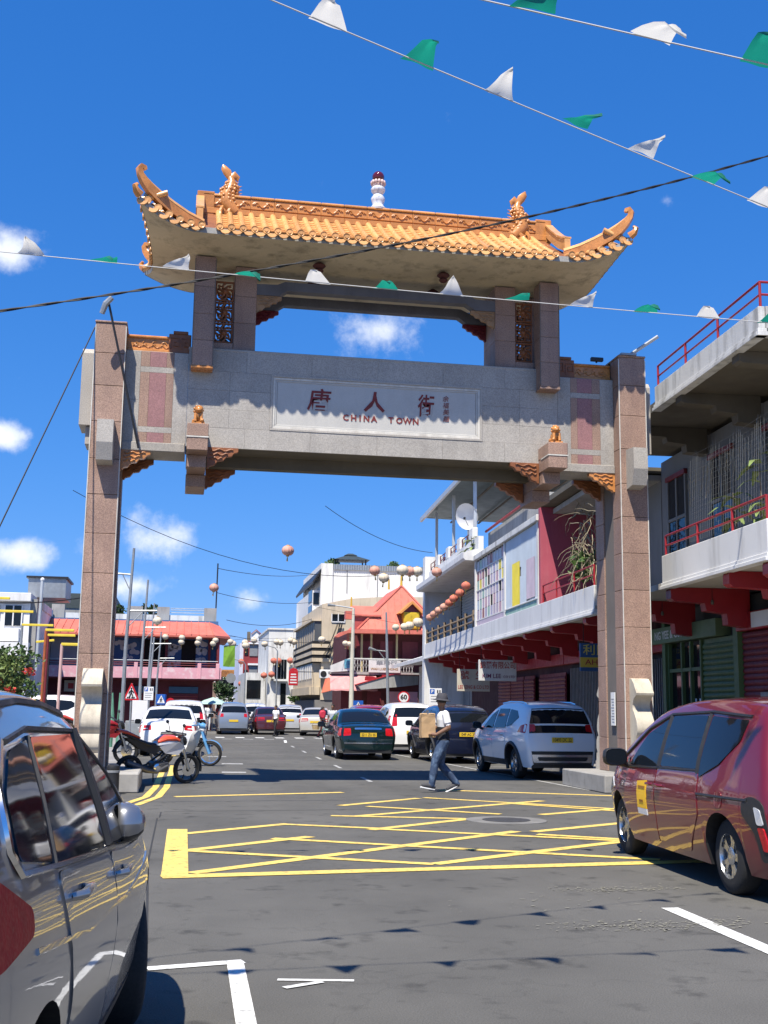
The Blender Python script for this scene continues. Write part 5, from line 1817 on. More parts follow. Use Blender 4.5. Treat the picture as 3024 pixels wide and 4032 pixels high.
for i in range(0, nc + 1, 1):
    MB().box(15.70 + i * .485 - .012, 15.70 + i * .485 + .012, -.088, -.06, 4.72, 6.96).build('screen_bar', row_white, lt)
for z in (4.73, 5.83, 6.55):
    MB().box(15.66, 20.58, -.088, -.055, z - .02, z + .02).build('screen_bar', row_white, lt)
MB().box(15.7, 20.5, -.085, -.06, 4.48, 4.70).build('painted_board', sheet_p, lt)
for s in (15.57, 20.68, 11.0):
    MB().box(s - .09, s + .09, -.14, -.015, 4.53, 6.98).build('screen_post', row_white, b2)
MB().box(10.8, 20.75, -.5, .06, 6.98, 7.16, c=.01).build('fascia_beam', old_white, b2)
# veranda with shutter and rustic railing
MB().box(20.8, 33.2, -1.78, -1.74, 4.05, 6.9).build('dark_opening', black_void, b2)
slats(b2, 26.5, 32.6, -1.7, 4.1, 6.9, M('pale_shutter', (.5, .52, .52), .5, var=.06), .14)
wr = MB().tube([(20.9, -.07, 5.0), (33.0, -.07, 5.0)], .05, 6).build('rustic_railing', wood, b2)
MB().tube([(20.9, -.07, 4.75), (33.0, -.07, 4.75)], .04, 6).build('rail', wood, wr)
for k in range(8):
    s = 21.1 + k * 1.68
    MB().tube([(s, -.06, 4.5), (s, -.06, 5.18)], .065, 7).build('rail_post', wood, wr)
# wedge canopy, roof terrace wall with posts and red rail
MB().prism([(-1.8, 6.95), (.35, 7.02), (.42, 7.1), (.42, 7.3), (-.05, 7.45), (-1.8, 7.45)][::-1], 'yz', 20.7, 33.4).build('canopy', row_white, b2)
MB().box(20.7, 33.3, -.35, -.15, 7.45, 7.95).build('terrace_parapet', row_white, b2)
MB().box(33.2, 33.9, -2.2, .02, 0.1, 8.72).build('end_wall', row_white, b2)
for s in (22.2, 25.0, 27.8, 30.6):
    MB().box(s - .35, s + .35, -.36, -.14, 7.95, 8.45, c=.02).build('terrace_post', row_white, b2)
for s0, s1 in ((22.55, 24.65), (25.35, 27.45), (28.15, 30.25), (30.95, 33.1)):
    pipe_rail(b2, [s0, (s0 + s1) / 2, s1], -.25, 7.95, 8.35, [8.15, 8.35], dark_red, .02)
MB().box(5.25, 33.2, -9, -.4, 7.16, 7.3).build('roof_slab', grey_conc, b2)
MB().box(14.5, 24.0, -7, -1.2, 7.3, 8.55).build('terrace_room', grey_conc, b2)
MB().tube([(17.0, -1.1, 8.62), (24.0, -1.1, 8.62)], .05, 6).build('red_pipe', red_paint, b2)
# metal roof on posts
steel = M('pale_grey_steel', (.5, .53, .55), .45, .3, var=.08)
for s, y in ((33.0, -.5), (28.2, -.5), (23.2, -.5), (33.0, -5.5), (24.0, -5.5)):
    MB().box(s - .06, s + .06, y - .06, y + .06, 7.3, 10.85).build('roof_post', steel, b2)
rf = MB()
rows = []
for i in range(61):
    x = 22.6 + i * .215
    rows.append([(x, -.1, 11.0 + (.05 if i % 2 else 0)), (x, -6.4, 10.82 + (.05 if i % 2 else 0))])
rf.grid(rows, flip=True)
rf.grid([[(a, b, c - .02) for a, b, c in r_] for r_ in rows])
tr = rf.build('metal_roof', M('grey_green_roof_sheet', (.13, .16, .16), .5, .2, var=.1, vs=1), b2)
MB().box(22.5, 35.6, -.16, -.05, 10.78, 10.99).build('roof_edge', steel, tr)
MB().box(22.5, 22.62, -6.4, -.17, 10.70, 10.97).build('roof_edge', steel, tr)
for y in (-1.6, -3.0, -4.4, -5.6):
    MB().box(22.7, 35.4, y - .04, y + .04, 10.74, 10.8).build('purlin', dark_conc, tr)
# shutters and red shopfronts at street level
for s0, s1 in ((14.5, 17.9), (18.7, 20.2), (20.35, 22.4), (22.5, 24.7)):
    slats(b2, s0, s1, -1.78, .12, 2.7, red_shut, .13)
for s0, s1 in ((5.4, 9.6), (9.9, 14.2)):
    gr = MB().box(s0, s1, -1.94, -1.9, .1, 2.9).build('shop_opening', black_void, b2)
    for k in range(int((s1 - s0) / .16)):
        MB().tube([(s0 + .08 + k * .16, -1.8, .1), (s0 + .08 + k * .16, -1.8, 2.8)], .014, 4).build('grille_bar', grey_metal, gr)
for s0, s1 in ((5.3, 14.4), (14.5, 24.8)):
    MB().box(s0, s1, -1.95, -1.7, 2.95, 3.3, c=.01).build('shop_fascia', red_paint, b2)
MB().lathe([(.0, 0), (.5, 0), (.5, .05), (.0, .05)], 24, (8.2, -1.6, 1.95), axis='y').build('oval_sign', grey_shut, b2)

# white block with two grey shutters at the far end
b3 = thing('white_garage_block', 'low white block with grey shutter doors beyond the balcony building', 'building', ROW_O, ROW_RZ)
MB().box(33.95, 48.0, -9, -1.85, 0, 3.95).box(31.55, 33.18, -9, -1.9, 0, 3.88).build('wall', row_white, b3)
for s0, s1 in ((39.8, 43.7), (35.2, 37.6)):
    slats(b3, s0, s1, -1.83, .1, 2.9, grey_shut, .15)
MB().box(31.6, 33.15, -1.895, -1.86, .1, 2.95).build('door', grey_shut, b3)
MB().prism([(-3, 4.2), (-.9, 4.0), (-.3, 3.85), (-.3, 4.05), (-3, 4.9)][::-1], 'yz', 34.0, 49.0).build('roof_canopy', row_white, b3)
MB().box(44.0, 48, -7, -3.2, 4.5, 6.2).build('rooftop_room', grey_conc, b3)

# ---- shop signs that hang across the pavement
def hang_sign(name, label, s, t0, t1, z0, z1, board, rows, extra=None):
    o = thing(name, label, 'shop sign', row_pt(s, 0, 0), ROW_RZ)
    bd = MB().box(-.04, .04, t1, t0, z0, z1, c=.008).build('board', board, o)
    mid = (t0 + t1) / 2
    if extra:
        extra(o)
    for txt, size, zz, mt, wd, ym in rows:
        letter(txt, size, mt, bd, (-.045, mid + ym, zz), TO_CAM, bold=.0025 * size / .3, width=wd, depth=.003)
    for t in (t0 - .1, t1 + .1):
        MB().tube([(0, t, z1), (0, t, 3.88)], .012, 5).build('hanger', wire_mat, o)
    return o


redl = M('red_sign_lettering', (.36, .03, .03), .6, var=.1)
purl = M('purple_sign_lettering', (.16, .03, .10), .6, var=.1)
yell = M('yellow_sign_lettering', (.6, .5, .1), .6, var=.1)
sgw = M('white_sign_board', (.62, .62, .60), .6, var=.08, vs=3, stain=.3, scol=(.4, .38, .34))
hang_sign('shop_sign', 'white sign with red characters and KIM LEE lettering hanging under the balcony', 20.0, -.02, -1.42, 2.52, 3.28, sgw,
          [('錦麗有限公司', .28, 3.07, redl, 1.3, 0), ('KIM LEE', .22, 2.69, purl, .68, .22), ('CO LTD', .12, 2.67, purl, .42, -.42)])
hang_sign('shop_sign', 'older cream sign with LEE SENG lettering behind the KIM LEE sign', 24.5, -.02, -1.35, 2.2, 3.08, M('cream_sign_board', (.5, .46, .38), .7, var=.1, vs=3, stain=.4, scol=(.3, .26, .2)),
          [('號', .36, 2.82, redl, None, .35), ('生', .36, 2.82, redl, None, -.25), ('LEE SENG & CO LTD', .2, 2.36, redl, 1.25, 0)])


def _ah(o):
    MB().box(-.041, .041, -1.85, -.35, 2.62, 2.88).build('yellow_band', M('yellow_sign_band', (.62, .42, .05), .6, var=.1), o)


hang_sign('shop_sign', 'blue and yellow AH SEN sign in shade beside the right pillar', 7.8, -.35, -1.85, 2.52, 3.25, M('blue_sign_board', (.03, .09, .22), .6, var=.1),
          [('利民公司', .30, 3.06, yell, 1.35, 0), ('AH-SEN', .2, 2.75, redl, .85, .2), ('CO', .2, 2.75, redl, .28, -.5)], _ah)

# ---- things on the roofs and balconies of the row
dt = thing('satellite_dish', 'white satellite dish on the terrace edge of the balcony building', 'satellite dish', row_pt(23.6, -.3, 7.95))
MB().tube([(0, 0, 0), (0, 0, 1.0)], .035, 7).build('mast', grey_metal, dt)
m = MB().lathe([(.47, .12), (.36, .06), (.2, .02), (.0, 0), (.0, -.015), (.2, .0), (.36, .04), (.48, .11)], 22, axis='y', caps=False)
m.xf(Matrix.Translation((-.05, -.12, 1.2)) @ Matrix.Rotation(R(-35), 4, 'Z') @ Matrix.Rotation(R(200), 4, 'X') @ Matrix.Scale(1.15, 4, (0, 0, 1)))
m.build('dish', clean_white, dt, smooth=50)
MB().tube([(-.05, -.2, .8), (-.3, -.65, 1.0)], .014, 5).build('feed_arm', grey_metal, dt)
MB().box(-.36, -.28, -.72, -.62, .97, 1.06, c=.01).build('feed_horn', black_plastic, dt)
pp = potted_palm(row_pt(21.6, -.05, 7.16), .9, 'small green plant on the ledge above the coloured screen', 12)
cv = thing('dead_creeper', 'mass of dry vines hanging over the red balcony rail beside the right pillar', 'plant', row_pt(7.2, -.2, 4.5), ROW_RZ)
m = MB()
q = random.Random(4)
for k in range(90):
    p = Vector((q.gauss(0, .8), q.gauss(-.2, .15), q.uniform(.6, 2.3)))
    pts = [p]
    d = Vector((q.uniform(-1, 1), q.uniform(-.4, .4), q.uniform(-1, .3)))
    for _ in range(6):
        d = (d + Vector((q.uniform(-.6, .6), q.uniform(-.3, .3), q.uniform(-.6, .3)))).normalized()
        p = p + d * .16
        pts.append(p)
    m.tube(pts, [.014, .012, .011, .01, .008, .006, .004], 4, caps=False)
m.build('stems', dry, cv)
lf = leafy(70, (.2, -.2, .7), (.9, .3, .4), .3, 6).build('leaves', leaf_g, cv)
lf['kind'] = 'stuff'

# ================================================================== BACKGROUND BUILDINGS
# ---- red roofed house on the corner: faces us at y = 72
h = thing('red_roof_house', 'old house with orange red sheet roof, yellow dormer and white lattice balcony', 'building', (0, 72, 0))
MB().box(10.3, 15.2, .6, 7, 0, 6.1).build('wall', M('house_wall_red', (.10, .02, .02), .8, var=.15, vs=1), h)
roof_stain = M('stained_red_roof', (.60, .15, .10), .6, var=.12, vs=.8, stain=.6, scol=(.36, .07, .05), ss=1.5)
rf = MB()
# hip roof with a tall front gable
rf.add([(10.85, 0, 6.25), (16.4, 0, 6.25), (13.9, 1.6, 9.2), (13.9, 7, 9.2), (10.85, 7, 6.25), (16.4, 7, 6.25)], [(0, 1, 2), (0, 2, 3, 4), (1, 5, 3, 2)])
mr_ = rf.build('roof', roof_stain, h)
for k in range(12):
    x = 11.1 + k * .45
    zt = 6.25 + min((x - 10.85) / 3.05, (16.4 - x) / 2.5) * 2.95
    if zt > 6.5:
        MB().tube([(x, -.012, 6.27), (x, -.012 + 1.6 * (zt - 6.25) / 2.95, zt)], .02, 4).build('roof_seam', roof_stain, mr_)
MB().tube([(10.85, -.02, 6.27), (13.9, 1.58, 9.22)], .06, 5).build('hip_cap', roof_red, mr_)
MB().tube([(16.4, -.02, 6.27), (13.9, 1.58, 9.22)], .06, 5).build('hip_cap', roof_red, mr_)
MB().tube([(13.9, 1.6, 9.2), (13.9, 1.6, 9.9)], [.09, .05], 6).build('finial', M('yellow_trim', (.6, .38, .04), .6, var=.1), h)
ev = MB().prism([(9.4, 5.75), (9.7, 6.0), (10.2, 6.15), (11.0, 6.24), (16.4, 6.24), (16.4, 6.02), (10.2, 5.98), (9.6, 5.7)][::-1], 'xz', -.75, .1).build('eave', roof_red, h)
s2 = MB()
s2.add([(10.6, .3, 7.2), (12.4, .3, 7.2), (12.2, 1.1, 7.8), (10.55, 1.1, 7.8), (10.6, .3, 7.1), (12.4, .3, 7.1)], [(0, 1, 2, 3), (0, 4, 5, 1)])
s2.build('side_roof', roof_red, h)
MB().box(10.7, 12.2, .45, 1.0, 6.24, 7.18).build('side_gable', M('red_board', (.40, .08, .07), .6, var=.15), h)
MB().box(10.15, 10.6, .3, .8, 6.9, 7.4).build('side_dormer', roof_red, h)
yt = MATS['yellow_trim']
for x, z in ((10.62, 7.8), (13.0, 9.0)):
    MB().tube([(x, 1.1, z - .1), (x, 1.1, z + .55)], [.07, .05], 6).build('finial', yt, h)
dm_ = MB().box(13.72, 14.72, -.25, .9, 6.35, 7.38).build('dormer', M('yellow_shutter_paint', (.55, .38, .02), .6, var=.15, vs=3), h)
MB().prism([(13.4, 7.3), (14.25, 8.08), (15.05, 7.3), (14.9, 7.28), (14.25, 7.9), (13.55, 7.28)][::-1], 'xz', -.42, .9).build('dormer_roof', M('orange_trim', (.6, .25, .07), .6, var=.1), dm_)
MB().prism([(13.75, 7.39), (14.25, 7.86), (14.7, 7.39)][::-1], 'xz', -.2, .0).build('dormer_gable', dark_red, dm_)
for x in (13.78, 14.25):
    MB().box(x, x + .42, -.28, -.252, 6.42, 7.3, c=.01).build('dormer_shutter', dm_.data.materials[0], dm_)
# upper veranda: dark recess, posts, balcony lattice, sign
for x0, x1 in ((10.9, 12.0), (12.4, 13.2), (13.8, 14.8)):
    MB().box(x0, x1, .55, .6, 4.2, 5.6).build('veranda_door', red_shut, h)
for x in (10.45, 11.15, 11.75, 13.35):
    MB().box(x - .06, x + .06, -.05, .07, 3.6, 6.1).build('veranda_post', M('pale_yellow_post', (.5, .42, .2), .7, var=.1), h)
MB().box(9.2, 15.0, -.1, .7, 3.5, 3.65).build('balcony_floor', grey_conc, h)
lat_m = M('white_iron_lattice', (.58, .58, .55), .6, var=.1)
bl = MB().box(10.45, 14.4, -.1, -.05, 4.42, 4.5).build('balcony_railing', lat_m, h)
n = 22
for k in range(n):
    x = 10.5 + k * .18
    MB().tube([(x, -.08, 3.65), (x + .09, -.08, 4.05), (x, -.08, 4.43)], .014, 4).build('lattice_bar', lat_m, bl)
    MB().tube([(x + .09, -.07, 3.65), (x, -.07, 4.05), (x + .09, -.07, 4.43)], .014, 4).build('lattice_bar', lat_m, bl)
MB().prism([(9.2, 3.6), (9.2, 4.0), (10.42, 4.5), (10.42, 3.7)], 'xz', -.3, -.24).build('corner_banner', sgw, bl)
MB().box(10.05, 10.42, -.33, -.305, 3.85, 4.4).build('blue_poster', M('poster_blue', (.1, .3, .4), .6, var=.3, vs=10), bl)
sb = MB().box(11.58, 13.55, -.2, -.14, 3.64, 4.38).build('sign_board', sgw, h)
letter('華聯行', .3, grey_shut, sb, (12.7, -.205, 4.2), bold=.004, width=1.3)
letter('WAH LUEN HONG', .2, MATS['brown_print'], sb, (12.55, -.205, 3.84), bold=.004, width=1.7)
# awnings and canopy over the pavement
aw = M('faded_pink_awning', (.62, .27, .26), .8, var=.12, vs=1.5, stain=.4, scol=(.66, .5, .46))
m = MB()
rws = []
for i in range(9):
    x = 9.2 + i * .36
    rws.append([(x, .2, 3.52), (x - .05, -.6, 3.2), (x - .1, -1.2, 2.58), (x - .1, -1.22, 2.5 - .03 * (i % 2))])
m.grid(rws)
m.build('awning', aw, h)
MB().add([(9.2, .2, 3.3), (9.25, -.9, 2.5), (8.65, -.5, 2.35), (9.0, .6, 3.2)], [(0, 1, 2, 3)]).add([(9.2, .2, 3.28), (9.25, -.9, 2.48), (8.65, -.5, 2.33), (9.0, .6, 3.18)], [(3, 2, 1, 0)]).build('side_awning', M('orange_awning', (.5, .13, .07), .8, var=.1), h)
MB().prism([(10.7, 2.85), (12.75, 3.45), (14.4, 3.45), (14.4, 2.9), (13.2, 2.75), (10.9, 2.55)][::-1], 'xz', -1.6, -.5).build('porch_canopy', grey_conc, h)
MB().prism([(10.6, 2.87), (12.75, 3.5), (14.5, 3.5), (14.5, 3.46), (12.75, 3.46), (10.65, 2.83)][::-1], 'xz', -1.65, -.45).build('canopy_edge', red_paint, h)
MB().box(12.4, 14.4, -.4, .2, 2.95, 3.5).build('red_fascia', red_paint, h)
MB().prism(round_poly([(11.15, 3.1), (11.2, 3.38), (11.7, 3.36), (11.95, 3.28), (11.6, 3.12)], .08)[::-1], 'xz', -1.32, -1.28).build('logo_patch', red_paint, h)
for x0, x1 in ((10.0, 11.3), (11.6, 12.5), (12.9, 13.7), (14.0, 14.8)):
    MB().box(x0, x1, .55, .6, .2, 2.5).build('shop_door', dark_red if x0 < 12 else pink_paint, h)

# ---- beige block with dark louvre bands, behind the red roofed house
bb = thing('beige_block', 'beige concrete block with dark horizontal bands along its street front', 'building', (0, 84, 0))
MB().prism([(10.1, 2.0), (10.1, 8.8), (12.2, 9.25), (15.1, 9.5), (20, 9.5), (20, 2.0)][::-1], 'xz', 0, 14).build('wall', beige_wall, bb)
MB().box(9.7, 20, .05, 14, 0, 1.99).build('ground_wall', M('shop_grey', (.2, .19, .18), .85, var=.1), bb)
w = MB().box(10.82, 11.75, -.03, .02, 7.58, 8.1).build('window', dark_glass, bb)
for x in (10.8, 11.27, 11.75):
    MB().box(x - .03, x + .03, -.06, -.02, 7.55, 8.13).build('frame', clean_white, w)
MB().box(10.8, 11.77, -.06, -.02, 7.5, 7.58).build('frame', clean_white, w)
# street front: banded balconies running away from us
MB().box(9.6, 10.09, .3, 14, 4.9, 6.0).build('balcony_front', beige_wall, bb)
for k, z in enumerate((5.95, 5.45, 4.95)):
    MB().box(9.45, 10.7, -.12, 14, z, z + .2).build('dark_band', black_void, bb)
    MB().box(9.4, 10.75, -.16, 14, z - .27, z - .01).build('pale_band', beige_wall, bb)
MB().box(9.5, 10.09, .2, 14, 2.9, 4.6).build('balcony_front', beige_wall, bb)
for k in range(11):
    MB().box(9.46, 9.51, .6 + k * 1.2, 1.1 + k * 1.2, 3.5, 4.5).build('fin', row_white, bb)
gl = MB().box(9.62, 10.09, .3, 14, 6.15, 7.6).build('louvre_window', M('dark_louvre', (.08, .09, .10), .5, var=.1), bb)
for k in range(10):
    MB().box(9.58, 9.63, .5 + k * 1.3, .6 + k * 1.3, 6.15, 7.6).build('mullion', beige_wall, gl)
MB().prism([(.2, 7.6), (14, 7.6), (14, 7.75), (.2, 7.75)], 'yz', 9.4, 10.09).build('hood', beige_wall, bb)
MB().box(9.3, 10.05, .1, 14, 2.35, 2.9).build('canopy', beige_wall, bb)
MB().box(11.0, 12.4, -.06, -.01, 4.3, 5.9).build('grille_window', black_void, bb)
ac = MB().box(9.95, 10.85, -.75, -.2, 3.5, 4.1, c=.03).build('air_conditioner', clean_white, bb)
MB().lathe([(.0, 0), (.22, 0), (.22, .02), (.0, .02)], 18, (10.2, -.77, 3.8), axis='y').build('fan_grille', black_plastic, ac)
q = random.Random(2)
cab = MB()
for k in range(9):
    p0 = Vector((11.4 + q.uniform(-.2, .2), -.2, 7.5))
    cab.tube(sun_pts(p0, (10.3 + q.uniform(-.2, .5), -.3, 5.2 + q.uniform(-.8, .6)), 6, q.uniform(.1, .7)), .025, 4)
tag(cab.build('cable_bundle', wire_mat, bb), kind='stuff')

# ---- tall white block with a black gazebo
wb_ = thing('tall_white_block', 'tall white windowless block with sheet metal roof edge above the beige block', 'building', (0, 98, 0))
MB().box(11.7, 21, 0, 14, 0, 13.25).build('wall', row_white, wb_)
MB().box(11.6, 12.6, -.15, 14, 0, 13.45).build('corner_wall', row_white, wb_)
MB().box(11.0, 11.6, .5, 14, 0, 11.2).build('side_wing', row_white, wb_)
MB().prism([(10.9, 11.9), (11.6, 13.0), (11.6, 12.8), (10.95, 11.7)][::-1], 'xz', -.2, 14).build('lean_to_roof', black_metal, wb_)
for z0 in (9.0, 10.3):
    MB().box(10.97, 11.0, .8, 3.5, z0, z0 + 1.0).build('window', dark_glass, wb_)
MB().box(11.05, 11.55, .44, .49, 10.0, 11.0).build('window', dark_glass, wb_)
m = MB()
rows = [[], []]
for i in range(81):
    x = 12.65 + 8.3 * i / 80
    rows[0].append((x, -.1 - (.05 if i % 2 else 0), 12.95))
    rows[1].append((x, -.1 - (.05 if i % 2 else 0), 13.4))
m.grid(rows)
m.build('roof_edge_sheet', grey_metal, wb_)
MB().box(16.4, 16.46, -.06, -.01, 9, 12.9).box(13.8, 13.86, -.06, -.01, 11, 12.9).build('downpipe', grey_shut, wb_)
gz = thing('rooftop_gazebo', 'black gazebo on the roof of the tall white block', 'gazebo', (14.3, 99.5, 13.26))
for x in (-1.2, 1.2):
    for y in (-.9, .9):
        MB().box(x - .05, x + .05, y - .05, y + .05, 0, .75).build('post', black_metal, gz)
m = MB()
m.add([(-1.55, -1.2, .65), (1.55, -1.2, .65), (1.55, 1.2, .65), (-1.55, 1.2, .65), (-.5, -.35, 1.05), (.5, -.35, 1.05), (.5, .35, 1.05), (-.5, .35, 1.05)], [(0, 1, 5, 4), (1, 2, 6, 5), (2, 3, 7, 6), (3, 0, 4, 7), (3, 2, 1, 0)])
m.add([(-.55, -.4, 1.1), (.55, -.4, 1.1), (.55, .4, 1.1), (-.55, .4, 1.1), (-.2, 0, 1.3), (.2, 0, 1.3)], [(0, 1, 5, 4), (2, 3, 4, 5), (1, 2, 5), (3, 0, 4), (3, 2, 1, 0)])
m.build('roof', M('gazebo_roof', (.03, .045, .05), .6, var=.1), gz)
for x, s in ((12.7, 1.0), (18.0, .8)):
    rb = tag(leafy(160, (x, 99, 13.5), (.6 * s, .5, .4), .3, int(x)).build('roof_shrub', leaf_g), 'small shrub growing on the white roof %s' % ('beside the gazebo' if x < 15 else 'behind the far lanterns'), 'plant')

# ---- weathered white building and blue and red tower farther on
w5 = thing('weathered_white_block', 'weathered white block with a tall dark stair window', 'building', (0, 110, 0))
MB().box(8.3, 11.6, 0, 14, 0, 8.55).build('wall', old_white, w5)
MB().box(8.2, 11.7, -.1, 14, 8.55, 8.7).build('cornice', old_white, w5)
w = MB().box(8.95, 10.0, -.04, .0, 4.0, 5.8).build('window', dark_glass, w5)
for x in (9.2, 9.5, 9.75):
    MB().box(x - .02, x + .02, -.06, -.04, 4.0, 5.8).build('mullion', grey_shut, w)
MB().box(8.8, 10.1, -.6, .0, 3.8, 3.98).build('window_hood', old_white, w5)
MB().box(9.5, 10.0, -.04, -.01, 1.2, 3.6).build('door', dark_glass, w5)
MB().box(10.4, 11.0, -.04, -.01, 7.5, 7.75).build('vent_window', black_void, w5)
MB().box(6.3, 8.25, 2, 14, 0, 4.6).build('side_wing', old_white, w5)
MB().box(6.5, 7.8, 1.95, 1.99, 2.2, 3.9).build('window', dark_glass, w5)
w6 = thing('red_and_blue_tower', 'narrow building with red bay front and pale blue side', 'building', (0, 130, 0))
MB().box(8.9, 12.0, .5, 12, 0, 8.8).build('wall', M('pale_blue_wall', (.48, .56, .68), .8, var=.06, vs=.5, stain=.3, scol=(.35, .4, .48)), w6)
MB().box(6.7, 7.1, .6, 12, 0, 8.3).build('side_wall', M('pale_lilac_wall', (.6, .62, .72), .8, var=.05), w6)
redw = M('brick_red_wall', (.26, .03, .035), .7, var=.1, vs=.6)
MB().box(7.1, 8.89, .3, 12, 0, 8.5).build('bay_wall', redw, w6)
for z in (2.2, 4.6, 6.9):
    w = MB().box(7.75, 8.65, .22, .29, z, z + 1.2).build('window', grey_shut, w6)
    MB().box(7.6, 8.8, .0, .28, z + 1.3, z + 1.5).build('hood', clean_white, w)
    MB().box(7.2, 7.6, .22, .29, z + .1, z + .8).build('window', dark_glass, w6)
    MB().box(9.2, 9.6, .42, .49, z + .2, z + .9).build('window', dark_glass, w6)
MB().prism([(7.9, 8.5), (7.9, 9.3), (8.4, 9.75), (8.95, 9.3), (8.95, 8.5)][::-1], 'xz', .2, 1.2).build('gable', clean_white, w6)
MB().tube([(7.85, .1, 9.28), (8.4, .1, 9.78), (9.0, .1, 9.28)], .06, 4).build('gable_trim', redw, w6)
MB().box(7.5, 7.85, 1, 1.6, 8.5, 9.6).build('water_tank', dark_conc, w6)

# ---- second, distant gate with orange roof
fg = thing('distant_gate', 'small distant stone gateway with orange tiled roof at the end of the street', 'gate', (7.2, 150, 0))
for x in (-2.6, 2.6):
    MB().box(x - .3, x + .3, -.4, .4, 0, 4.4).build('pillar', pink_granite, fg)
MB().box(-2.9, 2.9, -.3, .3, 2.8, 3.5).build('cross_beam', grey_granite, fg)
for x in (-1.7, 1.7):
    MB().box(x - .2, x + .2, -.3, .3, 3.5, 5.0).build('upper_post', pink_granite, fg)
MB().prism([(-2.4, 5.15), (-2.1, 5.05), (2.1, 5.05), (2.4, 5.15), (1.6, 5.9), (-1.6, 5.9)][::-1], 'xz', -1.0, 1.0).build('roof', amber_glaze, fg)
for k in range(22):
    MB().tube([(-2.1 + k * .2, -1.03, 5.08), (-1.6 + k * .152, -1.03, 5.88)], .05, 4).build('cover_tile', orange_glaze, fg)
MB().box(-2.4, 2.4, .4, .8, 3.6, 4.7).build('glass_front', dark_glass, fg)

# ---- corner shop with red sheet canopy across the junction on the left: faces us at y = 66
ls = thing('corner_restaurant', 'corner restaurant with red sheet canopy, pink balcony and blue cloud murals', 'building', (0, 66, 0))
MB().box(-7.4, 2.2, 1.4, 10, 2.9, 6.2).build('upper_wall', M('blue_wall', (.05, .13, .28), .8, var=.1, vs=1), ls)
MB().box(-7.4, 2.0, .9, 10, 0, 2.85).build('ground_wall', M('maroon_shop_wall', (.10, .012, .02), .7, var=.15, vs=1), ls)
m = MB()
rws = []
for x, xt in ((-7.75, -7.5), (2.15, 1.6), (2.85, 1.9), (3.0, 2.0)):
    pass
m.add([(-7.7, -.5, 5.28), (2.0, -.5, 5.28), (2.85, .2, 5.26), (2.85, 8, 5.3), (-7.5, 1.3, 6.12), (1.7, 1.3, 6.12), (2.15, 1.7, 6.1), (2.15, 8, 6.1)], [(0, 1, 5, 4), (1, 2, 6, 5), (2, 3, 7, 6), (4, 5, 6, 7)])
m.add([(-7.7, -.5, 5.18), (2.0, -.5, 5.18), (2.85, .2, 5.16), (2.85, 8, 5.2), (-7.7, -.5, 5.28), (2.0, -.5, 5.28), (2.85, .2, 5.26), (2.85, 8, 5.3)], [(4, 0, 1, 5), (5, 1, 2, 6), (6, 2, 3, 7), (0, 3, 2, 1)])
cn = m.build('canopy_roof', roof_red, ls)
for k in range(24):
    x = -7.5 + k * .41
    MB().tube([(x, -.52, 5.3), (min(x * .975 + .0, 1.68), 1.28, 6.14)], .022, 4).build('roof_seam', roof_red, cn)
# balcony
MB().box(-7.5, 2.3, -.35, 1.4, 2.85, 2.97).build('balcony_floor', dark_red, ls)
cloud_p = M('pink_cloud_mural', (.66, .34, .40), .75, var=.1, vs=1, stain=.9, scol=(.72, .66, .66), ss=.8, streak=False)
MB().box(-7.5, 2.3, -.40, -.30, 2.92, 3.52).build('parapet', cloud_p, ls)
MB().prism([(2.32, 2.92), (2.32, 3.52)] and [(-.36, 2.92), (1.4, 2.92), (1.4, 3.52), (-.36, 3.52)], 'yz', 2.3, 2.4).build('parapet', cloud_p, ls)
for x in (-7.3, -4.9, -2.2, -.9, 1.2, 2.2):
    MB().box(x - .1, x + .1, -.43, -.27, 2.92, 3.76, c=.01).build('parapet_post', pink_paint, ls)
for z in (3.64, 3.76, 3.88):
    MB().tube([(-7.4, -.3, z), (2.2, -.3, z)], .022, 5).build('rail', dark_red if z < 3.85 else steel, ls)
# mural panels, doors, lattice window, posts
wc = M('white_cloud_paint', (.55, .55, .55), .8, var=.1)
q = random.Random(31)
for x0, x1 in ((-3.6, -2.0), (-.6, .2), (1.0, 1.7)):
    mp = MB().box(x0, x1, 1.36, 1.395, 3.0, 5.2).build('mural_panel', M('mural_blue', (.04, .11, .26), .7, var=.1), ls)
    for k in range(7):
        c0 = (q.uniform(x0 + .15, x1 - .15), 1.352, q.uniform(3.3, 5.0))
        mm = MB()
        for j in range(5):
            mm.lathe([(.0, -.004), (.13, -.004), (.13, .004), (.0, .004)], 10, (min(x1 - .1, max(x0 + .1, c0[0] + q.uniform(-.22, .22))), c0[1] - .001 * j, c0[2] + q.uniform(-.08, .08)), axis='y')
        mm.build('mural_cloud', wc, mp)
for x0, x1 in ((-2.0, -.65), (.2, 1.0), (-6.9, -4.2)):
    MB().box(x0, x1, 1.34, 1.39, 3.0, 5.1).build('doorway', black_void if x0 > -6 else M('pale_blind', (.42, .45, .5), .8, var=.06), ls)
for x in (-7.3, -4.1, -1.9, -.62, 1.75):
    MB().box(x - .07, x + .07, 1.2, 1.34, 2.97, 5.2).build('post', dark_red, ls)
for x, y in ((2.2, -.2), (2.2, 1.2)):
    MB().box(x - .07, x + .07, y, y + .14, 2.97, 5.2).build('veranda_post', dark_red, ls)
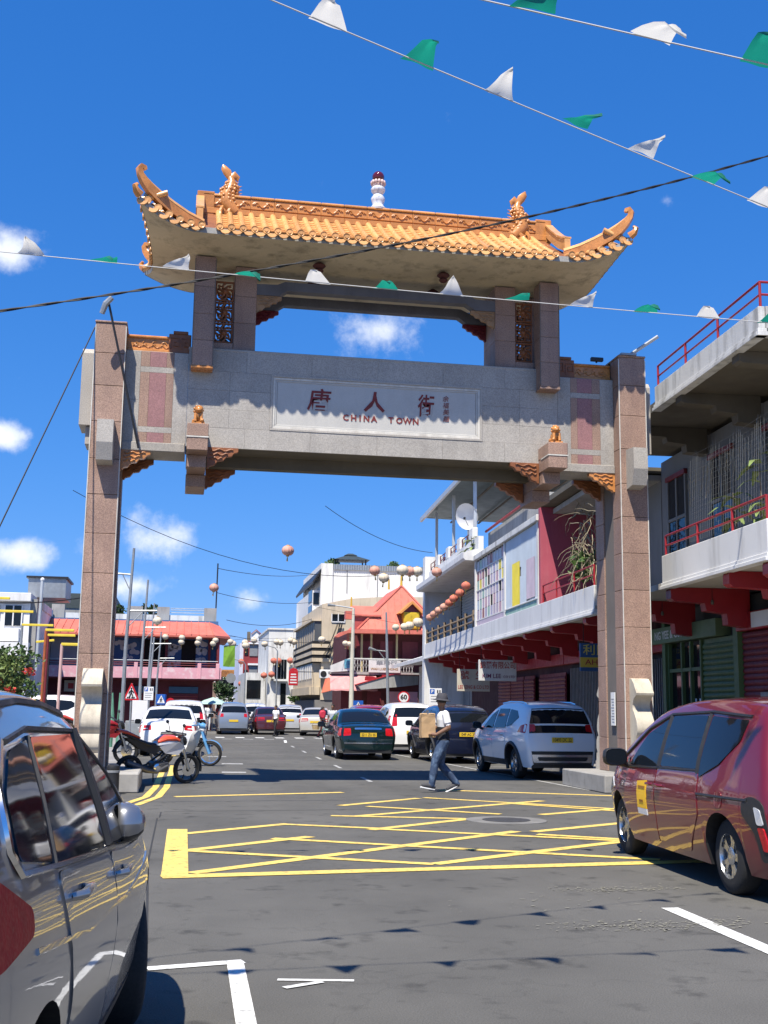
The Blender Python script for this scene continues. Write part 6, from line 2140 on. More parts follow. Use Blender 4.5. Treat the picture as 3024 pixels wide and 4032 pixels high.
# shopfronts below
for x0, x1 in ((-.4, 1.2), (-2.4, -1.0)):
    slats(ls, x0, x1, .84, .1, 2.1, red_shut, .14, d=-1)
    MB().box(x0, x1, .8, .89, 2.15, 2.5).build('blue_fascia', M('blue_fascia', (.03, .09, .18), .6, var=.1), ls)
bn = MB().box(-6.0, -4.0, .6, .66, 2.15, 2.75).build('shop_banner', M('cream_banner', (.5, .42, .33), .8, var=.1), ls)
for k in range(4):
    MB().box(-5.8 + k * .47, -5.5 + k * .47, .585, .598, 2.3, 2.6, c=.003).build('banner_mark', redl, bn)
MB().box(-7.3, -3.4, .86, .89, .1, 2.0).build('dark_shopfront', black_void, ls)
# roof parapet with concrete posts behind the canopy
MB().box(-7.2, 2.0, 2.2, 2.4, 6.0, 6.55).build('roof_parapet', old_white, ls)
for x in (-6.7, -2.4, -.9, 1.75):
    MB().box(x - .35, x + .35, 2.1, 2.5, 6.2, 7.0).build('parapet_block', grey_conc, ls)
for z in (6.7, 6.85, 6.95):
    MB().tube([(-.5, 2.3, z), (1.5, 2.3, z)], .02, 5).build('rail', grey_metal, ls)
MB().tube([(2.05, 2.2, 6.0), (2.08, 2.2, 9.6)], .045, 6).build('mast', black_metal, ls)
MB().lathe([(.0, 0), (.27, 0), (.27, .04), (.0, .04)], 20, (2.95, .0, 3.0), axis='y').build('round_sign', grey_shut, ls)

# green banner hanging at the corner
gb = thing('green_banner', 'green cloth banner hanging from the corner of the red canopy', 'banner', (2.74, 64.3, 0))
MB().grid([[(-.30, .05, 4.68), (.0, .0, 4.69), (.30, -.03, 4.70)], [(-.31, 0, 4.2), (0, -.04, 4.2), (.31, .02, 4.2)], [(-.31, -.03, 3.58), (0, .03, 3.56), (.32, .02, 3.57)]], flip=True).build('cloth', M('green_cloth', (.16, .32, .03), .8, var=.25, vs=2), gb)
MB().tube([(-.4, 0, 4.72), (.45, 0, 4.72)], .02, 5).build('rod', black_metal, gb)

# ---- white flats and a grey wall at the far left
lw = thing('white_flats', 'white building with dark windows and balcony slabs at the left edge', 'building', (0, 58, 0))
MB().box(-14, -7.0, 0, 10, 0, 6.3).build('wall', clean_white, lw)
MB().box(-14, -6.95, -.3, 10, 6.25, 6.65, c=.02).build('roof_slab', row_white, lw)
for x0, x1 in ((-8.15, -7.35), (-9.2, -8.4)):
    w = MB().box(x0, x1, -.05, .0, 5.1, 6.05).build('window', dark_glass, lw)
    for k in range(3):
        x = x0 + (x1 - x0) * k / 2
        MB().box(x - .03, x + .03, -.08, -.05, 5.1, 6.05).build('frame', clean_white, w)
MB().box(-14, -7.4, -.5, .0, 4.35, 4.95).build('balcony_front', clean_white, lw)
MB().box(-14, -6.9, -.7, .0, 3.7, 4.3).build('canopy_front', row_white, lw)
MB().box(-14, -7.1, .0, .05, 0, 3.6).build('shop_opening', M('shade_grey', (.12, .12, .12), .8, var=.1), lw)
MB().box(-6.99, -6.7, .2, .5, 0, 6.4).build('drain_stack', grey_conc, lw)
MB().tube([(-6.55, -.1, 3), (-6.5, -.1, 7.3)], .075, 8).build('vent_pipe', steel, lw)
MB().ell((-6.5, -.1, 7.32), .1, 8, 6).build('pipe_cap', clean_white, lw)
tank = MB().box(-7.4, -5.6, 2, 5, 6.65, 7.6).build('rooftop_room', grey_metal, lw)
MB().box(-7.5, -5.5, 1.9, 5.1, 7.6, 7.7).build('rooftop_lid', black_metal, tank)
lg = thing('grey_wall_building', 'bare grey concrete building with dark top band behind the red canopy', 'building', (0, 69.5, 0))
MB().box(-8.2, -3.8, 0, 8, 5.8, 6.9).build('wall', grey_conc, lg)
MB().box(-8.3, -3.7, -.05, 8, 6.9, 7.75).build('top_band', M('dark_green_band', (.045, .06, .06), .6, var=.1), lg)
# far terraces that close the street's end and its left side
for nm, lb, x0, x1, y0, y1, zz, mt in (('far_white_terrace', 'long white terrace closing the far end of the street', 3.0, 30, 176, 186, 6.5, row_white),
                                       ('far_left_terrace', 'row of pale buildings on the left beyond the restaurant', -16, 1.6, 80, 140, 5.0, old_white),
                                       ('far_right_terrace', 'row of pale buildings on the right beyond the red and blue tower', 12.5, 30, 143, 174, 7.0, beige_wall),
                                       ('plain_left_block', 'plain pale block far behind the white flats', -40, -15, 60, 80, 6.0, old_white)):
    t = thing(nm, lb, 'building', (0, 0, 0))
    MB().box(x0, x1, y0, y1, 0, zz).build('wall', mt, t)
    MB().box(x0 - .2, x1 + .2, y0 - .2, y1 + .2, zz, zz + .25).build('roof_slab', grey_conc, t)
    k = x0 + .8
    while k < x1 - 1.4:
        for z in (1.0, 3.4):
            MB().box(k, k + 1.0, y0 - .06, y0, z, z + 1.3).build('window', dark_glass, t)
        k += 2.1

# ================================================================== STREET FURNITURE, BUNTING, LANTERNS
flag_w = M('white_pennant_cloth', (.68, .67, .64), .85, var=.06)
flag_g = M('green_pennant_cloth', (.012, .20, .15), .8, var=.15, vs=6)
for _m, _c in ((flag_w, (.75, .74, .7, 1)), (flag_g, (.01, .32, .22, 1))):
    _t = _m.node_tree                       # thin cloth lets the light through
    _tr = _t.nodes.new('ShaderNodeBsdfTranslucent')
    _tr.inputs['Color'].default_value = _c
    _mx = _t.nodes.new('ShaderNodeMixShader')
    _mx.inputs[0].default_value = .5
    _t.links.new(_t.nodes['Principled BSDF'].outputs[0], _mx.inputs[1])
    _t.links.new(_tr.outputs[0], _mx.inputs[2])
    _t.links.new(_mx.outputs[0], _t.nodes['Material Output'].inputs['Surface'])
cord_m = M('white_cord', (.5, .5, .5), .8, var=0)


def pennant_mesh(i, mat):
    """a thin triangular cloth, its base on the cord, blown up and folded by the wind"""
    q = random.Random(100 + i)
    w, hgt = .24, .24
    rise = (.55, .3, .45, .1, .6, .25)[i % 6]
    lean = q.uniform(-.25, .35)
    rows = []
    for b in range(6):
        v = b / 5
        r_ = []
        for a in range(7):
            u = a / 6
            x = (u - .5) * w * (1 - v) + lean * w * v + .014 * math.sin(5 * v + i)
            up = hgt * (v * rise - .25 * max(0, v - .6) * (1 - rise) * 4)
            y = -hgt * (1 - rise ** 2) ** .5 * v * .8 + .02 * math.sin(6.5 * u + 2 * i) * (1 - v) * (.4 + v) + .024 * math.sin(5 * v + i)
            r_.append((x, y, up + .012 * math.sin(9 * u + i) * v))
        rows.append(r_)
    m = MB().grid(rows)
    return m.mesh('pennant', mat, 60)


pen_w = [pennant_mesh(i, flag_w) for i in range(6)]
pen_g = [pennant_mesh(i, flag_g) for i in range(6)]


def bunting(label, a, b, first, step, n, white_first):
    a, b = Vector(a), Vector(b)
    d = (b - a).normalized()
    t = thing('pennant_string', label, 'bunting', a, 0, 'strings of green and white pennants over the street')
    L_ = (b - a).length
    pts = [d * (L_ * k / 40) - Vector((0, 0, .012 * L_ * 4 * (k / 40) * (1 - k / 40) * .35)) for k in range(41)]
    MB().tube(pts, .0045, 5).build('cord', cord_m, t)
    rz = math.atan2(d.y, d.x)
    for k in range(n):
        s = first + k * step
        f = s / L_
        p = d * s - Vector((0, 0, .012 * L_ * 4 * f * (1 - f) * .35))
        me = (pen_w if (k % 2 == 0) == white_first else pen_g)[(k * 5 + int(first * 7)) % 6]
        o = place(me, 'pennant', t, p, (rnd.uniform(-.2, .2), -math.asin(d.z) + rnd.uniform(-.05, .05), rz + rnd.uniform(-.15, .15)))


# offsets chosen so that the flags and their shadows fall as in the photograph
d1 = Vector((4.16 - .68, 7.68 - 6.04, -.05)).normalized()
a1 = Vector((.68, 6.04, 5.352)) - d1 * 6.35
bunting('pennant string crossing the upper right sky from the top edge', a1, a1 + d1 * 15.8, .0 + .0, .635, 24, True)
d2 = Vector((2.85 - 1.58, .15, -.04)).normalized()
a2 = Vector((1.58, 5.06, 4.91)) - d2 * 5.08
bunting('short visible pennant string cutting the top right corner', a2, a2 + d2 * 12.5, .0, .635, 19, False)
a3 = Vector((-5.23, 10.32, 5.54))
bunting('long pennant string hanging across the front of the gate roof', a3, a3 + Vector((14.5, -.1, -.3)), .0, .635, 22, True)

# black twisted power cable in front of the gate
pc = MB()
base = [(-9, 16, 5.3), (-2.57, 16, 6.75), (1.2, 16, 7.69), (4.97, 16, 8.79), (8.8, 16, 10.12), (13.5, 16, 12.0)]
pts = [Vector(p) for p in catmull([(*p,) for p in base], .12)]
for ph in (0, math.pi):
    pc.tube([p + Vector((0, .011 * math.cos(i * .9 + ph), .011 * math.sin(i * .9 + ph))) for i, p in enumerate(pts)], .011, 5)
tag(pc.build('power_cable', wire_mat), 'thick black twisted cable slanting across the gate roof', 'cable')
for nm, lb, p0, p1, sag, r_ in (('guy_wire', 'thin stay wire running down from the left pillar top', (-1.76, 21.6, 8.4), (-3.4, 17.6, 2.0), .0, .012),
                                ('overhead_wire', 'wire with one lantern crossing under the gate from the left', (-3.5, 38, 8.2), (9.2, 46, 6.9), 1.1, .011),
                                ('overhead_wire', 'uppermost wire between the roof mast and the tall white block', (2.05, 68, 9.3), (11.0, 97, 12.4), .3, .018),
                                ('overhead_wire', 'middle wire between the roof mast and the beige block', (2.05, 68, 7.9), (9.5, 85, 9.0), .3, .016),
                                ('overhead_wire', 'lowest wire between the corner restaurant and the beige block', (2.6, 66, 6.2), (9.5, 85, 7.8), .4, .016),
                                ('overhead_wire', 'wire over the lanterns between the corner canopy and the red roofed house', (2.7, 65, 5.3), (10.2, 71.5, 5.7), .35, .012),
                                ('overhead_wire', 'bulb string in the sky above the tall white block', (5.2, 43, 8.9), (10.6, 49, 8.1), .35, .012),
                                ('overhead_wire', 'black service wire sagging at the left edge above the yellow bars', (-9, 34, 4.9), (-3.0, 40, 5.0), .45, .02)):
    tag(MB().tube(sun_pts(p0, p1, 16, sag), r_, 5).build(nm, wire_mat), lb, 'wire')

# lanterns: ribbed paper globe, caps, tassel
lan_mats = {'pink': M('faded_pink_lantern', (.55, .27, .20), .7, var=.18, vs=4, stain=.4, scol=(.66, .52, .42)), 'cream': M('cream_lantern', (.62, .54, .42), .7, var=.12, vs=4, stain=.3, scol=(.55, .34, .25)), 'red': M('red_lantern', (.52, .15, .10), .7, var=.18, vs=4)}
gold = M('gold_trim', (.55, .36, .10), .5, var=.1)
lan_me = {}
for k, mt in lan_mats.items():
    prof = [(.05, -.165), (.12, -.15), (.175, -.1), (.205, -.03), (.205, .03), (.175, .1), (.12, .15), (.05, .165)]
    m = MB().lathe(prof, 24, rib=2, ribd=.05)
    lan_me[k] = m.mesh('lantern_globe', mt, 30)
cap_me = MB().lathe([(.0, .16), (.06, .16), (.06, .19), (.0, .19)], 10).lathe([(.0, -.2), (.055, -.2), (.055, -.16), (.0, -.16)], 10).mesh('lantern_cap', gold)
tas_me = MB().lathe([(.0, -.36), (.03, -.36), (.018, -.24), (.01, -.2), (.0, -.2)], 8).mesh('tassel', gold)


def lantern(p, col, label, group, k=1.0):
    t = thing('paper_lantern', label, 'lantern', p, rnd.uniform(0, 6), group)
    t.rotation_euler = (rnd.uniform(-.12, .12), rnd.uniform(-.12, .12), rnd.uniform(0, 6))
    t.scale = (k, k, k)
    place(lan_me[col], 'globe', t)
    place(cap_me, 'caps', t)
    place(tas_me, 'tassel', t)
    return t


lantern((3.48, 38.89, 6.63), 'pink', 'single pink lantern alone in the sky under the gate', 'lanterns over the street')
lantern((1.43, 51.17, 6.52), 'pink', 'small lone lantern beside the tall mast above the red canopy', 'lanterns over the street')
for p, c, lb in (((7.14, 43.21, 6.56), 'pink', 'left lantern of the pair before the tall white block'), ((7.63, 44.0, 6.39), 'cream', 'right, lower lantern of the pair before the tall white block'),
                 ((7.38, 38.89, 6.10), 'cream', 'left lantern of the cluster of three above the red gable'), ((8.28, 42.27, 6.47), 'pink', 'middle lantern of the cluster of three above the red gable'),
                 ((8.57, 42.27, 6.48), 'cream', 'right lantern of the cluster of three above the red gable'), ((9.69, 44.0, 6.68), 'pink', 'lantern hanging by the white end wall of the balcony building')):
    lantern(p, c, lb, 'lanterns over the street')
ORD = ('first', 'second', 'third', 'fourth', 'fifth', 'sixth', 'seventh', 'eighth', 'ninth', 'tenth')
rowB = [(10.95, 51.11, 5.48), (10.88, 49.94, 5.53), (10.79, 48.56, 5.59), (10.71, 47.18, 5.62), (10.64, 45.94, 5.69), (10.58, 44.93, 5.77), (10.5, 43.57, 5.86), (10.42, 42.3, 6.01)]
for i, p in enumerate(rowB):
    lantern(p, 'pink' if i < 4 else 'red', '%s reddish lantern from the far end of the slanting veranda row' % ORD[i], 'lantern row before the veranda', .85)
tag(MB().tube([Vector(p) + Vector((0, 0, .17)) for p in rowB], .008, 4).build('lantern_wire', wire_mat), 'wire carrying the slanting lantern row by the veranda', 'wire')
for i, p in enumerate([(8.11, 44.0, 4.52), (8.45, 44.0, 4.55), (8.64, 44.0, 4.6), (8.97, 44.0, 4.73)]):
    lantern(p, 'cream', '%s pale lantern from the left in the low cluster before the yellow dormer' % ORD[i], 'low lanterns before the yellow dormer', .7 + .1 * i)
tag(MB().tube([(5, 43.8, 5.2), (8.1, 44, 4.68), (8.6, 44, 4.74), (9.0, 44, 4.86), (10.6, 44.2, 5.4)], .007, 4).build('lantern_wire', wire_mat), 'wire carrying the low pale lanterns', 'wire')
lantern((-.85, 48, 4.81), 'cream', 'cream lantern hanging between the grey poles', 'lanterns over the street', .9)
for i, p in enumerate(((-.67, 63, 5.02), (.19, 63, 5.0), (.17, 63, 4.76), (1.08, 63, 4.95), (1.02, 63, 4.74), (1.94, 63, 4.9), (1.82, 63, 4.72), (2.72, 63, 4.84))):
    lantern(p, 'cream', '%s small cream lantern from the left under the red canopy, %s' % (ORD[(0, 2, 1, 4, 3, 6, 5, 7)[i]], 'lower of its pair' if i in (2, 4, 6) else 'upper'), 'lanterns under the red canopy', .8)
tag(MB().tube([(-2.2, 63, 5.3), (0, 63, 5.2), (3, 63, 5.1)], .01, 4).build('lantern_wire', wire_mat), 'wire carrying the lanterns under the red canopy', 'wire')
for i, p in enumerate(sorted(((5.27, 95, 6.5), (5.98, 95, 6.68), (6.84, 95, 6.41), (7.81, 95, 6.6), (8.1, 95, 6.56), (8.93, 95, 6.75), (9.2, 95, 6.63), (10.0, 83, 6.2), (3.6, 80, 5.6), (4.5, 80, 5.5)), key=lambda w: w[0] / w[1])):
    lantern(p, 'cream', '%s tiny pale lantern from the left high across the far street' % ORD[i], 'far pale lanterns', 1.3)
tag(MB().tube([(3.2, 80, 5.8), (5.27, 95, 6.8), (9.2, 95, 6.95), (11, 95, 7.3)], .014, 4).build('lantern_wire', wire_mat), 'wire carrying the far pale lanterns', 'wire')
for i, p in enumerate(sorted(((6.34, 120, 5.9), (8.77, 109.5, 5.65), (9.2, 109.5, 5.65), (10.3, 109.5, 5.7), (11.2, 109.5, 5.7), (7.9, 109.5, 4.3), (8.6, 109.5, 4.4), (6.9, 120, 3.6), (6.4, 120, 3.7), (7.3, 120, 3.4)), key=lambda w: w[0] / w[1])):
    lantern(p, 'red', '%s tiny reddish lantern from the left at the far street end' % ORD[i], 'far reddish lanterns', 1.5)
for p, w in (((9.99, 71, 5.33), 'left'), ((10.23, 71, 5.29), 'right')):
    lantern(p, 'cream', '%s of two pale lanterns under the eave of the red roofed house' % w, 'lanterns at the red roofed house', .9)

# flood lamps on the pillar tops
fl = thing('flood_lamp', 'flood lamp on a dark leaning pole strapped to the left pillar', 'lamp', (-1.0, 21.45, 6.12))
MB().tube([(.14, .03, 0), (-.5, -.25, 2.6)], .022, 7).build('pole', black_metal, fl)
MB().tube([(-.62, -.25, 2.42), (-.56, -.28, 2.60), (-.45, -.3, 2.72)], [.05, .06, .05], 8).build('lamp_head', grey_metal, fl)
fl = thing('flood_lamp', 'pale tube lamp tilted up on top of the right pillar', 'lamp', (8.7, 21.7, 8.54))
MB().tube([(0, 0, .02), (.5, -.35, .36)], .035, 6).build('tube_housing', steel, fl)
MB().box(-.2, .12, -.15, .05, 0, .04).build('bracket', grey_metal, fl)
fl = thing('flood_lamp', 'small dark lamp on the glazed coping left of the right pillar', 'lamp', (8.1, 21.9, 8.45))
MB().box(-.12, .14, -.04, .04, .02, .1, c=.01).build('lamp_head', black_metal, fl)
MB().tube([(0, 0, -.01), (0, 0, .03)], .02, 5).build('stem', black_metal, fl)


# grey poles with cross arms on the left pavement
def arm_pole(label, x, y, top, arms, r=.05):
    t = thing('steel_pole', label, 'pole', (x, y, .12), 0, 'grey steel poles on the left pavement')
    MB().tube([(0, 0, 0), (.02, 0, top * .5), (.12, 0, top - .12)], [r * 1.25, r, r * .7], 8).build('mast', grey_metal, t)
    for z, x1 in arms:
        a = MB().tube([(.06 + .02 * z / top, 0, z), (x1, 0, z + .02)], .028, 6).build('cross_arm', grey_metal, t)
        MB().tube([(.06, 0, z - .45), (x1 * .55, 0, z)], .016, 5).build('brace', grey_metal, a)
    return t


arm_pole('nearest tall grey pole right of the left pillar, arm on both sides', -1.5, 34.8, 6.0, ((5.1, -.3), (4.05, .86)), .055)
arm_pole('second grey pole with one arm, behind the triangle sign', -1.32, 44.6, 6.1, ((4.2, .85),), .055)
arm_pole('third grey pole with an arm at canopy height', -1.19, 51.5, 5.8, ((3.95, .9),))
arm_pole('fourth and shortest grey pole near the crossing', -.95, 58.4, 5.0, ((3.6, .8),))
arm_pole('thin bare grey pole between the second and third armed poles', -1.05, 47.0, 4.1, ())

# yellow topped bars at the left
yb = M('yellow_bar_paint', (.72, .55, .05), .6, var=.1, vs=4)
ob = M('rusty_orange_post', (.34, .09, .03), .8, var=.25, vs=6)
pk = M('pale_pink_post', (.55, .36, .34), .7, var=.1)
for lb, x, y, z, x1, pm, tilt in (('uppermost yellow bar cut by the left edge', -5.6, 34, 4.37, -4.66, grey_metal, 0), ('long yellow bar over the white flats on a grey post', -5.35, 36, 4.16, -4.24, grey_metal, 0),
                                  ('yellow bar on a plain grey post before the red canopy', -4.81, 38, 3.9, -3.85, grey_metal, 0), ('yellow bar on a rusty orange post', -3.55, 33, 3.46, -2.79, ob, 0),
                                  ('lower yellow bar on a dark post behind the rusty one', -3.8, 36, 3.49, -3.0, dark_red, 0), ('short tilted yellow bar behind the rusty post', -4.17, 40, 3.5, -3.59, black_metal, .12),
                                  ('lowest yellow bar on a pale pink post by the left pillar', -2.83, 30, 2.94, -2.2, pk, 0)):
    t = thing('bar_post', lb, 'post', (x, y, .12), 0, 'yellow topped bar posts on the left')
    MB().tube([(0, 0, 0), (.02, 0, z - .12)], .04, 8).build('post', pm, t)
    MB().box(0, x1 - x, -.04, .04, z - .16, z - .09, c=.01).xf(Matrix.Rotation(-tilt, 4, 'Y')).build('bar', yb, t)


# --- signs
def post_sign(name, label, x, y, h, r=.03, mat=grey_metal):
    t = thing(name, label, 'road sign', (x, y, .12))
    MB().tube([(0, .03, 0), (0, .03, h)], r, 8).build('post', mat, t)
    return t


s_white = M('sign_white', (.75, .75, .75), .45, var=.03)
s_blue = M('sign_blue', (.015, .10, .42), .4, var=.04)
s_red = M('sign_red', (.5, .012, .02), .4, var=.04)
s_black = M('sign_black', (.015, .015, .015), .5, var=0)


def walker(par, x, y, z, k, mat=s_black):
    """a walking figure as on crossing signs"""
    m = MB()
    m.lathe([(.0, 0), (.035 * k, 0), (.035 * k, .003), (.0, .003)], 12, (x, y - .003, z + .19 * k), axis='y')
    for pts in (((0, .15), (.005, .02)), ((0, .13), (-.07, .06), (-.09, .0)), ((0, .13), (.06, .07), (.09, .04)), ((.0, .03), (-.04, -.07), (-.09, -.16)), ((0.005, .03), (.05, -.06), (.07, -.16))):
        m.tube([(x + a * k, y - .002, z + b * k) for a, b in pts], .022 * k, 5)
    return m.build('walking_figure', mat, par)


t = post_sign('warning_sign', 'red triangle pedestrian warning sign beside the left pillar', -1.30, 36, 2.0)
tri = [(-.26, 1.52), (.24, 1.52), (-.01, 2.02)]
bd = MB().prism(round_poly([(-.25, 1.5), (.24, 1.5), (-.005, 2.03)], .05)[::-1], 'xz', -.012, 0).build('plate', s_red, t)
MB().prism(round_poly([(-.17, 1.55), (.16, 1.55), (-.005, 1.92)], .03)[::-1], 'xz', -.016, -.0125).build('plate_face', s_white, bd)
walker(bd, -.005, -.018, 1.70, .78)
for dx in (-.11, -.045, .02, .085):
    MB().box(dx - .018, dx + .018, -.02, -.0165, 1.56, 1.6).build('stripe', s_black, bd)


def blue_cross(label, x, y, z, k=.42):
    t = post_sign('crossing_sign', label, x, y, z + k / 2 - .12)
    z -= .12
    bd = MB().box(-k / 2, k / 2, -.012, 0, z - k / 2, z + k / 2, c=.004).build('plate', s_blue, t)
    MB().prism([(-k * .4, z - k * .36), (k * .4, z - k * .36), (0, z + k * .4)][::-1], 'xz', -.016, -.0125).build('plate_face', s_white, bd)
    walker(bd, 0, -.018, z - .03, k * 1.35)
    return t


blue_cross('blue crossing sign on the left before the corner restaurant', -.57, 48, 1.71, .40)
blue_cross('blue crossing sign on the right beside the cream lamp post', 8.4, 55, 1.58, .47)
t = post_sign('speed_sign', 'round red rimmed sign reading 60 before the white block', 9.98, 52, 2.1)
bd = MB().lathe([(.0, -.012), (.27, -.012), (.27, 0), (.0, 0)], 28, (0, 0, 1.85), axis='y').build('plate', s_red, t)
MB().lathe([(.0, -.016), (.215, -.016), (.215, -.0125), (.0, -.0125)], 28, (0, 0, 1.85), axis='y').build('plate_face', s_white, bd)
letter('60', .30, s_black, bd, (0, -.018, 1.85), bold=.012, depth=.001)


def parking_sign(label, x, y, z0, z1, w):
    t = post_sign('parking_sign', label, x, y, z1 - .12, .025)
    z0, z1 = z0 - .12, z1 - .12
    bd = MB().box(-w / 2, w / 2, -.012, 0, z0, z1, c=.004).build('plate', s_white, t)
    hh = (z1 - z0)
    b = MB().box(-w * .45, -w * .08, -.016, -.0125, z1 - hh * .34, z1 - hh * .05).build('parking_mark', s_blue, bd)
    letter('P', hh * .26, s_white, b, (-w * .265, -.018, z1 - hh * .195), bold=.006, depth=.001)
    for k, txt in enumerate(('8 AM - 6 PM', 'MON TO FRI', 'RS 25 / H')):
        MB().box(-w * .38, w * (.38 - .07 * k), -.0145, -.0125, z0 + hh * (.5 - .16 * k), z0 + hh * (.545 - .16 * k)).build('text_line', grey_shut, bd)
    for k in (.12, .3):
        MB().box(w * k, w * (k + .1), -.0145, -.0125, z1 - hh * .3, z1 - hh * .1).build('pictogram', s_black, bd)
    return t


parking_sign('parking sign with blue P on the left by the grey poles', -1.03, 46.3, 1.67, 2.17, .36)
parking_sign('parking sign with blue P behind the hat of the walking man', 9.23, 42, 1.62, 2.22, .46)
t = post_sign('no_entry_sign', 'small round no entry sign before the corner restaurant', -.22, 52, 1.65)
bd = MB().lathe([(.0, -.012), (.18, -.012), (.18, 0), (.0, 0)], 20, (0, 0, 1.5), axis='y').build('plate', s_red, t)
MB().box(-.13, .13, -.016, -.0125, 1.46, 1.54).build('bar', s_white, bd)
t = post_sign('notice_sign', 'blank white notice board on a post by the poles', -1.21, 42, 1.5)
MB().box(-.26, .26, -.012, 0, .85, 1.52, c=.004).build('board', s_white, t)
t = post_sign('notice_sign', 'small cream notice above the white estate car', .44, 55, 1.45)
bd = MB().box(-.2, .2, -.012, 0, 1.27, 1.47, c=.004).build('board', M('cream_sign', (.6, .52, .4), .6, var=.05), t)
for k in range(3):
    MB().box(-.15, .15, -.015, -.0125, 1.31 + k * .05, 1.33 + k * .05).build('text_line', MATS['brown_print'], bd)
bx_ = thing('utility_box', 'grey metal utility cabinet between the poles on the left', 'cabinet', (-1.35, 40.2, .12))
MB().box(-.25, .25, -.2, .2, 0, .85, c=.02).build('cabinet', grey_shut, bx_)
MB().box(-.2, .2, -.215, -.2, .08, .78, c=.004).build('door', grey_metal, bx_)
rsn = thing('hanging_shop_sign', 'red upright shop sign hanging from the beige block', 'shop sign', (8.0, 82.5, 0))
bd = MB().box(-.32, .32, -.05, .05, 2.95, 3.95, c=.02).build('board', s_red, rsn)
MB().prism([(-.32, 3.96), (.32, 3.96), (.2, 4.1), (0, 4.16), (-.2, 4.1)][::-1], 'xz', -.05, .05).build('board_top', s_red, rsn)
MB().tube([(.3, 0, 3.9), (1.5, 0, 3.9)], .03, 5).build('bracket', black_metal, rsn)
for k in range(4):
    MB().box(-.24 + .02 * k, .24 - .02 * k, -.056, -.052, 3.1 + k * .19, 3.19 + k * .19).build('text_line', s_white, bd)
t = thing('lamp_post', 'cream street lamp post with one long arm beside the awning', 'street lamp', (9.1, 62, .12))
MB().tube([(0, 0, 0), (.0, 0, 3), (.03, 0, 6.6)], [.14, .12, .07], 10).build('mast', M('cream_post_paint', (.58, .55, .45), .7, var=.12, stain=.5, scol=(.3, .22, .15), ss=2), t)
MB().tube([(.03, 0, 6.58), (-.5, 0, 6.66), (-1.0, 0, 6.72)], .035, 6).build('arm', steel, t)
MB().tube([(-.95, 0, 6.7), (-1.35, 0, 6.74)], [.05, .09], 7).build('lamp_head', grey_metal, t)
t = thing('lamp_post', 'grey steel lamp post with low side arm before the red roofed house', 'street lamp', (10.4, 58, .12))
MB().tube([(0, 0, 0), (-.2, 0, 6.1)], [.09, .05], 8).build('mast', grey_metal, t)
MB().tube([(-.12, 0, 4.15), (-.75, 0, 4.2)], .03, 6).build('arm', grey_metal, t)
MB().tube([(-.1, 0, 3.6), (-.55, 0, 4.15)], .022, 5).build('brace', grey_metal, t)
MB().tube([(-.7, 0, 4.2), (-1.05, 0, 4.3)], [.05, .08], 7).build('lamp_head', grey_metal, t)
for x, y, hgt, lb in ((8.3, 100, 6.0, 'far grey street lamp before the weathered white block'), (6.0, 106, 5.0, 'far thin lamp post near the distant gate')):
    t = thing('lamp_post', lb, 'street lamp', (x, y, .12))
    MB().tube([(0, 0, 0), (0, 0, hgt), (-.2, 0, hgt + .25), (-.9, 0, hgt + .45)], [.07, .05, .04, .03], 7).build('mast', grey_metal, t)
    MB().tube([(-.8, 0, hgt + .43), (-1.2, 0, hgt + .48)], [.05, .07], 6).build('lamp_head', grey_metal, t)
bo = thing('bollard', 'short black bollard at the foot of the left pillar', 'bollard', (-.99, 20.75, 0))
MB().lathe([(.0, 0), (.12, 0), (.125, .02), (.11, .05), (.105, .42), (.11, .44), (.1, .48), (.06, .5), (.0, .5)], 16).build('drum', black_plastic, bo, smooth=40)
MB().lathe([(.108, .36), (.112, .365), (.112, .395), (.108, .4)], 16, caps=False).build('band', grey_shut, bo)

# ================================================================== PLANTS
bg = thing('bougainvillea_bush', 'bushy bougainvillea with red flowers at the left edge', 'bush', (-3.75, 28, .12))
MB().tube([(0, 0, 0), (.05, .1, .8), (-.1, 0, 1.7)], [.06, .05, .03], 7).build('trunk', wood, bg)
for a, b in (((.5, 0, 1.9), .7), ((-.5, .2, 2.0), .8), ((.1, .3, 2.4), .6)):
    MB().tube([(0, .05, .9), (a[0] * .5, a[1] * .5, 1.4), a], [.03, .022, .012], 5).build('branch', wood, bg)
m = leafy(900, (-.25, 0, 1.95), (.75, .6, .62), .13, 41)
m.v += []
f1 = leafy(350, (.2, -.1, 1.6), (.5, .45, .4), .13, 43)
lv = m.build('foliage', leaf_y, bg)
f1.build('foliage', leaf_g, bg)
leafy(260, (.1, .1, 2.35), (.6, .5, .35), .13, 47).build('foliage', leaf_g, bg)
fr = M('bougainvillea_red', (.52, .05, .035), .7, var=.3, vs=9)
q = random.Random(8)
for k in range(9):
    c0 = (q.uniform(-.8, .5), q.uniform(-.55, -.1), q.uniform(1.35, 2.45))
    leafy(40, c0, (.13, .1, .1), .09, 60 + k).build('blossom', fr, bg)


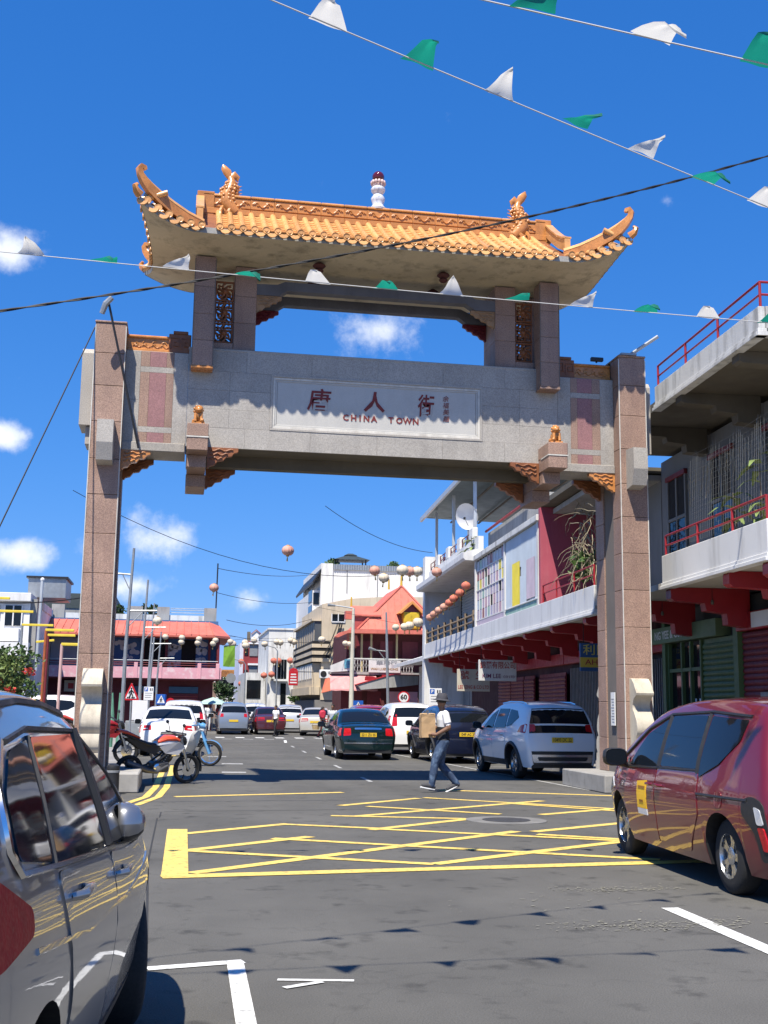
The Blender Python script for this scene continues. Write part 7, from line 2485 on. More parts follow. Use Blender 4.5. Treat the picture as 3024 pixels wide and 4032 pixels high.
def street_tree(label, x, y, hgt, rad, seed, n=900, size=.34):
    q = random.Random(seed)
    t = thing('street_tree', label, 'tree', (x, y, .1))
    MB().tube([(0, 0, 0), (.1, 0, hgt * .35), (0, .1, hgt * .6)], [.16, .12, .07], 8).build('trunk', wood, t)
    for k in range(4):
        w = q.uniform(0, 6.3)
        MB().tube([(.05, 0, hgt * .45), (rad * .4 * math.cos(w), rad * .4 * math.sin(w), hgt * .65), (rad * .7 * math.cos(w), rad * .7 * math.sin(w), hgt * .8)], [.06, .04, .02], 6).build('limb', wood, t)
    cr_ = MB()
    for k in range(7):
        c0 = (q.uniform(-.6, .6) * rad, q.uniform(-.6, .6) * rad, hgt * q.uniform(.6, .92))
        z = leafy(n // 7, c0, (rad * q.uniform(.35, .6), rad * .5, hgt * .16), size, seed * 10 + k)
        cr_.add(z.v, z.f)
    cr_.build('crown', leaf_d if seed % 2 else leaf_g, t)
    return t


street_tree('dark green tree beside the distant gate', 5.0, 128, 3.6, 1.6, 3)
street_tree('light green tree behind the distant gate', 7.2, 160, 5.6, 2.4, 4)
street_tree('small tree standing by the weathered white block', 10.6, 100, 2.6, 1.0, 6)
street_tree('bushy tree on the left pavement behind the white flats', -9.5, 50, 3.8, 1.6, 7)
# greenery on top of the corner restaurant
for x, lb in ((-3.6, 'shrub on the roof of the corner restaurant left of the blocks'), (-1.6, 'shrub between the roof blocks of the corner restaurant')):
    tag(leafy(140, (x, 68.6, 6.75), (.6, .4, .3), .28, int(10 + x)).build('roof_shrub', leaf_d), lb, 'plant')
gp = thing('cactus_stand', 'two tall green spiky plants behind the left pillar', 'plant', (-2.05, 40, .12))
for dx in (0, .25):
    MB().tube([(dx, 0, 0), (dx + .02, 0, .8), (dx, 0, 1.75)], [.08, .09, .03], 7).build('stem', M('cactus_green', (.10, .25, .17), .7, var=.2, vs=4), gp)

# ================================================================== MOTORCYCLES
bike_t = MB().lathe([(.24, -.045), (.275, -.055), (.30, -.04), (.308, 0), (.30, .04), (.275, .055), (.24, .045)], 28, axis='x', caps=False).mesh('tyre', rubber, 40)
bm_ = MB().lathe([(.245, -.035), (.225, -.03), (.22, 0), (.225, .03), (.245, .035)], 28, axis='x', caps=False)
for k in range(6):
    a = k * math.pi / 3
    bm_.tube([(0, .03 * math.cos(a), .03 * math.sin(a)), (0, .23 * math.cos(a + .15), .23 * math.sin(a + .15))], .014, 5)
bm_.cyl((-.06, 0, 0), (.06, 0, 0), .04, n=10)
bike_r = bm_.mesh('rim', M('bike_rim_black', (.03, .03, .03), .4, .4, var=0), 40)
disc_me = MB().lathe([(.05, -.003), (.14, -.003), (.14, .003), (.05, .003)], 20, axis='x', caps=False).mesh('brake_disc', chrome)
wire_r = MB().lathe([(.245, -.025), (.225, -.02), (.225, .02), (.245, .025)], 28, axis='x', caps=False)
for k in range(18):
    a = k * math.pi / 9
    wire_r.tube([((-1) ** k * .03, .03 * math.cos(a), .03 * math.sin(a)), (0, .235 * math.cos(a + .1), .235 * math.sin(a + .1))], .004, 4)
wire_r.cyl((-.06, 0, 0), (.06, 0, 0), .045, n=10)
wire_rim = wire_r.mesh('rim', chrome, 40)


def loft(secs, n=14, e=.75):
    """rounded body from sections (y, z, half width, half height)"""
    rows = []
    for y, z, a, b in secs:
        r_ = []
        for k in range(n + 1):
            w = 2 * math.pi * k / n
            cx, cz = math.cos(w), math.sin(w)
            r_.append((a * math.copysign(abs(cx) ** e, cx), y, z + b * math.copysign(abs(cz) ** e, cz)))
        rows.append(r_)
    m = MB().grid(rows)
    m.add([p for p in rows[0][:-1]], [tuple(range(n))[::-1]])
    m.add([p for p in rows[-1][:-1]], [tuple(range(n))])
    return m


def wheel2(par, y, rim, disc=True):
    w = place(bike_t, 'wheel', par, (0, y, .31))
    place(rim, 'rim', w)
    if disc:
        place(disc_me, 'brake_disc', w, (.07, 0, 0))


def sport_bike(label, loc, rz, tank_col, lean=.12, accent=None):
    t = thing('motorcycle', label, 'motorcycle', loc, rz)
    t.rotation_euler = (0, lean, rz)
    wheel2(t, .68, bike_r)
    wheel2(t, -.66, bike_r)
    for s in (-1, 1):
        MB().tube([(s * .085, .68, .31), (s * .09, .56, .62), (s * .09, .44, .95)], [.026, .028, .03], 8).build('fork', grey_metal if s > 0 else black_metal, t)
        MB().tube([(s * .07, -.66, .31), (s * .09, -.2, .40)], .025, 7).build('swing_arm', black_metal, t)
        MB().tube([(s * .09, .38, .9), (s * .11, .1, .62), (s * .1, -.2, .42), (s * .09, -.22, .36)], .022, 6).build('frame', black_metal, t)
    fm = MB()
    for k in range(9):
        a = -.5 + k * .25
        fm.add([(-.06, .68 + .335 * math.sin(a), .31 + .335 * math.cos(a)), (.06, .68 + .335 * math.sin(a), .31 + .335 * math.cos(a)), (.06, .68 + .335 * math.sin(a + .25), .31 + .335 * math.cos(a + .25)), (-.06, .68 + .335 * math.sin(a + .25), .31 + .335 * math.cos(a + .25))], [(0, 1, 2, 3)])
    fm.build('mudguard', black_plastic, t)
    en = MB().box(-.12, .12, -.18, .2, .26, .48, c=.03).build('engine', M('engine_grey', (.12, .12, .125), .45, .5, var=.15, vs=9), t)
    MB().tube([(0, .1, .45), (0, .22, .68)], [.1, .09], 8).build('cylinder_block', black_metal, en)
    for k in range(5):
        MB().box(-.115, .115, .06 + k * .028, .075 + k * .028, .48 + k * .04, .50 + k * .04).build('cooling_fin', grey_metal, en)
    MB().lathe([(.0, .0), (.085, .0), (.09, .02), (.05, .035), (.0, .035)], 14, (.12, -.08, .36), axis='x').build('clutch_cover', chrome, en)
    loft([(.44, .83, .08, .07), (.3, .86, .15, .13), (.12, .85, .16, .15), (-.06, .82, .12, .11), (-.18, .79, .08, .05)]).build('fuel_tank', accent or silver, t, smooth=50)
    loft([(.42, .90, .09, .05), (.28, .95, .16, .07), (.08, .95, .165, .07), (-.1, .88, .11, .05)]).build('tank_cover', tank_col, t, smooth=50)
    for s in (-1, 1):
        MB().add([(s * .15, .52, .78), (s * .185, .36, .90), (s * .18, -.1, .80), (s * .17, .05, .66), (s * .165, .36, .62)], [(0, 1, 2, 3, 4) if s < 0 else (4, 3, 2, 1, 0)]).build('tank_shroud', accent or silver, t)
        MB().add([(s * .13, .02, .80), (s * .11, -.35, .86), (s * .08, -.85, .98), (s * .09, -.5, .74), (s * .12, -.15, .62)], [(0, 1, 2, 3, 4) if s < 0 else (4, 3, 2, 1, 0)]).build('side_panel', black_plastic, t)
    loft([(-.08, .82, .09, .03), (-.3, .83, .13, .05), (-.5, .90, .11, .05), (-.72, 1.0, .09, .04), (-.86, 1.05, .05, .03)]).build('seat', black_plastic, t, smooth=50)
    loft([(-.5, .97, .09, .025), (-.8, 1.08, .1, .04), (-1.0, 1.12, .05, .03)]).build('tail_cowl', M('orange_red_cowl', (.55, .06, .03), .35, var=.05, coat=.6), t, smooth=50)
    MB().box(-.04, .04, -1.03, -.98, 1.06, 1.11).build('tail_lamp', red_lens, t)
    MB().tube([(0, -.88, .9), (0, -1.05, .68)], [.05, .03], 6).build('rear_mudguard', black_plastic, t)
    MB().tube([(.13, .16, .4), (.16, -.1, .28), (.17, -.35, .33), (.17, -.55, .40)], [.03, .035, .06, .065], 9).tube([(.17, -.55, .40), (.175, -.82, .50)], [.07, .055], 9).build('exhaust', M('exhaust_steel', (.14, .14, .145), .4, .6, var=.1), t, smooth=50)
    hb = MB().tube([(-.38, .32, 1.06), (-.2, .40, 1.04), (0, .42, 1.0), (.2, .40, 1.04), (.38, .32, 1.06)], .016, 7).build('handlebar', black_metal, t)
    for s in (-1, 1):
        MB().tube([(s * .26, .36, 1.05), (s * .33, .34, 1.22)], .008, 5).build('mirror_stem', black_metal, hb)
        MB().ell((s * .36, .33, 1.25), (.065, .02, .04), 9, 6).build('mirror', black_plastic, hb)
    loft([(.44, .92, .08, .09), (.54, .90, .1, .1), (.6, .88, .06, .07)]).build('headlamp', black_plastic, t, smooth=50)
    MB().ell((0, .6, .89), (.07, .02, .065), 10, 7).build('headlamp_glass', clear_lens, t)
    MB().tube([(-.1, -.05, .3), (-.24, .05, .02)], .014, 5).build('side_stand', black_metal, t)
    return t


org = M('orange_red_tank', (.75, .09, .03), .3, var=.05, coat=.8)
ang = math.atan2(-(.36 + .83), (24.25 - 23.6))
sport_bike('silver and orange sport motorcycle leaning on its stand by the left pillar', (-.30, 23.35, .0), math.atan2(.62, 1.12) - math.pi / 2, org, .10, M('white_silver_panel', (.62, .62, .63), .3, .1, var=.05, coat=.8)).scale = (.92, .92, .92)
sport_bike('red motorcycle mostly hidden behind the left pillar', (-1.75, 28.5, .12), -1.2, red_paint, .08, red_paint)
# step-through scooter
sc_ = thing('scooter', 'white and sky blue step through scooter beside the white saloon', 'scooter', (.30, 30.6, 0), math.atan2(-.22, .97) - math.pi / 2)
sc_.rotation_euler = (0, .08, sc_.rotation_euler[2])
wheel2(sc_, .62, wire_rim, False)
wheel2(sc_, -.6, wire_rim, False)
skyb = M('sky_blue_paint', (.12, .34, .62), .35, var=.05, coat=.7)
whp = M('scooter_white', (.66, .66, .63), .35, var=.05, coat=.5)
for s in (-1, 1):
    MB().tube([(s * .08, .62, .31), (s * .08, .5, .62), (s * .05, .42, .85)], [.035, .035, .03], 7).build('fork', skyb, sc_)
rows = []
for z, w, y0 in ((.30, .15, .12), (.42, .21, .2), (.6, .25, .27), (.78, .24, .33), (.88, .15, .37)):
    rows.append([(w * u, y0 + .06 - .2 * u * u, z) for u in (-1, -.8, -.5, -.2, .2, .5, .8, 1)])
MB().grid(rows, flip=True).grid([[(a * .98, b - .012, c) for a, b, c in r_] for r_ in rows]).build('leg_shield', whp, sc_, smooth=50)
loft([(.36, .84, .05, .07), (.3, .6, .07, .12), (.1, .42, .07, .07), (-.15, .46, .09, .09)]).build('frame_spine', whp, sc_, smooth=50)
loft([(.0, .62, .09, .09), (-.25, .64, .13, .14), (-.6, .66, .12, .1), (-.85, .62, .06, .05)]).build('rear_body', whp, sc_, smooth=50)
loft([(.0, .77, .09, .03), (-.3, .80, .13, .045), (-.62, .79, .11, .04)]).build('seat', black_plastic, sc_, smooth=50)
loft([(.34, .98, .06, .05), (.42, 1.0, .09, .08), (.5, .98, .06, .06)]).build('headlamp_cowl', skyb, sc_, smooth=50)
MB().ell((0, .51, .98), (.06, .02, .055), 10, 7).build('headlamp', clear_lens, sc_)
hb = MB().tube([(-.32, .22, 1.03), (-.12, .36, 1.02), (.12, .36, 1.02), (.32, .22, 1.03)], .018, 7).build('handlebar', skyb, sc_)
fm = MB()
for k in range(9):
    a = -1.0 + k * .26
    fm.add([(-.06, .62 + .335 * math.sin(a), .31 + .335 * math.cos(a)), (.06, .62 + .335 * math.sin(a), .31 + .335 * math.cos(a)), (.06, .62 + .335 * math.sin(a + .26), .31 + .335 * math.cos(a + .26)), (-.06, .62 + .335 * math.sin(a + .26), .31 + .335 * math.cos(a + .26))], [(0, 1, 2, 3)])
fm.build('mudguard', skyb, sc_)
MB().box(-.1, .1, -.12, .16, .24, .40, c=.03).build('engine', MATS['engine_grey'], sc_)
MB().tube([(.12, .05, .3), (.14, -.3, .28), (.14, -.7, .36)], [.02, .035, .04], 8).build('exhaust', chrome, sc_)
MB().tube([(-.1, -.05, .28), (-.2, .02, .02)], .014, 5).build('side_stand', black_metal, sc_)
MB().lathe([(.0, 0), (.03, 0), (.05, .12), (.0, .13)], 8, (-.25, .26, 1.05)).build('mirror', black_plastic, sc_)

# white delivery van crosswise at the left, seen over the silver car
simple_car('delivery_van', 'white van standing crosswise behind the bougainvillea', XT, [(2.2, .85), (1.2, 1.03), (0, 1.06), (-1.3, 1.1), (-2.2, 1.16)], .9, 2.75, .345, (-5.1, 46, .12), R(88), white_car, '', ((.66, 1.25), (.9, .9)), ((.8, 1.2), (.72, 1.52)), XS, step=.12)

# ================================================================== PEOPLE
skin_m = M('brown_skin', (.20, .105, .065), .6, var=.08, vs=6)
hair_m = M('black_hair', (.012, .010, .009), .7, var=.2, vs=20)


def person(label, loc, rz, h=1.7, J=None, mats=None, torso_split=None, voxel=.016, hair='short', sleeve=.5, skirt=False, category='person', shorts=False, legk=1.0):
    """a figure: tapered limbs, shaped torso, head with face, five-fingered hands, fused into one skin; J overrides joints, unit height 1.75, facing +y"""
    k = h / 1.75
    P_ = dict(pelvis=(0, 0, .95), waist=(0, .0, 1.08), chest=(0, .01, 1.30), neck=(0, -.01, 1.47), head=(0, .015, 1.62),
              sl=(-.185, 0, 1.42), sr=(.185, 0, 1.42), el=(-.24, -.02, 1.13), er=(.24, -.02, 1.13), wl=(-.25, .06, .88), wr=(.25, .06, .88),
              hl=(-.095, 0, .92), hr=(.095, 0, .92), kl=(-.10, .03, .50), kr=(.10, .03, .50), al=(-.10, -.03, .09), ar=(.10, -.03, .09), tl=(-.11, .15, .035), tr=(.11, .15, .035), look=0.0)
    P_.update(J or {})
    V = {a: Vector(b) if not isinstance(b, float) else b for a, b in P_.items()}
    m = MB()
    lab = []       # (a, b, ra, rb, material index)

    def limb(a, b, ra, rb, mi, n=10, mid=None):
        a, b = Vector(a), Vector(b)
        rm = mid if mid else (ra + rb) / 2 * 1.03
        m.tube([a, a.lerp(b, .5), b], [ra, rm, rb], n)
        m.ell(a, ra * .98, 8, 6)
        m.ell(b, rb * .98, 8, 6)
        lab.append((a, b, ra, rb, mi))
    SK, SH, LO, TR, SO = 0, 1, 2, 3, 4     # skin, shirt, lower torso, trousers, shoes
    up = (V['neck'] - V['pelvis']).normalized()
    fw = Vector((0, 1, 0))
    sd = Vector((1, 0, 0))
    prof = [(0.0, .155, .11), (.12, .165, .115), (.26, .145, .10), (.45, .16, .11), (.66, .185, .12), (.82, .175, .105), (.92, .11, .075), (1.0, .06, .06)]
    rows = []
    for f, a, b in prof:
        c = V['pelvis'].lerp(V['waist'], f / .26) if f < .26 else (V['waist'].lerp(V['chest'], (f - .26) / .4) if f < .66 else V['chest'].lerp(V['neck'], (f - .66) / .34))
        rows.append([c + sd * a * math.cos(w) + fw * b * math.sin(w) for w in [i * 2 * math.pi / 14 for i in range(14)]])
    vs = [p for r_ in rows for p in r_]
    fs = [(i * 14 + q, i * 14 + (q + 1) % 14, (i + 1) * 14 + (q + 1) % 14, (i + 1) * 14 + q) for i in range(len(rows) - 1) for q in range(14)]
    fs += [tuple(range(14))[::-1], tuple(range((len(rows) - 1) * 14, len(rows) * 14))]
    m.add(vs, fs)
    lab.append((V['waist'], V['chest'], .15, .16, SH))
    lab.append((V['pelvis'] + Vector((-.06, 0, 0)), V['pelvis'] + Vector((.06, 0, 0)), .12, .12, TR))
    for s in 'lr':
        lab.append((V['chest'], V['s' + s], .12, .075, SH))
        limb(V['s' + s], V['e' + s], .058, .046, SH if sleeve >= 1 else SK)
        if sleeve < 1:
            lab.append((V['s' + s], V['s' + s].lerp(V['e' + s], sleeve), .066, .062, SH))
            m.tube([V['s' + s], V['s' + s].lerp(V['e' + s], sleeve)], [.07, .07], 10)
        limb(V['e' + s], V['w' + s], .043, .03, SK)
        # hand: palm, four fingers, thumb
        d = (V['w' + s] - V['e' + s]).normalized()
        g_ = V.get('g' + s) or (d + Vector((0, .2, -.3))).normalized()
        g_ = g_.normalized()
        sx_ = g_.cross(Vector((0, 0, 1)) if abs(g_.z) < .9 else Vector((0, 1, 0))).normalized()
        pc_ = V['w' + s] + g_ * .05
        m.tube([V['w' + s], V['w' + s] + g_ * .045, V['w' + s] + g_ * .09], [.028, .04, .036], 8, flat=.6)
        cu = V.get('curl') if isinstance(V.get('curl'), Vector) else Vector((0, 0, -1))
        for i in range(4):
            b0 = V['w' + s] + g_ * .085 + sx_ * (.027 - .018 * i)
            L_ = (.068, .078, .072, .056)[i]
            b1_ = b0 + g_ * L_ * .5
            m.tube([b0, b1_, b1_ + (g_ * .6 + cu * .5).normalized() * L_ * .5], [.0095, .009, .007], 6)
        b0 = V['w' + s] + g_ * .03 + sx_ * .032
        m.tube([b0, b0 + (sx_ + g_).normalized() * .035, b0 + (sx_ * .4 + g_).normalized() * .065], [.013, .011, .008], 6)
        lab.append((V['w' + s], V['w' + s] + g_ * .16, .04, .03, SK))
        limb(V['h' + s], V['k' + s], .085 * legk, .058 * legk, TR if not shorts else SK, 12)
        limb(V['k' + s], V['a' + s], .056 * legk, .042 * legk, TR if not shorts else SK, 10, .055 * legk)
        m.tube([V['a' + s] + Vector((0, -.05, -.02)) * 1, V['a' + s].lerp(V['t' + s], .55), V['t' + s]], [.046, .045, .032], 9, flat=.9)
        m.ell(V['a' + s] + (V['a' + s] - V['t' + s]).normalized() * .03 - Vector((0, 0, .03)), (.042, .05, .04), 8, 6)
        lab.append((V['a' + s] + Vector((0, 0, -.03)), V['t' + s], .055, .05, SO))
    # neck and head, turned by look (radians about z)
    limb(V['neck'] - Vector((0, 0, .05)), V['head'] - Vector((0, 0, .06)), .058, .052, SK)
    Rz = Matrix.Rotation(V['look'] if isinstance(V['look'], float) else 0.0, 3, 'Z')
    hc = V['head']

    def hp(x, y, z):
        return hc + Rz @ Vector((x, y, z))
    m.ell(hc + Vector((0, 0, .02)), (.078, .098, .105), 14, 10, Rz)
    m.ell(hp(0, .035, -.06), (.055, .062, .055), 10, 8, Rz)
    m.tube([hp(0, .09, .01), hp(0, .118, -.025), hp(0, .095, -.04)], [.011, .017, .012], 6)
    m.ell(hp(0, .092, -.07), (.025, .012, .012), 8, 5, Rz)
    for s in (-1, 1):
        m.ell(hp(s * .08, -.005, -.01), (.012, .022, .032), 7, 5, Rz)
        m.ell(hp(s * .032, .086, .022), (.02, .012, .009), 7, 5, Rz)
    lab.append((hc, hc + Vector((0, 0, .04)), .11, .1, SK))
    if skirt:
        rows = [[Vector((r_ * math.cos(w), r_ * .8 * math.sin(w), z)) + Vector((V['pelvis'].x, V['pelvis'].y, 0)) for w in [i * 2 * math.pi / 16 for i in range(17)]] for r_, z in ((.15, 1.0), (.2, .8), (.24, .55))]
    # fuse into one skin
    me0 = m.mesh('person', None)
    ob = bpy.data.objects.new('figure', me0)
    COL.objects.link(ob)
    md = ob.modifiers.new('fuse', 'REMESH')
    md.mode = 'VOXEL'
    md.voxel_size = voxel
    m2 = ob.modifiers.new('soft', 'SMOOTH')
    m2.factor = .5
    m2.iterations = 2
    dg = bpy.context.evaluated_depsgraph_get()
    me = bpy.data.meshes.new_from_object(ob.evaluated_get(dg))
    bpy.data.objects.remove(ob)
    me.name = 'person'
    me.materials.clear()
    mats = mats or {}
    ml = [mats.get('skin', skin_m), mats.get('shirt', clean_white), mats.get('low', mats.get('shirt', clean_white)), mats.get('trousers', M('jeans', (.06, .10, .19), .85, var=.2, vs=5, stain=.5, scol=(.2, .28, .4), ss=3)), mats.get('shoes', black_plastic)]
    for mm in ml:
        me.materials.append(mm)
    nf = len(me.polygons)
    cs = np.empty(nf * 3)
    me.polygons.foreach_get('center', cs)
    cs = cs.reshape(-1, 3)
    best = np.full(nf, 1e9)
    idx = np.zeros(nf, int)
    for a, b, ra, rb, mi in lab:
        a_, b_ = np.array(a), np.array(b)
        ab = b_ - a_
        t_ = np.clip(((cs - a_) @ ab) / max(1e-9, ab @ ab), 0, 1)
        dd = np.linalg.norm(cs - a_ - t_[:, None] * ab, axis=1) - (ra + (rb - ra) * t_)
        w = dd < best
        best[w] = dd[w]
        idx[w] = mi
    if torso_split:
        idx[(idx == SH) & (cs[:, 2] < torso_split)] = LO
        idx[(idx == TR) & (cs[:, 2] > .93)] = LO
    me.polygons.foreach_set('material_index', idx.astype(np.int32))
    me.shade_smooth()
    root = place(me, 'person', None, loc, (0, 0, rz), k)
    tag(root, label, category)
    # hair cap
    hm = MB()
    if hair == 'short':
        hm.ell(hp(0, -.012, .045), (.084, .1, .095), 14, 8, Rz)
        hm.v = [p for p in hm.v]
    elif hair == 'long':
        hm.ell(hp(0, -.018, .045), (.09, .105, .1), 14, 8, Rz)
        hm.tube([hp(0, -.08, .02), hp(0, -.1, -.1), hp(0, -.09, -.22)], [.08, .085, .05], 10)
    if hair:
        ho = hm.build('hair', mats.get('hair', hair_m), root, smooth=60)
    if skirt:
        MB().grid(rows).build('skirt', mats.get('trousers'), root, smooth=60)
    return root, hp, V


# ---- the man crossing with a paper bag
jeans = M('blue_jeans', (.035, .062, .12), .85, var=.25, vs=4, stain=.6, scol=(.22, .32, .45), ss=2.5, streak=False, bump=.3, bs=25)
man, hp, V = person('man in white shirt, jeans and dark hat carrying a bag over the crossing', (4.86, 21.45, .006), math.pi / 2, 1.74,
                    dict(pelvis=(0, -.01, .95), waist=(0, 0, 1.08), chest=(0, .0, 1.30), neck=(0, .01, 1.47), head=(0, .03, 1.615), look=-1.25,
                         kl=(-.10, .17, .53), al=(-.10, .23, .115), tl=(-.12, .42, .125), kr=(.09, .03, .50), ar=(.10, -.28, .15), tr=(.10, -.10, .035),
                         el=(-.25, -.05, 1.16), wl=(-.19, .17, 1.03), er=(.26, .06, 1.16), wr=(.12, .30, 1.06), gl=(.25, .9, .1), gr=(-.5, .6, .0)),
                    dict(shirt=M('white_tshirt', (.74, .74, .75), .85, var=.05, bump=.3, bs=14), low=M('black_garment', (.015, .015, .02), .85, var=.1), trousers=jeans, shoes=M('dark_shoe', (.05, .05, .055), .7, var=.15)),
                    torso_split=1.17, voxel=.0105, hair='short', sleeve=.72, legk=1.36)
ht = MB().lathe([(.0, .14), (.06, .138), (.09, .12), (.105, .07), (.11, .03), (.165, .005), (.17, .0), (.11, .018), (.1, .06)], 22)
ht.xf(Matrix.Translation(hp(0, -.005, .035)) @ Matrix.Rotation(.1, 4, 'X'))
ht.build('hat', M('dark_grey_hat', (.05, .05, .06), .9, var=.2, vs=14), man, smooth=50)
gl = MB()
for s in (-1, 1):
    gl.ell(hp(s * .035, .098, .022), (.03, .012, .02), 8, 6, Matrix.Rotation(-1.25, 3, 'Z'))
    gl.tube([hp(s * .06, .085, .025), hp(s * .085, .0, .03)], .005, 4)
gl.build('sunglasses', s_black, man, smooth=60)
for a, t_ in (('al', 'tl'), ('ar', 'tr')):
    A, B = V[a], V[t_]
    d = (B - A)
    heel = A - d * .28 + Vector((0, 0, -.065 if a == 'al' else -.06))
    toe = B + d * .12 + Vector((0, 0, -.035))
    MB().tube([heel, heel.lerp(toe, .5) + Vector((0, 0, -.004)), toe], [.035, .04, .03], 8, flat=.45, up=(1, 0, 0)).build('shoe_sole', clean_white, man, smooth=60)
kraft = M('kraft_paper', (.46, .30, .155), .85, var=.12, vs=5, bump=.3, bs=18)
bag = thing('paper_bag', 'brown paper grocery bag held against the walking man', 'bag', (4.86 - .30, 21.42, .98))
m = MB()
q = random.Random(77)
rows = []
for z, w, d in ((0, .13, .09), (.1, .132, .09), (.25, .13, .088), (.36, .135, .085), (.41, .13, .09)):
    rows.append([(sx * w + q.uniform(-.006, .006), sy * d + q.uniform(-.006, .006), z + q.uniform(-.008, .008)) for sx, sy in ((-1, -1), (0, -1.03), (1, -1), (1.02, 0), (1, 1), (0, 1.02), (-1, 1), (-1.02, 0), (-1, -1))])
m.grid(rows)
m.add([p for p in rows[0][:-1]], [tuple(range(8))[::-1]])
m.build('bag_body', kraft, bag)
m = MB()
for k in range(9):
    a = q.uniform(-.11, .11)
    m.ell((a, q.uniform(-.06, .06), .40 + q.uniform(0, .02)), (.04, .035, .02), 6, 4)
m.build('folded_rim', kraft, bag)

# ---- others
dkt = M('dark_trousers', (.02, .02, .025), .85, var=.1)
person('man in white shirt and dark trousers walking at the far crossing', (4.95, 59.5, .006), 2.2, 1.55, dict(kl=(-.1, .14, .52), al=(-.1, .16, .1), tl=(-.1, .33, .05), ar=(.1, -.25, .12), kr=(.1, -.02, .5), tr=(.1, -.08, .035)), dict(trousers=dkt, shirt=clean_white), voxel=.022)
wm, hp2, V2 = person('woman in pale top walking at the crossing with a red backpack', (7.05, 57.5, .006), -2.2, 1.5, dict(kl=(-.1, .14, .52), al=(-.1, .14, .1), tl=(-.1, .31, .05), ar=(.1, -.25, .12), kr=(.1, -.02, .5), tr=(.1, -.08, .035)), dict(trousers=M('dark_red_skirt', (.14, .03, .03), .85), shirt=M('pale_pink_top', (.55, .42, .38), .85, var=.1)), voxel=.022, hair='long')
bp = thing('backpack', 'bright red backpack on the woman at the crossing', 'bag', (7.02, 57.36, .98))
loft([(-.13, .16, .10, .14), (-.08, .17, .16, .19), (.0, .17, .17, .2), (.06, .17, .15, .18)]).build('pack', M('red_backpack', (.5, .03, .06), .6, var=.1), bp, smooth=60)
MB().tube([(-.03, .02, .33), (0, .05, .42), (.03, .02, .33)], .012, 5).build('grab_loop', dark_red, bp)
bk = thing('woven_basket', 'woven straw basket carried by the woman at the crossing', 'basket', (6.72, 57.4, .42))
MB().lathe([(.0, 0), (.16, 0), (.2, .2), (.21, .21), (.19, .2), (.15, .02), (.0, .02)], 14).build('basket_body', M('straw', (.5, .36, .18), .85, var=.2, vs=20), bk)
MB().tube([(-.19, 0, .2), (-.1, 0, .36), (.1, 0, .36), (.19, 0, .2)], .012, 5).build('basket_handle', wood, bk)
person('man in grey tee shirt and jeans standing at the right kerb with bags', (6.95, 53.0, .006), 2.6, 1.62, dict(wl=(-.27, .03, .88), wr=(.27, .03, .88)), dict(shirt=M('light_grey_tee', (.5, .52, .54), .85, var=.06), shoes=clean_white), voxel=.02)
sb_ = thing('shopping_bag', 'dark green carrier bag held beside the man in grey', 'bag', (6.66, 52.9, .12))
loft([(-.1, .25, .1, .18), (0, .26, .2, .25), (.1, .25, .1, .18)], 12).build('bag_body', M('dark_green_bag', (.02, .10, .07), .5, var=.1), sb_, smooth=60)
MB().tube([(-.08, 0, .48), (-.03, 0, .68), (.03, 0, .68), (.08, 0, .48)], .012, 5).build('bag_handle', M('bag_strap', (.02, .08, .06), .6), sb_)
person('person with bald head looking over the white people carrier', (9.95, 49.3, .12), 1.2, 1.42, None, dict(shirt=M('tan_shirt', (.4, .3, .2), .85)), voxel=.022, hair=None)
person('woman with dark hair behind the white people carrier', (10.45, 49.3, .12), 1.2, 1.42, None, dict(shirt=M('ochre_shirt', (.4, .25, .1), .85)), voxel=.022, hair='long')
person('person in white standing by the parasol at the corner', (1.75, 64.6, .12), -2.6, 1.5, None, dict(trousers=clean_white), voxel=.024)
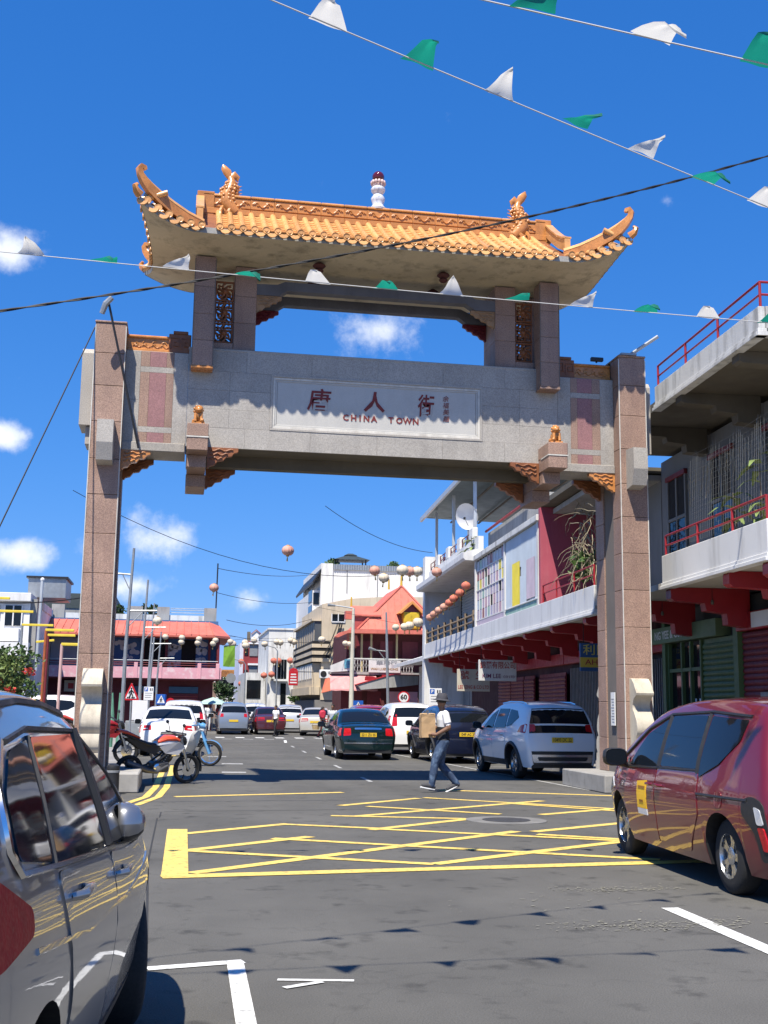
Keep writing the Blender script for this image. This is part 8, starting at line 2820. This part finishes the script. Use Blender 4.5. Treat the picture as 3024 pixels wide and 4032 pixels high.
person('person in a red dress standing by the parasol at the corner', (2.35, 64.8, .12), -2.8, 1.5, None, dict(shirt=red_paint, trousers=red_paint), voxel=.024, hair='long')
pr = thing('parasol', 'pale green parasol on the pavement corner by the restaurant', 'parasol', (2.0, 65.2, .12))
MB().tube([(0, 0, 0), (0, 0, 1.75)], .025, 6).build('pole', grey_metal, pr)
m = MB()
rows = [[(r_ * math.cos(w), r_ * math.sin(w), z) for w in [i * math.pi / 4 for i in range(9)]] for r_, z in ((.02, 1.82), (.5, 1.66), (.85, 1.45))]
m.grid(rows, flip=True).grid([[(a, b, c - .01) for a, b, c in r_] for r_ in rows]).build('canopy', M('mint_canvas', (.35, .5, .45), .8, var=.1), pr)
sit = dict(pelvis=(0, 0, .5), waist=(0, 0, .64), chest=(0, .02, .86), neck=(0, .01, 1.03), head=(0, .03, 1.18), sl=(-.185, 0, .98), sr=(.185, 0, .98), el=(-.25, .02, .72), er=(.25, .02, .72), wl=(-.15, .25, .62), wr=(.15, .25, .62), hl=(-.1, 0, .5), hr=(.1, 0, .5), kl=(-.12, .42, .50), kr=(.12, .42, .50), al=(-.12, .42, .10), ar=(.12, .42, .10), tl=(-.12, .6, .04), tr=(.12, .6, .04))
person('woman in striped red top with wavy dark hair sitting on the pillar plinth', (-1.76, 20.98, -.08), math.pi, 1.66, sit, dict(shirt=M('red_stripe_top', (.42, .08, .08), .85, var=.2, vs=9), trousers=dkt, hair=M('brown_hair', (.05, .028, .018), .7, var=.2, vs=20)), voxel=.014, hair='long')
person('man in black shirt sitting behind the silver car roof', (-3.1, 25.8, .06), math.pi * .8, 1.72, sit, dict(shirt=dkt, trousers=dkt), voxel=.016)
st = thing('stool', 'low black stool under the man in black', 'stool', (-3.1, 25.8, .12))
MB().lathe([(.0, .34), (.18, .34), (.18, .38), (.0, .38)], 14).build('seat', black_plastic, st)
for k in range(4):
    w = k * math.pi / 2 + .8
    MB().tube([(.12 * math.cos(w), .12 * math.sin(w), .34), (.17 * math.cos(w), .17 * math.sin(w), 0)], .015, 5).build('leg', black_metal, st)
